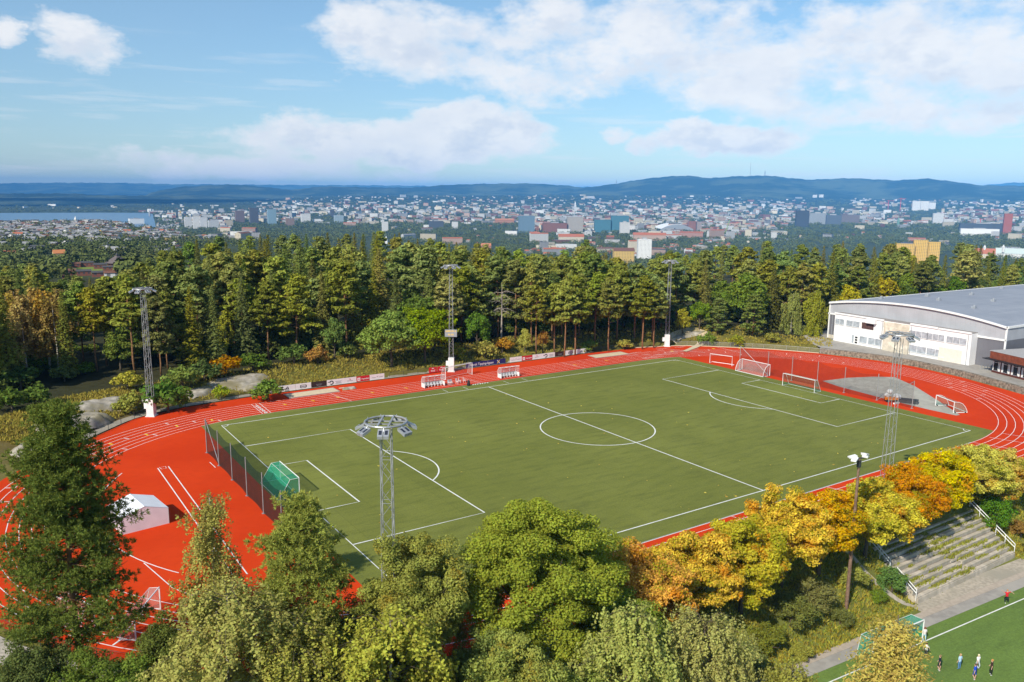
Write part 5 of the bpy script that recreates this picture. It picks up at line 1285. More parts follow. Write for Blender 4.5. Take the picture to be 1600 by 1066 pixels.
def choose(px, depth):
    """kind by place, as in the photograph"""
    u = rng.random()
    if px < 110 and 18 < depth < 60: w = dict(birch=.55, pine=.3, spruce=.1, leafy=.05)
    elif px < 320: w = dict(pine=.62, spruce=.2, leafy=.12, birch=.06)
    elif px < 720: w = dict(pine=.52, spruce=.36, leafy=.10, birch=.02)
    elif px < 1050: w = dict(pine=.78, spruce=.12, leafy=.08, birch=.02)
    elif px < 1300: w = dict(pine=.45, spruce=.12, leafy=.40, birch=.03)
    else: w = dict(pine=.42, spruce=.26, leafy=.30, birch=.02)
    acc = 0
    for k, v in w.items():
        acc += v
        if u <= acc: return k
    return 'pine'
KN = dict(pine='pine_tree', spruce='spruce_tree', leafy='leafy_tree', birch='birch_tree')
GN = dict(pine='pines of the forest behind the track', spruce='spruces of the forest behind the track', leafy='leafy trees of the forest behind the track', birch='birches of the forest behind the track')
CN = dict(pine='pine', spruce='spruce', leafy='leafy tree', birch='birch')
def forest_tree(x, y, depth, kind=None, h=None, force=False):
    z = H1(x, y); px, py, dist = PX(x, y, z); kind = kind or choose(px, depth)
    if h is None: h = {'pine': rng.uniform(17, 23), 'spruce': rng.uniform(18, 25), 'leafy': rng.uniform(9.5, 16), 'birch': rng.uniform(12, 16)}[kind] * (1.0 if depth > 12 else .9)
    zt = CAM[2] - (sky_y(px) + rng.uniform(-5, 11) - 302 - (px - 800) * .0107 * 0) / FPX * dist * .984
    w_ = 3.0 * FPX / dist; zt = min(zt, CAM[2] - (max(sky_y(px - w_) , sky_y(px + w_)) - 8 - 302) / FPX * dist * .984)
    if z + h > zt: h = zt - z
    if h < (6 if depth < 60 else 9): return None
    placed.append(dict(x=x, y=y, z=z, h=h, kind=kind, depth=depth, px=px, dist=dist, force=force)); used_xy.append((x, y)); return True
for px in np.arange(-70, 1690, 9.0):                                        # rows near the edge
    ex, ey = edge_xy(px); d = np.array([ex - CAM[0], ey - CAM[1]]); d /= np.hypot(*d)
    for row in range(4):
        dep = row * 6.5 + rng.uniform(0, 5) + (2.5 if row == 0 else 0)
        if row == 0 and (565 < px < 705 or rng.random() < .35): continue
        if -5 < px < 112 and row < 3: continue
        x, y = ex + d[0] * dep + rng.normal() * 1.2, ey + d[1] * dep + rng.normal() * 1.2
        if ok(x, y, 4.1): forest_tree(x, y, dep)
for _ in range(9000):                                                       # the deep forest, only where crowns show
    px = rng.uniform(-70, 1690); ex, ey = edge_xy(px); r0, a0 = polar(ex, ey); a = az_of(px)
    r = r0 + 25 + rng.random() ** 1.3 * (470 - r0); x, y = at_polar(r, a)
    if 96 < x < 200 and -40 < y < 33: continue
    if not ok(x, y, 6.0 + (r - r0) * .012): continue
    forest_tree(x, y, r - r0)
# keep trees that can be seen: near to far, a tree must rise above what stands before it
placed.sort(key=lambda t: t['dist']); cov = np.full(1900, 2000.0); keep = []
for t in placed:
    top = PX(t['x'], t['y'], t['z'] + t['h'])[1]; half = {'pine': 3.0, 'spruce': 2.3, 'leafy': 3.6, 'birch': 2.4}[t['kind']] * t['h'] / 18 * FPX / t['dist']; c = t['px'] + 100
    a, b = int(max(0, c - half * .7)), int(min(1899, c + half * .7) + 1)
    if b <= a: continue
    if t['depth'] > 17 and np.median(cov[a:b]) < top + (5 if t['depth'] < 60 else 7): continue
    cov[a:b] = np.minimum(cov[a:b], top + 3); t['row'] = 0 if t['depth'] < 7 else 1 if t['depth'] < 22 else 2 if t['depth'] < 90 else 3; keep.append(t)
cnt = {}
SKIP_HALL = lambda t: 93 < t['x'] < 200 and -45 < t['y'] < 31
for t in keep:
    if SKIP_HALL(t): continue
    k = t['kind']; cnt[k] = cnt.get(k, 0) + 1
    if cnt[k] > 290: continue
    tall = 'tall' if t['h'] > 15.5 else 'middling' if t['h'] > 11.5 else 'low'
    if k == 'pine':
        tone = rng.random(); col = vary(C_PINE if tone < .6 else C_PINE2); pr = PINES[rng.integers(6)] if t['row'] else PINES[[0, 2, 4, 1][rng.integers(4)]]; look = f"{tall} {'olive' if tone < .6 else 'blue-green'} pine"
    elif k == 'spruce':
        tone = rng.random(); col = vary(C_SPRUCE if tone < .65 else C_SPR2); pr = SPRUCES[rng.integers(4)]; look = f"{tall} {'brownish' if tone < .65 else 'dark'} pointed spruce"
    elif k == 'leafy':
        tone = rng.random(); col = vary(C_LEAF if tone < .5 else C_LEAFD if tone < .8 else C_YEL); pr = LEAFIES[rng.integers(4)]; look = f"{tall} {'green' if tone < .5 else 'dark green' if tone < .8 else 'yellowing'} leafy tree"
    else:
        tone = rng.random(); col = vary(C_RUST if t['px'] < 130 else C_BIRCH); pr = BIRCHES[rng.integers(3)]; look = f"{tall} {'rusty thin' if t['px'] < 130 else 'pale'} birch"
    plant(KN[k], pr, t['x'], t['y'], t['h'], col, f"{look} {ROWW[t['row']]} {where(t['px'])}", CN[k], GN[k], z=t['z'], wide=rng.uniform(.92, 1.15))

# trees and shrubs one can pick out along the edge
def at(px, py, z=1.4): return G(px, py, z)
def pick(name, pr, px, py, h, col, label, cat='tree', wide=1.0, group=None): x, y = at(px, py); return plant(name, pr, x, y, h, col, label, cat, group, wide=wide)
MAPB = [Proto('maple', leafy_proto(600 + i, 12, 6.0, .04, 150, 70, .26, 'round', crad=(.8, 1.3)), M_LEAF, M_BARK) for i in range(2)]
pick('maple_tree', MAPB[0], 612, 571, 12.0, C_LEAFB, 'broad bright green maple standing behind the red board, the bigger of two', wide=1.12)
pick('maple_tree', MAPB[1], 664, 565, 12.6, (0.108, 0.145, 0.018), 'broad bright green maple with a yellow patch beside the scoreboard mast', wide=1.0)
pick('leafy_tree', LEAFIES[1], 523, 570, 9.5, (.075, .115, .035), 'grey-green small tree at the meadow edge left of the bright maples', wide=.9)
pick('leafy_tree', LEAFIES[2], 745, 552, 9.5, (.06, .11, .03), 'dark green round tree right of the scoreboard mast', wide=.85)
pick('leafy_tree', LEAFIES[3], 820, 548, 6.0, (.21, .21, .03), 'yellow-green young tree above the navy board'); pick('leafy_tree', LEAFIES[3], 848, 546, 5.5, C_ORA, 'rusty orange young tree above the white boards')
pick('leafy_tree', LEAFIES[0], 1066, 524, 7.0, (.2, .19, .03), 'yellowing round tree beside the right corner mast', wide=.9); pick('leafy_tree', LEAFIES[2], 1092, 522, 8.0, C_LEAF, 'green leafy tree by the sandy track right of the corner mast')
pick('weeping_birch', WEEPER, 1236, 520, 11.0, (.15, .17, .04), 'weeping pale green birch left of the hall, the left one of two', 'birch'); pick('weeping_birch', WEEPER, 1268, 523, 12.0, (.16, .17, .035), 'weeping yellow-green birch next to the corner of the hall', 'birch')
pick('pine_tree', PINES[5], 1175, 527, 11, C_PINE2, 'bushy blue-green pine with branches to the ground by the far bend', 'pine', 1.3); pick('pine_tree', PINES[5], 1120, 525, 9.5, C_PINE2, 'low spreading pine behind the small training goal', 'pine', 1.3)
for i, (px, py, h) in enumerate(((866, 546, 17), (882, 549, 18), (899, 546, 19), (951, 540, 17.5), (1004, 537, 18), (1022, 535, 16), (838, 549, 16))):
    pick('pine_tree', PINES[[0, 2, 0, 2, 0, 2, 2][i]], px, py, h, vary(C_PINE), ['pine with thin dark trunk above the right red board', 'pine with orange trunk right above the long white board', 'tall pine with bright orange trunk above the dark brown board', 'pine with brown trunk above the right sand pit', 'tall pine with orange trunk left of the right corner mast', 'slim pine right beside the right corner mast', 'slim pine between the yellow and orange young trees'][i], 'pine', group=GN['pine'])
for i, (px, py, h) in enumerate(((20, 584, 16), (44, 592, 16), (58, 580, 15), (78, 585, 16.5), (93, 590, 15.5))):
    pick('birch_tree', BIRCHES[i % 3], px, py, h, vary(C_RUST, .1), ['rusty thin birch with white stem leftmost of the birch row', 'rusty birch with forked white stem second in the birch row', 'pale rusty birch in the middle of the birch row', 'rusty birch with a straight white stem fourth in the birch row', 'rusty birch with white stem at the right end of the birch row'][i], 'birch', group=GN['birch'])
SH = [(352, 590, 4.2, C_ORA, 'orange shrub beside the pale rock slab'), (200, 612, 4.0, C_YEL, 'yellow shrub left of the left mast'), (204, 634, 3.6, C_WILLOW, 'grey-green willow bush left of the foot of the left mast'), (262, 632, 5.5, (.055, .1, .03), 'dark green bush right behind the left mast'), (418, 613, 4.0, (.075, .12, .025), 'round green bush left of the white striped board'), (345, 612, 2.6, (.16, .2, .02), 'bright yellow-green bush among the rocks'), (285, 606, 4.5, (.1, .13, .05), 'pale grey-green shrub between the rocks and the forest'),
      (460, 574, 4.5, C_LEAFD, 'dark shrub under the pines above the striped board'), (497, 574, 3.5, C_ORA, 'rusty shrub at the meadow edge left of the grey-green tree'), (758, 556, 4.0, C_YEL, 'yellow shrub under the round dark tree'), (785, 550, 4.0, C_ORA, 'orange-brown shrub above the navy board'), (712, 560, 3.5, (.13, .14, .03), 'olive shrub behind the scoreboard mast'), (920, 541, 3.0, C_LEAF, 'green shrub between pine trunks above the right boards'), (975, 537, 2.8, C_YEL, 'small yellow shrub between pine trunks'), (1105, 531, 3.2, C_LEAF, 'green shrub beside the sandy path'), (1150, 533, 3.0, (.14, .15, .03), 'olive shrub behind the far bend fence'), (1205, 533, 2.8, (.15, .15, .035), 'yellow-green shrub below the weeping birches'),
      (60, 640, 3.6, C_LEAFD, 'dark bush at the forest foot on the left'), (20, 650, 4.0, C_LEAFD, 'dark bush at the left edge of the picture'), (395, 582, 4.0, C_LEAFD, 'dark bush behind the pale slab'), (320, 596, 4.0, C_LEAFD, 'dark bush left of the orange shrub'), (545, 567, 3.5, (.09, .12, .03), 'green shrub at the left foot of the bright maples')]
for i, (px, py, h, col, lab) in enumerate(SH): pick('shrub', SHRUBS[i % 3], px, py, h, col, lab, 'shrub', 1.15, 'shrubs around the track')
# understorey that fills the dark between the trunks
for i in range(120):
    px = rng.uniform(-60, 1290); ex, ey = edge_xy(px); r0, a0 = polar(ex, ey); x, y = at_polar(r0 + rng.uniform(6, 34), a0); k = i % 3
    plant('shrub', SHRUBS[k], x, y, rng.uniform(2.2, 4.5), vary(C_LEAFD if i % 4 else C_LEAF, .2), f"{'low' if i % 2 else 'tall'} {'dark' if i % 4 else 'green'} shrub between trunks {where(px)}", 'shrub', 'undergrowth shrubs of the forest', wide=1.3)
# dead pine
t = thing('dead_tree', 'bare dead pine with pale trunk and snapped grey branches above the navy board', 'dead tree', (*at(783, 546), 1.2)); rg = np.random.default_rng(5)
mb = MB(); pts = [(0, 0, 0), (.1, 0, 6), (.15, 0, 11), (.1, 0, 15.5)]; mb.tube(pts, [.24, .18, .12, .03], 7); mb.build('trunk', M_DEADWOOD, t)
for i in range(22):
    u = rg.uniform(.5, .86); o = along(pts, u); a = rg.random() * 6.28; L = rg.uniform(1, 3.6); e = o + np.array([math.cos(a) * L, math.sin(a) * L, rg.uniform(-.9, .4)]); m = (o + e) / 2 + [0, 0, .35]
    mb = MB(); mb.tube([o, m, e], [.05, .04, .012], 5)
    for k in range(3): mb.tube([m + (e - m) * k / 3, m + (e - m) * k / 3 + rg.normal(size=3) * .5], [.02, .006], 4)
    mb.build('branch', M_DEADWOOD, t)

# ------------------------------------------------------------------ rocks
def rock(px, py, L, Wd, Hh, rz, label, seed):
    x, y = at(px, py, 1.0); rg = np.random.default_rng(seed); n, m = 26, 18; V = []; 
    ph = rg.random(6) * 6.28
    for i in range(n):
        for j in range(m):
            u, v = 2 * i / (n - 1) - 1, 2 * j / (m - 1) - 1; r = (abs(u) ** 2.6 + abs(v) ** 2.6); 
            e = 1 - r + .28 * math.sin(3 * u + ph[0]) * math.sin(2.6 * v + ph[1]) + .13 * math.sin(8 * u + ph[2]) * math.cos(7 * v + ph[3])
            zz = Hh * max(-.5, min(.78, e) + .07 * math.sin(13 * u + 5 * v + ph[4]) + .05 * math.sin(21 * v - 9 * u + ph[5])) * (1 - .35 * v)
            a = rz; X, Y = u * L / 2, v * Wd / 2; V.append((x + X * math.cos(a) - Y * math.sin(a), y + X * math.sin(a) + Y * math.cos(a), 0)); V[-1] = (V[-1][0], V[-1][1], H1(V[-1][0], V[-1][1]) + zz - .1)
    F = [(i * m + j, (i + 1) * m + j, (i + 1) * m + j + 1, i * m + j + 1) for i in range(n - 1) for j in range(m - 1)]
    tag(link('rock_outcrop', np_mesh('rock_outcrop', V, F, M_ROCK, True)), label, 'rock', 'rock outcrops beside the track')
for i, a in enumerate([(372, 597, 12, 6, .7, .1, 'pale flat rock slab behind the far left bend'), (300, 612, 9, 4, .8, .3, 'low grey rock under the dark bushes right of the left mast'), (120, 660, 13, 7, 2.0, .5, 'big grey rock face above the gravel path on the left'), (165, 634, 11, 5, 1.2, .3, 'grey rock ledge below the pines left of the mast'), (70, 690, 10, 6, 1.6, .7, 'dark rock half hidden by the tip of the big pine'), (1075, 527, 12, 3, .7, -.2, 'long pale rock beside the right corner mast'), (395, 600, 7, 3, .9, .2, 'small rock shelf above the round green bush'), (545, 600, 3, 1.6, .7, 0, 'small pale boulder behind the dark brown board'), (210, 628, 8, 4, .7, .4, 'low lichen-covered rock behind the left mast')]): rock(*a, 70 + i)
# sandy footpath at the far right corner
pth = np.array([at(1070, 541), at(1085, 535), at(1100, 528), at(1098, 524), at(1080, 521), at(1060, 524), at(1046, 529)]); pp = np.column_stack([np.interp(np.linspace(0, 6, 60), range(7), pth[:, k]) for k in (0, 1)])
tt = np.gradient(pp, axis=0); tt /= np.hypot(tt[:, 0], tt[:, 1])[:, None]; nn = np.stack([-tt[:, 1], tt[:, 0]], 1); wd = np.linspace(.5, 2.0, 60)[:, None]
ribbon('footpath', pp - nn * wd, pp + nn * wd, M_SAND, .22, 3)

# ------------------------------------------------------------------ near trees
def near(name, data, x, y, h, col, label, cat, leafm=M_LEAF, bark=M_BARK, wide=1.0, rz=0.0, group=None):
    return plant(name, Proto(name, data, leafm, bark), x, y, h, tuple(k * 1.2 for k in col), label, cat, group, rz=rz, wide=wide)
near('pine_tree', pine_proto(901, 22, .22, 5.0, 1.7, blades=True, dense=2.3, pw=.95), -77.3, -34.2, 22.6, (.066, .085, .034), 'huge dark pine at the left edge in front of the red bend', 'pine', M_NEEDLE, M_PINEBARK, rz=.4, wide=1.1)
near('birch_tree', birch_proto(902, 16, 2.3, .2, 80, .08, .11, 1.5, 3, .95), -68.7, -39.2, 16.0, (.145, .135, .045), 'slender sparse birch turning brown in front of the tent', 'birch', bark=M_BIRCHBARK)
near('pine_tree', pine_proto(903, 16, .3, 3.0, 1.3, blades=True, dense=1.5), -64.2, -45.2, 16.4, (.13, .145, .04), 'olive green pine rising in front of the ball fence posts', 'pine', M_NEEDLE, M_PINEBARK, rz=1.2)
near('birch_tree', birch_proto(904, 14, 3.9, .05, 110, .085, .11, 1.7, 3, 1.15), -70.2, -49.6, 13.6, (.15, .148, .062), 'wide pale birch with drooping twigs at the bottom left', 'birch', bark=M_BIRCHBARK, wide=1.3)
near('birch_tree', birch_proto(905, 12, 3.3, .05, 100, .09, .11, 1.6, 3, 1.15), -61.6, -54.0, 12.8, (.155, .16, .05), 'yellow-green birch with drooping twigs in front of the dark trees', 'birch', bark=M_BIRCHBARK, wide=1.25)
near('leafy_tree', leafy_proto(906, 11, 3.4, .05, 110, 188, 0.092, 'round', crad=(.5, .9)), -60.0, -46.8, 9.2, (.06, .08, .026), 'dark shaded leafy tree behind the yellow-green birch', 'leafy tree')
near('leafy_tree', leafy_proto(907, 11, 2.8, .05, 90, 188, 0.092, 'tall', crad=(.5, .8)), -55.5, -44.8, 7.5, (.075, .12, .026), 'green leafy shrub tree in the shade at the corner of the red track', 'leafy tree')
near('linden_tree', leafy_proto(908, 16, 4.6, .06, 190, 478, 0.088, 'round', crad=(.55, 1.05), limbs=14), -57.3, -49.2, 13.8, (.115, .125, .03), 'lower linden with brownish tips left of the biggest green tree', 'linden', M_MIXED, wide=1.15)
near('linden_tree', leafy_proto(909, 19, 6.0, .04, 260, 623, 0.092, 'round', crad=(.6, 1.15), limbs=16), -48.3, -51.2, 16.9, (.115, .135, .022), 'biggest round green linden in the middle in front of the pitch', 'linden', M_LEAF, wide=1.27)
near('linden_tree', leafy_proto(910, 13, 4.2, .04, 170, 478, 0.088, 'round', crad=(.55, 1.0), limbs=12), -43.6, -54.6, 12.2, (.09, .122, .024), 'dark green linden touching the first orange maple', 'linden')
near('leafy_tree', leafy_proto(911, 12, 3.8, .03, 150, 377, 0.084, 'round', crad=(.5, .9)), -54.4, -57.5, 12.0, (.12, .14, .032), 'yellowish green tree in front of the biggest linden', 'leafy tree', M_MIXED)
near('leafy_tree', leafy_proto(912, 12, 3.4, .03, 130, 348, 0.084, 'round', crad=(.5, .9)), -58.0, -61.5, 9.6, (.12, .12, .035), 'olive brown tree at the bottom edge right of the yellow-green birch', 'leafy tree', M_MIXED)
near('willow_tree', birch_proto(913, 11, 3.0, .03, 110, .085, .1, 1.5, 3, 1.15), -47.3, -60.2, 13.2, (.15, .165, .06), 'grey-green weeping tree at the bottom edge below the linden', 'willow', bark=M_BARK)
near('willow_tree', birch_proto(914, 12, 3.9, .03, 130, .085, .1, 1.6, 3, 1.1), -41.2, -61.3, 12.0, (.155, .155, .055), 'wide olive weeping tree at the bottom edge below the maples', 'willow', bark=M_BARK)
near('willow_tree', birch_proto(915, 11, 3.0, .03, 90, .085, .1, 1.4, 3, 1.0), -37.0, -65.5, 9.5, (.14, .14, .06), 'low olive weeping tree at the bottom edge by the paved path', 'willow', bark=M_BARK)
near('birch_tree', birch_proto(916, 12, 3.0, .05, 90, .085, .11, 1.5, 3, 1.1), -66.0, -57.2, 10.0, (.15, .145, .05), 'dull olive birch at the bottom edge between two brighter birches', 'birch', bark=M_BIRCHBARK, wide=1.3)
near('leafy_tree', leafy_proto(920, 11, 3.6, .03, 130, 348, 0.084, 'round', crad=(.5, .9)), -51.0, -60.0, 9.6, (.10, .13, .03), 'green leafy tree low between the linden and the grey-green weeping tree', 'leafy tree')
near('birch_tree', birch_proto(921, 11, 3.2, .03, 95, .085, .11, 1.5, 3, 1.1), -63.6, -59.8, 9.4, (.17, .155, .05), 'small brownish birch cut by the bottom edge', 'birch', bark=M_BIRCHBARK)
near('birch_tree', birch_proto(922, 12, 3.4, .05, 100, .085, .11, 1.5, 3, 1.1), -66.6, -51.0, 11.6, (.135, .135, .05), 'olive birch between the wide pale birch and the yellow-green one', 'birch', bark=M_BIRCHBARK, wide=1.2)
near('leafy_tree', leafy_proto(923, 10, 3.2, .03, 110, 290, 0.088, 'round', crad=(.5, .9)), -63.8, -47.6, 8.6, (.085, .10, .028), 'dull green leafy tree under the olive green pine', 'leafy tree')
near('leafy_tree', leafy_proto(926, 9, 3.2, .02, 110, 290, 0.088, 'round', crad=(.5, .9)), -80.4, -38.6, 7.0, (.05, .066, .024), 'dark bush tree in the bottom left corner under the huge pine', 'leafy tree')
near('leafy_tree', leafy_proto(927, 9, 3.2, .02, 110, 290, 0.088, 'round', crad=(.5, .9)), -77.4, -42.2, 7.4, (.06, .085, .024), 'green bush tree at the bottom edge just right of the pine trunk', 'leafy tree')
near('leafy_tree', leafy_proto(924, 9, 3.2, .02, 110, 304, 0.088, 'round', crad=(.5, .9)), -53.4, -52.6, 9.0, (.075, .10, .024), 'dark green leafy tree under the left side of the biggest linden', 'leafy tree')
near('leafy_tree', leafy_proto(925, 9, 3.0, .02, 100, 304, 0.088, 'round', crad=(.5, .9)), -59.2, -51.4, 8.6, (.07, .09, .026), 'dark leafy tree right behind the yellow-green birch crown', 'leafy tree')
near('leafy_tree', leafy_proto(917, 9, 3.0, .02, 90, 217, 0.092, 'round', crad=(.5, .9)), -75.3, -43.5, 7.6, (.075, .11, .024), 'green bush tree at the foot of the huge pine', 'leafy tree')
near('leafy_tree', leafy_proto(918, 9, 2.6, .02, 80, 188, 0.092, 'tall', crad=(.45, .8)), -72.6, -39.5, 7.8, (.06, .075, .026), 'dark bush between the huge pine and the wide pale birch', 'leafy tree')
near('spruce_tree', spruce_proto(919, 18, 3.6, .05, .15, 3.4, .48), -38.4, -73.2, 17.2, (.19, .15, .022), 'golden yellow spruce top at the bottom right in front of the low pitch', 'spruce', M_NEEDLE, M_BARK, wide=1.35)
# row of autumn maples on the bank
MP = [(-37.6, -50.6, 11.0, 4.4, (.31, .165, .008), 'orange maple at the left end of the autumn row next to the linden'), (-31.0, -50.6, 10.0, 4.2, (.27, .20, .010), 'golden maple second in the autumn row'), (-25.0, -51.0, 10.4, 4.4, (.23, .21, .010), 'yellow-green maple in the middle of the autumn row'), (-18.6, -50.4, 11.4, 4.8, (.27, .19, .010), 'golden orange maple in front of the near touchline'), (-13.0, -50.6, 10.4, 4.0, (.27, .175, .010), 'orange maple left of the wooden lamp post'),
      (-5.4, -50.8, 10.2, 4.8, (.25, .22, .010), 'broad yellow maple beside the grandstand behind the wooden lamp post'), (2.6, -50.0, 8.8, 3.9, (.27, .13, .016), 'rusty orange maple above the grandstand'), (10.5, -49.6, 8.6, 4.0, (.25, .22, .010), 'yellow maple behind the top of the grandstand'), (17.6, -50.0, 9.0, 4.2, (.235, .22, .010), 'yellow-green maple at the right end of the autumn row'), (23.0, -51.0, 8.0, 3.6, (.25, .20, .010), 'golden maple cut by the right edge of the picture')]
for i, (x, y, h, r, col, lab) in enumerate(MP):
    near('maple_tree', leafy_proto(930 + i, h, r * 1.24, .02, 210, 270, .115, 'round', crad=(.55, 1.0), limbs=10, squash=.62, pull=1.3), x, y, h * .93, vary(col, .05), lab, 'maple', M_MAPLE, group='autumn maples along the bank')
BUSH = [(18.8, -52.6, 4.6, (.05, .105, .02), 'dark green bush at the right top corner of the grandstand'), (-4.6, -53.6, 2.6, (.06, .12, .025), 'green bush against the left railing of the grandstand'), (-16.0, -52.6, 3.0, (.10, .10, .05), 'grey-green bush below the maples left of the lamp post'), (-20.2, -53.0, 3.2, (.09, .10, .045), 'grey bush on the bank under the golden maples'), (-24.5, -53.8, 2.6, (.10, .11, .04), 'olive bush on the bank near the dark trees'), (-9.6, -52.2, 2.4, (.16, .17, .03), 'yellow-green bush behind the lamp post'), (-28.5, -54.5, 2.8, (.09, .11, .035), 'olive bush at the left end of the grass bank'), (-33.5, -55.0, 3.2, (.075, .095, .03), 'dark bush under the orange maple'), (-22.0, -55.6, 1.6, (.17, .17, .04), 'low yellow bush on the grass above the paved path'), (-27.0, -57.0, 1.5, (.12, .17, .03), 'low bright bush beside the paved path'), (22.0, -54.0, 2.4, (.16, .1, .05), 'reddish brown bush right of the grandstand'), (20.5, -56.0, 1.6, (.15, .15, .04), 'low yellow-green bush below the right railing'), (-7.4, -54.0, 1.5, (.09, .13, .03), 'low green bush by the worn path left of the grandstand'), (-14.2, -54.2, 1.8, (.09, .1, .05), 'low grey bush just left of the lamp post foot')]
SHN = [Proto('shrub', leafy_proto(960 + i, 3.0, 1.9, .0, 46, 120, .085, 'round', crad=(.35, .6), limbs=6), M_LEAF, M_BARK) for i in range(3)]
for i, (x, y, h, col, lab) in enumerate(BUSH): plant('shrub', SHN[i % 3], x, y, h, col, lab, 'shrub', 'shrubs on the near bank', wide=1.2 if h < 4 else .75)

# worn footpath beside the grandstand
pth = np.array([(-7.2, -49.5), (-6.6, -51.8), (-5.2, -53.6), (-4.2, -55.2), (-3.6, -56.6)]); pp = np.column_stack([np.interp(np.linspace(0, 4, 40), range(5), pth[:, k]) for k in (0, 1)]); tt = np.gradient(pp, axis=0); tt /= np.hypot(tt[:, 0], tt[:, 1])[:, None]; nn = np.stack([-tt[:, 1], tt[:, 0]], 1)
ribbon('worn_footpath', pp - nn * .3, pp + nn * .3, M_GRAVEL, .07, 2)

# ------------------------------------------------------------------ grass and weeds (nobody could count them)
def tufts(name, pts, zs, hgt_, wid, col, label=None, mat_=M_LEAF):
    n = len(pts); k = 4; P = np.repeat(np.column_stack([pts, zs]), k, 0) + rng.normal(size=(n * k, 3)) * [.12, .12, 0]; D = rng.normal(size=(n * k, 3)) * [.45, .45, 0] + [0, 0, 1]
    V, F = spray_quads(P, D, rng.uniform(.5, 1.3, n * k) * hgt_, wid); o = link(name, np_mesh(name, V, F, mat_)); o.color = (*[k * f for k, f in zip(col, (2.0, 1.8, 1.1))], 1); return struct(o, 'stuff')
pts = np.array([G(rng.uniform(-20, 1300), rng.uniform(500, 690), 1.2) for _ in range(70000)]); dd = red_dist(pts[:, 0], pts[:, 1])
pts = pts[(dd > 3) & (dd < 16) & ~((pts[:, 0] > -60) & (pts[:, 0] < -36) & (rng.random(len(pts)) < .6)) & (pts[:, 1] > 8)][:16000]
tufts('meadow_grass', pts, hgt(pts[:, 0], pts[:, 1]) - .05, .55, .09, (.21, .185, .035))
pts = np.column_stack([rng.uniform(-40, 30, 14000), rng.uniform(-57.3, -48.5, 14000)]); m = ~((pts[:, 0] > SX0 - .4) & (pts[:, 0] < SX1 + .4) & (pts[:, 1] < -49.8)) & ~((np.abs(pts[:, 0] - np.interp(pts[:, 1], [-56.6, -53.6, -49.5], [-3.6, -5.2, -7.2])) < .5)) & (pts[:, 1] > -56.4 + .065 * (-3 - pts[:, 0]) * 0 - .02 * pts[:, 0]); pts = pts[m]
h = len(pts) // 2; tufts('bank_grass', pts[:h], hgt(pts[:h, 0], pts[:h, 1]) - .05, .45, .06, (.22, .20, .045)); tufts('bank_grass', pts[h:], hgt(pts[h:, 0], pts[h:, 1]) - .05, .35, .07, (.15, .18, .035))
wx, wy, wz = [], [], []
for k in range(N_T):
    for _ in range(700):
        x = rng.uniform(SX0, SX1)
        if math.sin(x * 1.1 + k * 1.9) + math.sin(x * .43 + k) + (1.0 if abs(x - 7.3) < 1.5 else 0) > rng.uniform(-.2, 1.6): wx.append(x); wy.append(SY0 + k * DP + rng.uniform(.38, .62)); wz.append(LOW_Z + .56 + k * RS)
o = tufts('stand_weeds', np.column_stack([wx, wy]), np.array(wz), .46, .065, (.17, .19, .03))
# fallen leaves on the pitch
n = 150; fx = rng.uniform(-50, 50, n); fy = -33 + 62 * rng.random(n) ** 1.4; V, F = leaf_quads(np.column_stack([fx, fy, np.full(n, .05)]), np.tile([0, 0, 1.0], (n, 1)) + rng.normal(size=(n, 3)) * .2, rng.uniform(.1, .2, n), .7); o = link('fallen_leaves', np_mesh('fallen_leaves', V, F, M_LEAF)); o.color = (.6, .42, .04, 1); struct(o, 'stuff')
# ================================================================== the town and the far woods
def facade_mat():
    m = bpy.data.materials.new('facade'); m.use_nodes = True; g = NT(m.node_tree); b = g.n['Principled BSDF']
    at_ = g.new('ShaderNodeAttribute', attribute_name='paint'); uv = g.new('ShaderNodeUVMap', uv_map='metres'); sp = g.new('ShaderNodeSeparateXYZ'); g.l.new(uv.outputs[0], sp.inputs[0])
    fu = g.m('FRACT', g.m('DIVIDE', sp.outputs[0], 3.4)); fv = g.m('FRACT', g.m('DIVIDE', sp.outputs[1], 3.0))
    wu = g.m('MULTIPLY', g.m('GREATER_THAN', fu, .3), g.m('LESS_THAN', fu, .74)); wv = g.m('MULTIPLY', g.m('GREATER_THAN', fv, .34), g.m('LESS_THAN', fv, .8))
    c = g.mixc(g.m('MULTIPLY', g.m('MULTIPLY', wu, wv), .8), at_.outputs['Color'], (.05, .06, .08))
    g.l.new(c, b.inputs['Base Color']); b.inputs['Roughness'].default_value = .7; b.inputs['Specular IOR Level'].default_value = .25
    return m
M_FAC = facade_mat()
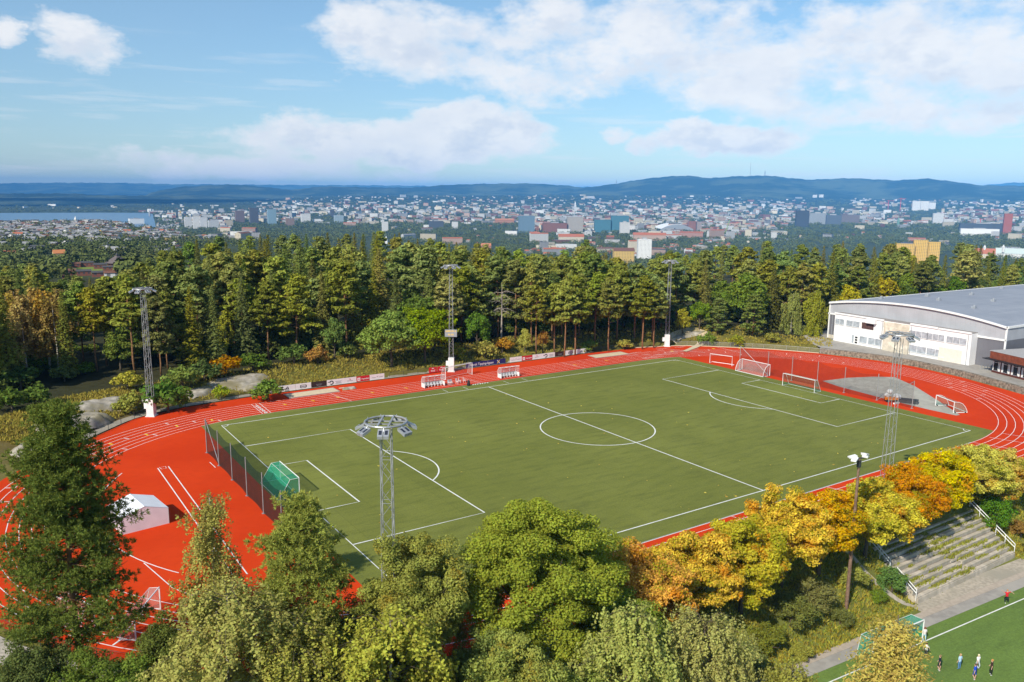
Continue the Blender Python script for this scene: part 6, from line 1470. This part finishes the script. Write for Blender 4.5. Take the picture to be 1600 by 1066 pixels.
class City:
    def __init__(s): s.v = []; s.f = []; s.c = []; s.uv = []
    def face(s, pts, col, uv=None):
        o = len(s.v); s.v += pts; s.f.append(tuple(range(o, o + len(pts)))); s.c += [(*col, 1)] * len(pts); s.uv += uv if uv else [(0, 0)] * len(pts)
    def block(s, x, y, z, w, d, h, rz, wall, roof, gable=0.0, windows=True, eave=.35):
        ca, sa = math.cos(rz), math.sin(rz); P = lambda a, b, k: (x + a * ca - b * sa, y + a * sa + b * ca, z + k)
        a, b = w / 2, d / 2; cs = [(-a, -b), (a, -b), (a, b), (-a, b)]; zb = -min(6.0, h)
        for i in range(4):
            p, q = cs[i], cs[(i + 1) % 4]; L = w if i % 2 == 0 else d; n = max(1, round(L / 3.4)) * 3.4
            s.face([P(*p, zb), P(*q, zb), P(*q, h), P(*p, h)], wall, [(0, zb - .3), (n, zb - .3), (n, h - .3 - (h % 3.0) * 0), (0, h - .3)] if windows else None)
        if gable <= 0:
            e = .25; s.face([P(-a - e, -b - e, h + .3), P(a + e, -b - e, h + .3), P(a + e, b + e, h + .3), P(-a - e, b + e, h + .3)], roof)
            for i in range(4):
                p, q = [(k[0] + math.copysign(e, k[0]), k[1] + math.copysign(e, k[1])) for k in (cs[i], cs[(i + 1) % 4])]; s.face([P(*p, h - .25), P(*q, h - .25), P(*q, h + .3), P(*p, h + .3)], wall)
        else:
            e = eave; s.face([P(-a - e, -b - e, h - .15), P(a + e, -b - e, h - .15), P(a + e, 0, h + gable), P(-a - e, 0, h + gable)], roof); s.face([P(a + e, b + e, h - .15), P(-a - e, b + e, h - .15), P(-a - e, 0, h + gable), P(a + e, 0, h + gable)], roof)
            s.face([P(a, -b, h), P(a, b, h), P(a, 0, h + gable - .1)], wall); s.face([P(-a, b, h), P(-a, -b, h), P(-a, 0, h + gable - .1)], wall)
    def hip(s, x, y, z, w, d, h, rz, roof, top=0.0):
        ca, sa = math.cos(rz), math.sin(rz); P = lambda a, b, k: (x + a * ca - b * sa, y + a * sa + b * ca, z + k); a, b = w / 2, d / 2; cs = [(-a, -b), (a, -b), (a, b), (-a, b)]
        for i in range(4): p, q = cs[i], cs[(i + 1) % 4]; s.face([P(*p, 0), P(*q, 0), P(q[0] * top, q[1] * top, h), P(p[0] * top, p[1] * top, h)], roof)
    def mesh(s, name, origin=(0, 0, 0)):
        me = bpy.data.meshes.new(name); me.from_pydata([(v[0] - origin[0], v[1] - origin[1], v[2] - origin[2]) for v in s.v], [], s.f); me.materials.append(M_FAC)
        ca = me.color_attributes.new('paint', 'FLOAT_COLOR', 'CORNER'); ca.data.foreach_set('color', np.array(s.c, np.float32).ravel())
        uv = me.uv_layers.new(name='metres'); uv.data.foreach_set('uv', np.array(s.uv, np.float32).ravel()); return me
    def thing(s, name, origin, label, cat, group=None): return tag(link(name, s.mesh(name, origin), None, origin), label, cat, group)
    def part(s, name, parent, origin): return link(name, s.mesh(name, origin), parent)

# ground row of the picture for a bearing and distance
RS_ = np.geomspace(480, 15500, 260)
def ground_rows(px):
    a = az_of(px); x = CAM[0] + RS_ * (HEAD[0] * math.cos(a) + SIDE[0] * math.sin(a)); y = CAM[1] + RS_ * (HEAD[1] * math.cos(a) + SIDE[1] * math.sin(a)); z = hgt(x, y)
    d = np.stack([x, y, z], 1) - CAM; k = d @ AX_F; row = 533 - FPX * (d @ AX_U) / k
    vis = row <= np.minimum.accumulate(row) + .3
    return row, vis, x, y, z
ROWS = {int(px): ground_rows(px) for px in range(-40, 1645, 8)}
def at_row(px, row):
    """nearest visible ground whose picture row is this: x, y, z, distance"""
    R0, vis, x, y, z = ROWS[min(1640, max(-40, int(round(px / 8.0)) * 8))]; i = int(np.argmin(np.abs(R0 - row) + (~vis) * 50)); a = az_of(px); r = RS_[i]
    if 0 < i < len(RS_) - 1:
        j = i + 1 if (row < R0[i]) else i - 1
        if abs(R0[j] - R0[i]) > 1e-6: r = RS_[i] + (RS_[j] - RS_[i]) * min(1, max(0, (row - R0[i]) / (R0[j] - R0[i])))
    X, Y = at_polar(r, a); return X, Y, H1(X, Y), r
WH, CREAM, BRICK, GREY, YEL, PINK, DKB = (.74, .73, .71), (.66, .58, .44), (.26, .11, .075), (.38, .38, .39), (.62, .42, .12), (.52, .36, .28), (.10, .10, .115)
RRED, RDARK, RGREY, RBROWN = (.40, .13, .065), (.075, .075, .08), (.27, .27, .28), (.17, .08, .055)
CHEAD = math.atan2(HEAD[1], HEAD[0]) - math.pi / 2

# ---- buildings one can name: (name, label, cat, px0, px1, row_top, row_base, wall, roof, gable share, depth factor)
LB = [
    ('tower_block', 'dark grey tower rising over the white harbour blocks on the left', 387, 399, 326, 350, DKB, DKB, 0, 1),
    ('tower_block', 'pale blue glass tower standing alone right of the dark tower', 415, 427, 328, 352, (.25, .38, .46), RGREY, 0, 1),
    ('tower_block', 'brown brick tower with flat top left of the dark tower', 364, 377, 330, 347, (.2, .14, .13), RDARK, 0, 1),
    ('apartment_block', 'white slab block leftmost of the harbour slabs', 284, 294, 340, 357, WH, RGREY, 0, .6), ('apartment_block', 'white slab block in the middle of the harbour slabs', 297, 306, 339, 357, WH, RGREY, 0, .6), ('apartment_block', 'white slab block rightmost of the harbour slabs', 308, 318, 340, 357, (.68, .68, .69), RGREY, 0, .6),
    ('apartment_block', 'grey white block right beside the harbour slabs', 321, 336, 345, 357, (.6, .6, .6), RGREY, 0, .6), ('warehouse', 'long white flat building at the end of the fjord', 197, 218, 342, 351, WH, RGREY, 0, .8),
    ('apartment_block', 'white square block in front of the town centre', 467, 481, 335, 347, WH, RGREY, 0, .8), ('tower_block', 'small dark tower right of the white square block', 513, 519, 328, 340, DKB, RDARK, 0, 1), ('office_block', 'pale blue wide office under the small dark tower', 519, 533, 337, 348, (.36, .45, .5), RGREY, 0, .7),
    ('apartment_block', 'brown block left of the white square block', 443, 455, 342, 353, (.3, .2, .15), RBROWN, 0, .7), ('apartment_block', 'white tall narrow block above the spruce tops', 594, 603, 347, 362, WH, RGREY, 0, .8), ('office_block', 'long dark office above the park trees', 668, 690, 346, 357, (.09, .1, .12), RDARK, 0, .5), ('apartment_block', 'white block right of the long dark office', 704, 713, 347, 357, WH, RGREY, 0, .6),
    ('warehouse', 'long orange roofed hall left of the blue glass block', 772, 801, 342, 350, (.42, .2, .12), (.45, .19, .1), .3, .4),
    ('office_block', 'blue glass office block leftmost of the tall offices', 809, 833, 338, 363, (.16, .25, .33), RGREY, 0, .7), ('office_block', 'low red brick offices right of the blue glass block', 847, 884, 349, 363, BRICK, RDARK, 0, .5), ('office_block', 'pale concrete office block with rows of dark windows', 885, 909, 340, 363, (.42, .38, .34), RGREY, 0, .8),
    ('office_block', 'teal glass office, the lower of the pair', 928, 953, 344, 363, (.07, .2, .26), RDARK, 0, .5), ('office_block', 'teal glass office, the taller of the pair', 954, 981, 338, 363, (.07, .2, .26), RDARK, 0, .5), ('apartment_block', 'white block standing in front of the teal glass offices', 968, 983, 348, 365, (.62, .6, .58), RGREY, 0, .8),
    ('apartment_block', 'red brown block right of the white arena roof', 1076, 1087, 346, 361, BRICK, RDARK, 0, .8), ('apartment_block', 'grey brown block right beside the red brown one', 1087.5, 1096, 347, 361, (.33, .27, .25), RDARK, 0, .8),
    ('tower_block', 'white tower with columns of windows above the pine tops', 997, 1018, 375, 404, (.78, .77, .75), WH, 0, .9), ('apartment_block', 'yellow block with brown roof left below the white tower', 959, 991, 388, 412, YEL, RBROWN, .18, .6),
    ('apartment_block', 'long block with red roof below the concrete office', 872, 911, 366, 378, CREAM, RRED, .35, .35), ('school', 'white flat roofed school among the trees', 868, 900, 382, 391, WH, (.5, .5, .5), 0, .5), ('apartment_block', 'long block with red roof left of the white tower', 990, 1040, 364, 376, PINK, RRED, .3, .25), ('apartment_block', 'long pink brick row with red roof behind the white tower', 1052, 1098, 362, 371, (.45, .24, .18), RRED, .2, .3),
    ('tower_block', 'black office tower with red foot right of the pale blocks', 1244, 1263, 330, 354, (.05, .055, .07), RDARK, 0, .8), ('office_block', 'grey glass office right of the black tower', 1265, 1290, 334, 350, (.3, .32, .34), RGREY, 0, .6), ('office_block', 'dark glass office two along from the black tower', 1292, 1314, 337, 352, (.1, .12, .15), RDARK, 0, .5), ('office_block', 'brown glass office three along from the black tower', 1316, 1342, 336, 350, (.17, .14, .14), RDARK, 0, .5),
    ('apartment_block', 'white tall block pair above the dark wood, left one', 1425, 1436, 315, 329, WH, RGREY, 0, .7), ('apartment_block', 'white tall block pair above the dark wood, right one', 1438, 1449, 315, 329, WH, RGREY, 0, .7), ('apartment_block', 'white small block right of the tall pair', 1451, 1460, 317, 327, WH, RGREY, 0, .7), ('apartment_block', 'pale grey block standing above the dark wood', 1459, 1474, 334, 349, (.6, .6, .6), RGREY, 0, .7),
    ('tower_block', 'red brick tower at the far right of the town', 1571, 1582, 335, 366, (.38, .1, .06), RBROWN, 0, 1), ('office_block', 'long dark office left of the red brick tower', 1506, 1570, 350, 364, (.07, .085, .11), RDARK, 0, .3), ('warehouse', 'long white warehouse below the long dark office', 1507, 1560, 358, 368, WH, RGREY, 0, .3),
    ('apartment_block', 'white block first of the row on the right hillside', 1268, 1274, 305, 310, WH, RGREY, 0, .6), ('apartment_block', 'white block second of the row on the right hillside', 1278, 1284, 304.5, 310, WH, RGREY, 0, .6), ('apartment_block', 'white block third of the row on the right hillside', 1290, 1295, 304, 309.5, WH, RGREY, 0, .6), ('apartment_block', 'white block fourth of the row on the right hillside', 1298, 1303, 304, 309.5, WH, RGREY, 0, .6), ('apartment_block', 'white block last of the row on the right hillside', 1308, 1314, 304.5, 310, WH, RGREY, 0, .6),
    ('house', 'yellow villa with orange roof in the lawn on the left', 73, 89, 391, 403, (.62, .48, .24), (.5, .19, .07), .42, .9), ('house', 'red roofed house cut by the left edge of the picture', -6, 10, 392, 404, BRICK, (.42, .14, .08), .4, .8), ('house', 'dark roofed low villa between trees left of the pines', 220, 240, 385, 394, (.3, .22, .18), RDARK, .45, .6), ('house', 'white house with dark roof among trees', 256, 268, 387, 396, WH, RDARK, .35, .8), ('house', 'white house with grey roof beside the brown pines', 274, 286, 388, 396, WH, RGREY, .35, .8), ('house', 'small farmhouse with bright red roof by the clearing', 750, 765, 380.5, 388, (.5, .2, .12), (.5, .19, .09), .5, .6), ('house', 'white house with grey roof left of the farmhouse clearing', 663, 676, 390, 400, WH, RGREY, .4, .8),
]
LB_OBJ = []
for (name, label, p0, p1, r0, r1, wall, roof, gb, df) in LB:
    pc = (p0 + p1) / 2; x, y, z, r = at_row(pc, r1); dep = r * math.cos(az_of(pc)) * 1.016; w = (p1 - p0) / FPX * dep; h = (r1 - r0) / FPX * dep; d = max(8, w * df); a = math.atan2(y - CAM[1], x - CAM[0])
    rz = a - math.pi / 2 + .12; g = h * gb; 
    if h * w * 1.0 > 0 and (p1 - p0) > 12:
        t = thing(name, label, 'house' if name == 'house' else 'building', (x, y, z)); c = City(); c.block(x, y, z, w * .97, d, h - g, rz, wall, roof, 0, name != 'warehouse'); c2 = City()
        c.part('wall', t, (x, y, z))
        if g > 0: c2.block(x, y, z + h - g + .05, w, d * 1.02, .3, rz, wall, roof, g, False); c2.part('roof', t, (x, y, z))
        else:
            c2.block(x, y, z + h + .05, w * .3, d * .4, max(1.2, h * .1), rz, GREY, RGREY, 0, False); c2.part('rooftop_plant', t, (x, y, z))
    else:
        c = City(); c.block(x, y, z, w, d, h - g, rz, wall, roof, g); t = c.thing(name, (x, y, z), label, 'house' if name == 'house' else 'building')
    LB_OBJ.append((pc, r1, r))
# yellow apartment building on the right, in three stepped wings
pc = 1440; x, y, z, r = at_row(pc, 414); dep = r * math.cos(az_of(pc)) * 1.016; t = thing('apartment_building', 'big ochre yellow apartment building above the trees behind the hall', 'building', (x, y, z)); u = 1 / FPX * dep
for (p0, p1, top) in ((1406, 1433, 382), (1433.5, 1453, 376), (1453.5, 1472, 379)):
    c = City(); q = (p0 + p1) / 2 - pc; X, Y = x + SIDE[0] * q * u, y + SIDE[1] * q * u; c.block(X, Y, z, (p1 - p0) * u, 14, (414 - top) * u, CHEAD - az_of(pc) + .1, (.66, .42, .10), (.5, .34, .12)); c.part('wing', t, (x, y, z))
# pagoda-roofed brick building and brown terraces on the left
x, y, z, r = at_row(173, 417); u = r * math.cos(az_of(173)) * 1.016 / FPX; t = thing('pyramid_roof_building', 'red brick building with a dark pyramid roof and small lantern on top', 'building', (x, y, z))
c = City(); c.block(x, y, z, 20 * u, 20 * u, 6 * u, .5, (.24, .075, .05), RDARK); c.part('wall', t, (x, y, z)); c = City(); c.hip(x, y, z + 6 * u, 27 * u, 27 * u, 11 * u, .5, (.13, .105, .10), .12); c.part('roof', t, (x, y, z)); c = City(); c.block(x, y, z + 16.5 * u, 2.6 * u, 2.6 * u, 1.6 * u, .5, RDARK, RDARK, 0, False); c.hip(x, y, z + 18.4 * u, 3.4 * u, 3.4 * u, 3 * u, .5, RDARK); c.part('lantern', t, (x, y, z))
TR = [(92, 112, 410, 418), (115, 133, 408, 417), (136, 154, 411, 420), (86, 104, 420, 430), (108, 128, 421, 431), (132, 150, 423, 433), (152, 175, 425, 437), (178, 196, 420, 430), (150, 170, 415, 423), (84, 98, 432, 440)]
ORD = ['first', 'second', 'third', 'fourth', 'fifth', 'sixth', 'seventh', 'eighth', 'ninth', 'tenth', 'eleventh', 'twelfth', 'thirteenth', 'fourteenth', 'fifteenth', 'sixteenth', 'seventeenth', 'eighteenth', 'nineteenth', 'twentieth']
for i, (p0, p1, r0, r1) in enumerate(TR):
    x, y, z, r = at_row((p0 + p1) / 2, r1); u = r * math.cos(az_of((p0 + p1) / 2)) * 1.016 / FPX; white = i == 6; c = City(); c.block(x, y, z, (p1 - p0) * u, 7 * u, (r1 - r0) * u * .75, CHEAD + .5, WH if white else (.22, .085, .06), RDARK if i % 3 else RBROWN, (r1 - r0) * u * .25)
    c.thing('terraced_house', (x, y, z), 'white terraced house below the pyramid roof building' if white else f"red brown terraced house around the pyramid roof building, {ORD[i]} of them", 'house', None)
# churches, spires, cranes, masts, arena
def spire(label, px, top, base, wpx, col, cat='church tower', name='church_tower'):
    x, y, z, r = at_row(px, base); u = r * math.cos(az_of(px)) * 1.016 / FPX; c = City(); h = (base - top) * u; c.block(x, y, z, wpx * u, wpx * u, h * .5, CHEAD, col, RDARK, 0, False); c.hip(x, y, z + h * .5, wpx * 1.1 * u, wpx * 1.1 * u, h * .5, CHEAD, col); return c.thing(name, (x, y, z), label, cat)
spire('white church tower on the wooded ridge before the fjord', 112, 338, 350, 3, WH); spire('thin pale spire beside the fjord', 229, 327, 338, 1.6, GREY); spire('green copper church spire above the dark wood', 1405, 338, 354, 2.6, (.16, .3, .25)); spire('white turret with pointed roof behind the pine tops', 600, 369, 381, 4, WH); spire('small white spire before the blue hillside', 897, 314, 324, 2, WH)
for (px0, px1, top, base, roof, wall, tw, lab) in ((1532, 1560, 388, 404, RRED, CREAM, 1545, 'red roofed church with small white ridge turret at the far right'), (1567, 1612, 388, 404, (.45, .52, .5), WH, 1575, 'white church with pale green roof and white ridge turret at the right edge')):
    pc = (px0 + px1) / 2; x, y, z, r = at_row(pc, base); u = r * math.cos(az_of(pc)) * 1.016 / FPX; t = thing('church', lab, 'church', (x, y, z)); c = City(); c.block(x, y, z, (px1 - px0) * u, 12 * u, (base - top) * u * .45, CHEAD - .5, wall, roof, 0); c.part('wall', t, (x, y, z)); c = City(); c.block(x, y, z + (base - top) * u * .46, (px1 - px0) * u, 12.4 * u, .3, CHEAD - .5, wall, roof, (base - top) * u * .5, False); c.part('roof', t, (x, y, z)); q = (tw - pc) * u; X, Y = x + SIDE[0] * q, y + SIDE[1] * q; c = City(); c.block(X, Y, z + (base - top) * u * .8, 2.6 * u, 2.6 * u, 4 * u, CHEAD, WH, WH, 0, False); c.hip(X, Y, z + (base - top) * u * .8 + 4.2 * u, 3 * u, 3 * u, 4 * u, CHEAD, WH); c.part('turret', t, (x, y, z))
x, y, z, r = at_row(1052, 360); u = r * 1.0 / FPX; t = thing('arena', 'wide white arena with a low curved roof in the middle of the town', 'arena', (x, y, z)); mb = MB(); n = 16; W_, Dp = 48 * u, 60 * u
prof = [(-W_ / 2 + W_ * i / n, (3 + 7 * (1 - (2 * i / n - 1) ** 2)) * u) for i in range(n + 1)]
def AR(a, b, k): return (a * SIDE[0] + b * HEAD[0], a * SIDE[1] + b * HEAD[1], k)
mb.add([AR(a, -Dp / 2, k) for a, k in prof] + [AR(a, Dp / 2, k) for a, k in prof], [(i, i + 1, n + 2 + i, n + 1 + i) for i in range(n)]); mb.build('roof', M_WHITE, t, smooth=True)
mb = MB()
for i in range(n): a, b = prof[i], prof[i + 1]; mb.add([AR(a[0], -Dp / 2, -4), AR(b[0], -Dp / 2, -4), AR(b[0], -Dp / 2, b[1]), AR(a[0], -Dp / 2, a[1])], [(0, 1, 2, 3)])
mb.build('wall', M_LAMP, t)
def crane(label, px, top, base, jib, col, lean=0.0):
    x, y, z, r = at_row(px, base); u = r / FPX; h = (base - top) * u; t = thing('tower_crane', label, 'crane', (x, y, z)); S_ = np.array([SIDE[0], SIDE[1]]); mb = MB()
    tp = (S_[0] * lean * u, S_[1] * lean * u, h); mb.tube([(0, 0, 0), tp], .45 * u, 4); mb.build('mast', col, t)
    if jib: mb = MB(); mb.tube([(tp[0] - S_[0] * jib * .35 * u, tp[1] - S_[1] * jib * .35 * u, h * .96), (tp[0] + S_[0] * jib * u, tp[1] + S_[1] * jib * u, h * .96)], .3 * u, 4); mb.build('jib', col, t)
crane('red tower crane left of two on the far right hillside', 1387, 315, 329, 8, M_RED); crane('red tower crane right of two on the far right hillside', 1406, 312, 330, 7, M_RED); crane('leaning green mobile crane boom in the middle of the town', 1134, 345, 365, 0, mat('crane_green', (.25, .42, .1)), 6); crane('red crane in front of the long dark office', 1534, 345, 364, 6, M_RED)
for (px, top, base, lab) in ((963, 281.5, 289, 'stubby tower on the shoulder of the blue hill'), (1172, 254, 276, 'very thin tall mast on the long hill top'), (1195, 266.5, 276, 'short thick mast on the long hill top')):
    a, te = DIR(px, base); a2, te2 = DIR(px, top); D = 12480; x, y = at_polar(D, a); mb = MB(); zz = CAM[2] + te * D - 8; h = (te2 - te) * D + 8; w = 3.4 if px == 1172 else 9
    mb.tube([(x, y, zz), (x, y, zz + h * .7), (x, y, zz + h)], [w, w * .7, w * .35], 6); tag(mb.build('radio_mast', M_GALV), lab, 'mast')

# ---- the ordinary town: sampled evenly over the picture, so nearer streets have fewer and bigger houses
CAND = []
def sky_lim(px): return float(np.interp(px, SKY_X, SKY_Y))
def town_density(px, row):
    if px < 300 and row > 344: return 1.6 if row < 377 else 0.10 if row < 400 else .03
    if px < 215: return .12 if row < 326 else 0.0
    if row > 378: return .35 if 820 < px < 1140 else .05
    if 400 < px < 815 and row > 350: return .05
    if 1225 < px < 1530 and row > 352: return .10
    if 1140 < px < 1230 and row > 360: return .5
    d = 1.0
    if row < 322: d = .45
    if row < 314: d = .28
    if px < 400 and row < 330: d = .12
    if px > 1300 and 312 < row < 330: d = .5
    if row < 306: d = .25 if 860 < px < 1330 else 0
    return d
def blocked(px, row): return any(abs(px - a) < 13 and -3 < row - b < 16 for a, b, _ in LB_OBJ)
tries = 0
while len(CAND) < 4300 and tries < 64000:
    tries += 1; px = rng.uniform(-20, 1620); row = 301 + 102 * rng.random() ** 1.25
    if row > sky_lim(px) + 4 or rng.random() * 1.6 > town_density(px, row): continue
    if blocked(px, row): continue
    x, y, z, r = at_row(px, row)
    if px < 430 and z < -139.5: continue
    tall = rng.random(); near_ = r < 2600
    if px < 330 and row > 343: hs = 1.0
    elif row < 318: hs = .8
    elif row > 362: hs = .75
    else: hs = .3
    if rng.random() < hs:
        w, d, h = rng.uniform(8, 14), rng.uniform(7, 10), rng.uniform(4.5, 7); g = rng.uniform(2, 3.4); kind = 'house'
        if px < 330 and row > 343: h *= 1.25; g *= .75; w *= 1.25
        if row < 325: w *= 1.9; d *= 1.6; h *= 1.5
    else:
        w, d, h = rng.uniform(18, 62), rng.uniform(10, 18), rng.choice([9, 12, 15, 18, 24, 30], p=[.24, .30, .22, .14, .07, .03]); g = 3 if rng.random() < .35 else 0; kind = 'block'
        if row < 322: w *= 1.4
    u = rng.random()
    if px < 330: wall = WH if u < .72 else CREAM if u < .86 else BRICK if u < .93 else YEL
    elif px < 700: wall = WH if u < .45 else CREAM if u < .72 else GREY if u < .87 else PINK if u < .95 else BRICK
    else: wall = WH if u < .34 else CREAM if u < .60 else GREY if u < .74 else PINK if u < .86 else BRICK
    u = rng.random(); rr = .55 if 820 < px < 1150 and row > 335 else .05 if px < 330 else .3
    roof = RRED if u < rr else RDARK if u < rr + .3 else RGREY if u < .9 else RBROWN
    if kind == 'block' and g == 0: roof = RGREY if u < .6 else RDARK if u < .85 else (.5, .5, .5)
    CAND.append(dict(px=px, row=row, x=x, y=y, z=z, r=r, w=w, d=d, h=h, g=g, wall=tuple(np.clip(np.array(wall) * rng.uniform(.62, 1.08), 0, .8)), wk=wall, roof=roof, rk=roof, kind=kind, rz=CHEAD + rng.choice([.25, .25 + math.pi / 2, -.2, -.2 + math.pi / 2, rng.random() * 3.1], p=[.3, .12, .3, .12, .16]) , app=w * (h + g) / r ** 2))
NAMES = {WH: 'white', CREAM: 'cream', BRICK: 'brick red', GREY: 'grey', YEL: 'yellow', PINK: 'pinkish'}; RN = {RRED: 'red roof', RDARK: 'dark roof', RGREY: 'grey roof', RBROWN: 'brown roof'}
TZ = [(-99, 'on the left villa ridge'), (200, 'near the harbour slabs'), (340, 'around the dark tower'), (455, 'in the left town centre'), (600, 'beyond the park wood'), (800, 'around the tall glass offices'), (1000, 'beyond the white tower'), (1130, 'left of the black tower'), (1263, 'right of the black tower'), (1400, 'near the ochre building'), (1500, 'by the red brick tower')]
def tz(px):
    s = TZ[0][1]
    for a, b in TZ:
        if px >= a: s = b
    return s
CAND.sort(key=lambda c: -c['app']); n_h = n_b = 0; rest = City()
for c in CAND:
    hh = c['kind'] == 'house'; lim = (n_h < 230) if hh else (n_b < 170)
    if lim:
        k = City(); k.block(c['x'], c['y'], c['z'], c['w'], c['d'], c['h'], c['rz'], c['wall'], c['roof'], c['g']); rn = RN.get(c['rk'], 'flat roof')
        size = ('small' if c['w'] < 10.5 else 'wide') if hh else ('long' if c['w'] > 40 else 'tall' if c['h'] > 14 else 'low')
        k.thing('house' if hh else 'apartment_block', (c['x'], c['y'], c['z']), f"{size} {NAMES[c['wk']]} {'house' if hh else 'block'} with {rn} {tz(c['px'])}", 'house' if hh else 'building', 'houses of the town' if hh else 'blocks of the town')
        if hh: n_h += 1
        else: n_b += 1
    else: rest.block(c['x'], c['y'], c['z'], c['w'], c['d'], c['h'], c['rz'], c['wall'], c['roof'], c['g'], c['r'] < 6000)
struct(link('distant_town', rest.mesh('distant_town')), 'stuff')

# ---- far woods: clumps of leaf-coloured faces, tree by tree, reading as one mass
def woods():
    P, N, S = [], [], []; n_ = 0; t_ = 0
    while n_ < 13500 and t_ < 90000:
        t_ += 1; px = rng.uniform(-40, 1640); row = 303 + 135 * rng.random() ** 1.1
        if row > sky_lim(px) + 16: continue
        dens = .8 if row < 345 else 1.0
        if px < 300 and row > 376: dens = 1.0
        if 400 < px < 815 and row > 348: dens = 1.6
        if 1215 < px < 1620 and 350 < row < 372: dens = 1.5
        if row > 356: dens = max(dens, 1.3)
        if row > 372 and px > 280: dens = 1.6
        if rng.random() > dens / 1.6: continue
        if any(abs(px - c) < w and a < row < b for c, w, a, b in ((83, 26, 398, 413), (135, 40, 417, 441), (757, 26, 384, 394), (470, 22, 388, 397), (1010, 16, 380, 408), (975, 20, 392, 414), (1440, 36, 386, 418), (172, 17, 403, 419))): continue
        x, y, z, r = at_row(px, row)
        if z < -139: continue
        h = rng.uniform(7, 13) * (1 if r > 1200 else .95); k = int(np.clip(5200 / r * 9, 7, 46)); rad = h * rng.uniform(.3, .42)
        grove = float(np.clip((r - 1500) / 130, 1.0, 26)); k = int(k * (1 + min(1.5, (grove - 1) * .12))); p, d = ellip(k, rng, .35); P.append(np.array([x, y, z + h * .52]) + p * [rad + grove * .8, rad + grove * .8, h * .5]); N.append(d + [0, 0, .3] + rng.normal(size=(k, 3)) * .4); S.append(np.full(k, (rad + grove * .25) * (.62 if k < 12 else .42 if k < 25 else .3)) * rng.uniform(.8, 1.3, k)); n_ += 1
    V, F = leaf_quads(np.concatenate(P), np.concatenate(N), np.concatenate(S), .75); o = link('distant_woods', np_mesh('distant_woods', V, F, M_FARLEAF)); o.color = (.105, .125, .036, 1); struct(o, 'stuff')
def far_leaf():
    m = bpy.data.materials.new('far_leaf'); m.use_nodes = True; g = NT(m.node_tree); b = g.n['Principled BSDF']; v = g.new('ShaderNodeTexCoord').outputs['Object']; geo = g.new('ShaderNodeNewGeometry'); oi = g.new('ShaderNodeObjectInfo')
    f = g.noise(v, .02, 3); hs = g.new('ShaderNodeHueSaturation'); g.l.new(oi.outputs['Color'], hs.inputs['Color']); g.l.new(g.m('ADD', .46, g.m('MULTIPLY', f, .08)), hs.inputs['Hue']); g.l.new(g.m('ADD', .25, g.m('ADD', g.m('MULTIPLY', geo.outputs['Random Per Island'], .6), g.m('MULTIPLY', f, .9))), hs.inputs['Value'])
    g.l.new(hs.outputs[0], b.inputs['Base Color']); b.inputs['Roughness'].default_value = 1; b.inputs['Specular IOR Level'].default_value = .05; return m
M_FARLEAF = far_leaf(); woods()

# ================================================================== labels: number what would else read alike
ORD_BIG = [a + '-' + b for a in ('twenty', 'thirty', 'forty', 'fifty', 'sixty', 'seventy', 'eighty', 'ninety') for b in ORD[:9]]
def unique_labels():
    bpy.context.view_layer.update(); by = {}
    for o in COL.objects:
        if o.parent is None and o.get('label'): by.setdefault(o['label'].lower(), []).append(o)
    for lab, os_ in by.items():
        if len(os_) < 2: continue
        os_.sort(key=lambda o: PX(*o.location)[0])
        for i, o in enumerate(os_): w = o['label'].split(); o['label'] = f"{' '.join(w[:12])}, {ORD[i] if i < 20 else ORD_BIG[i - 20]} from the left"
unique_labels()
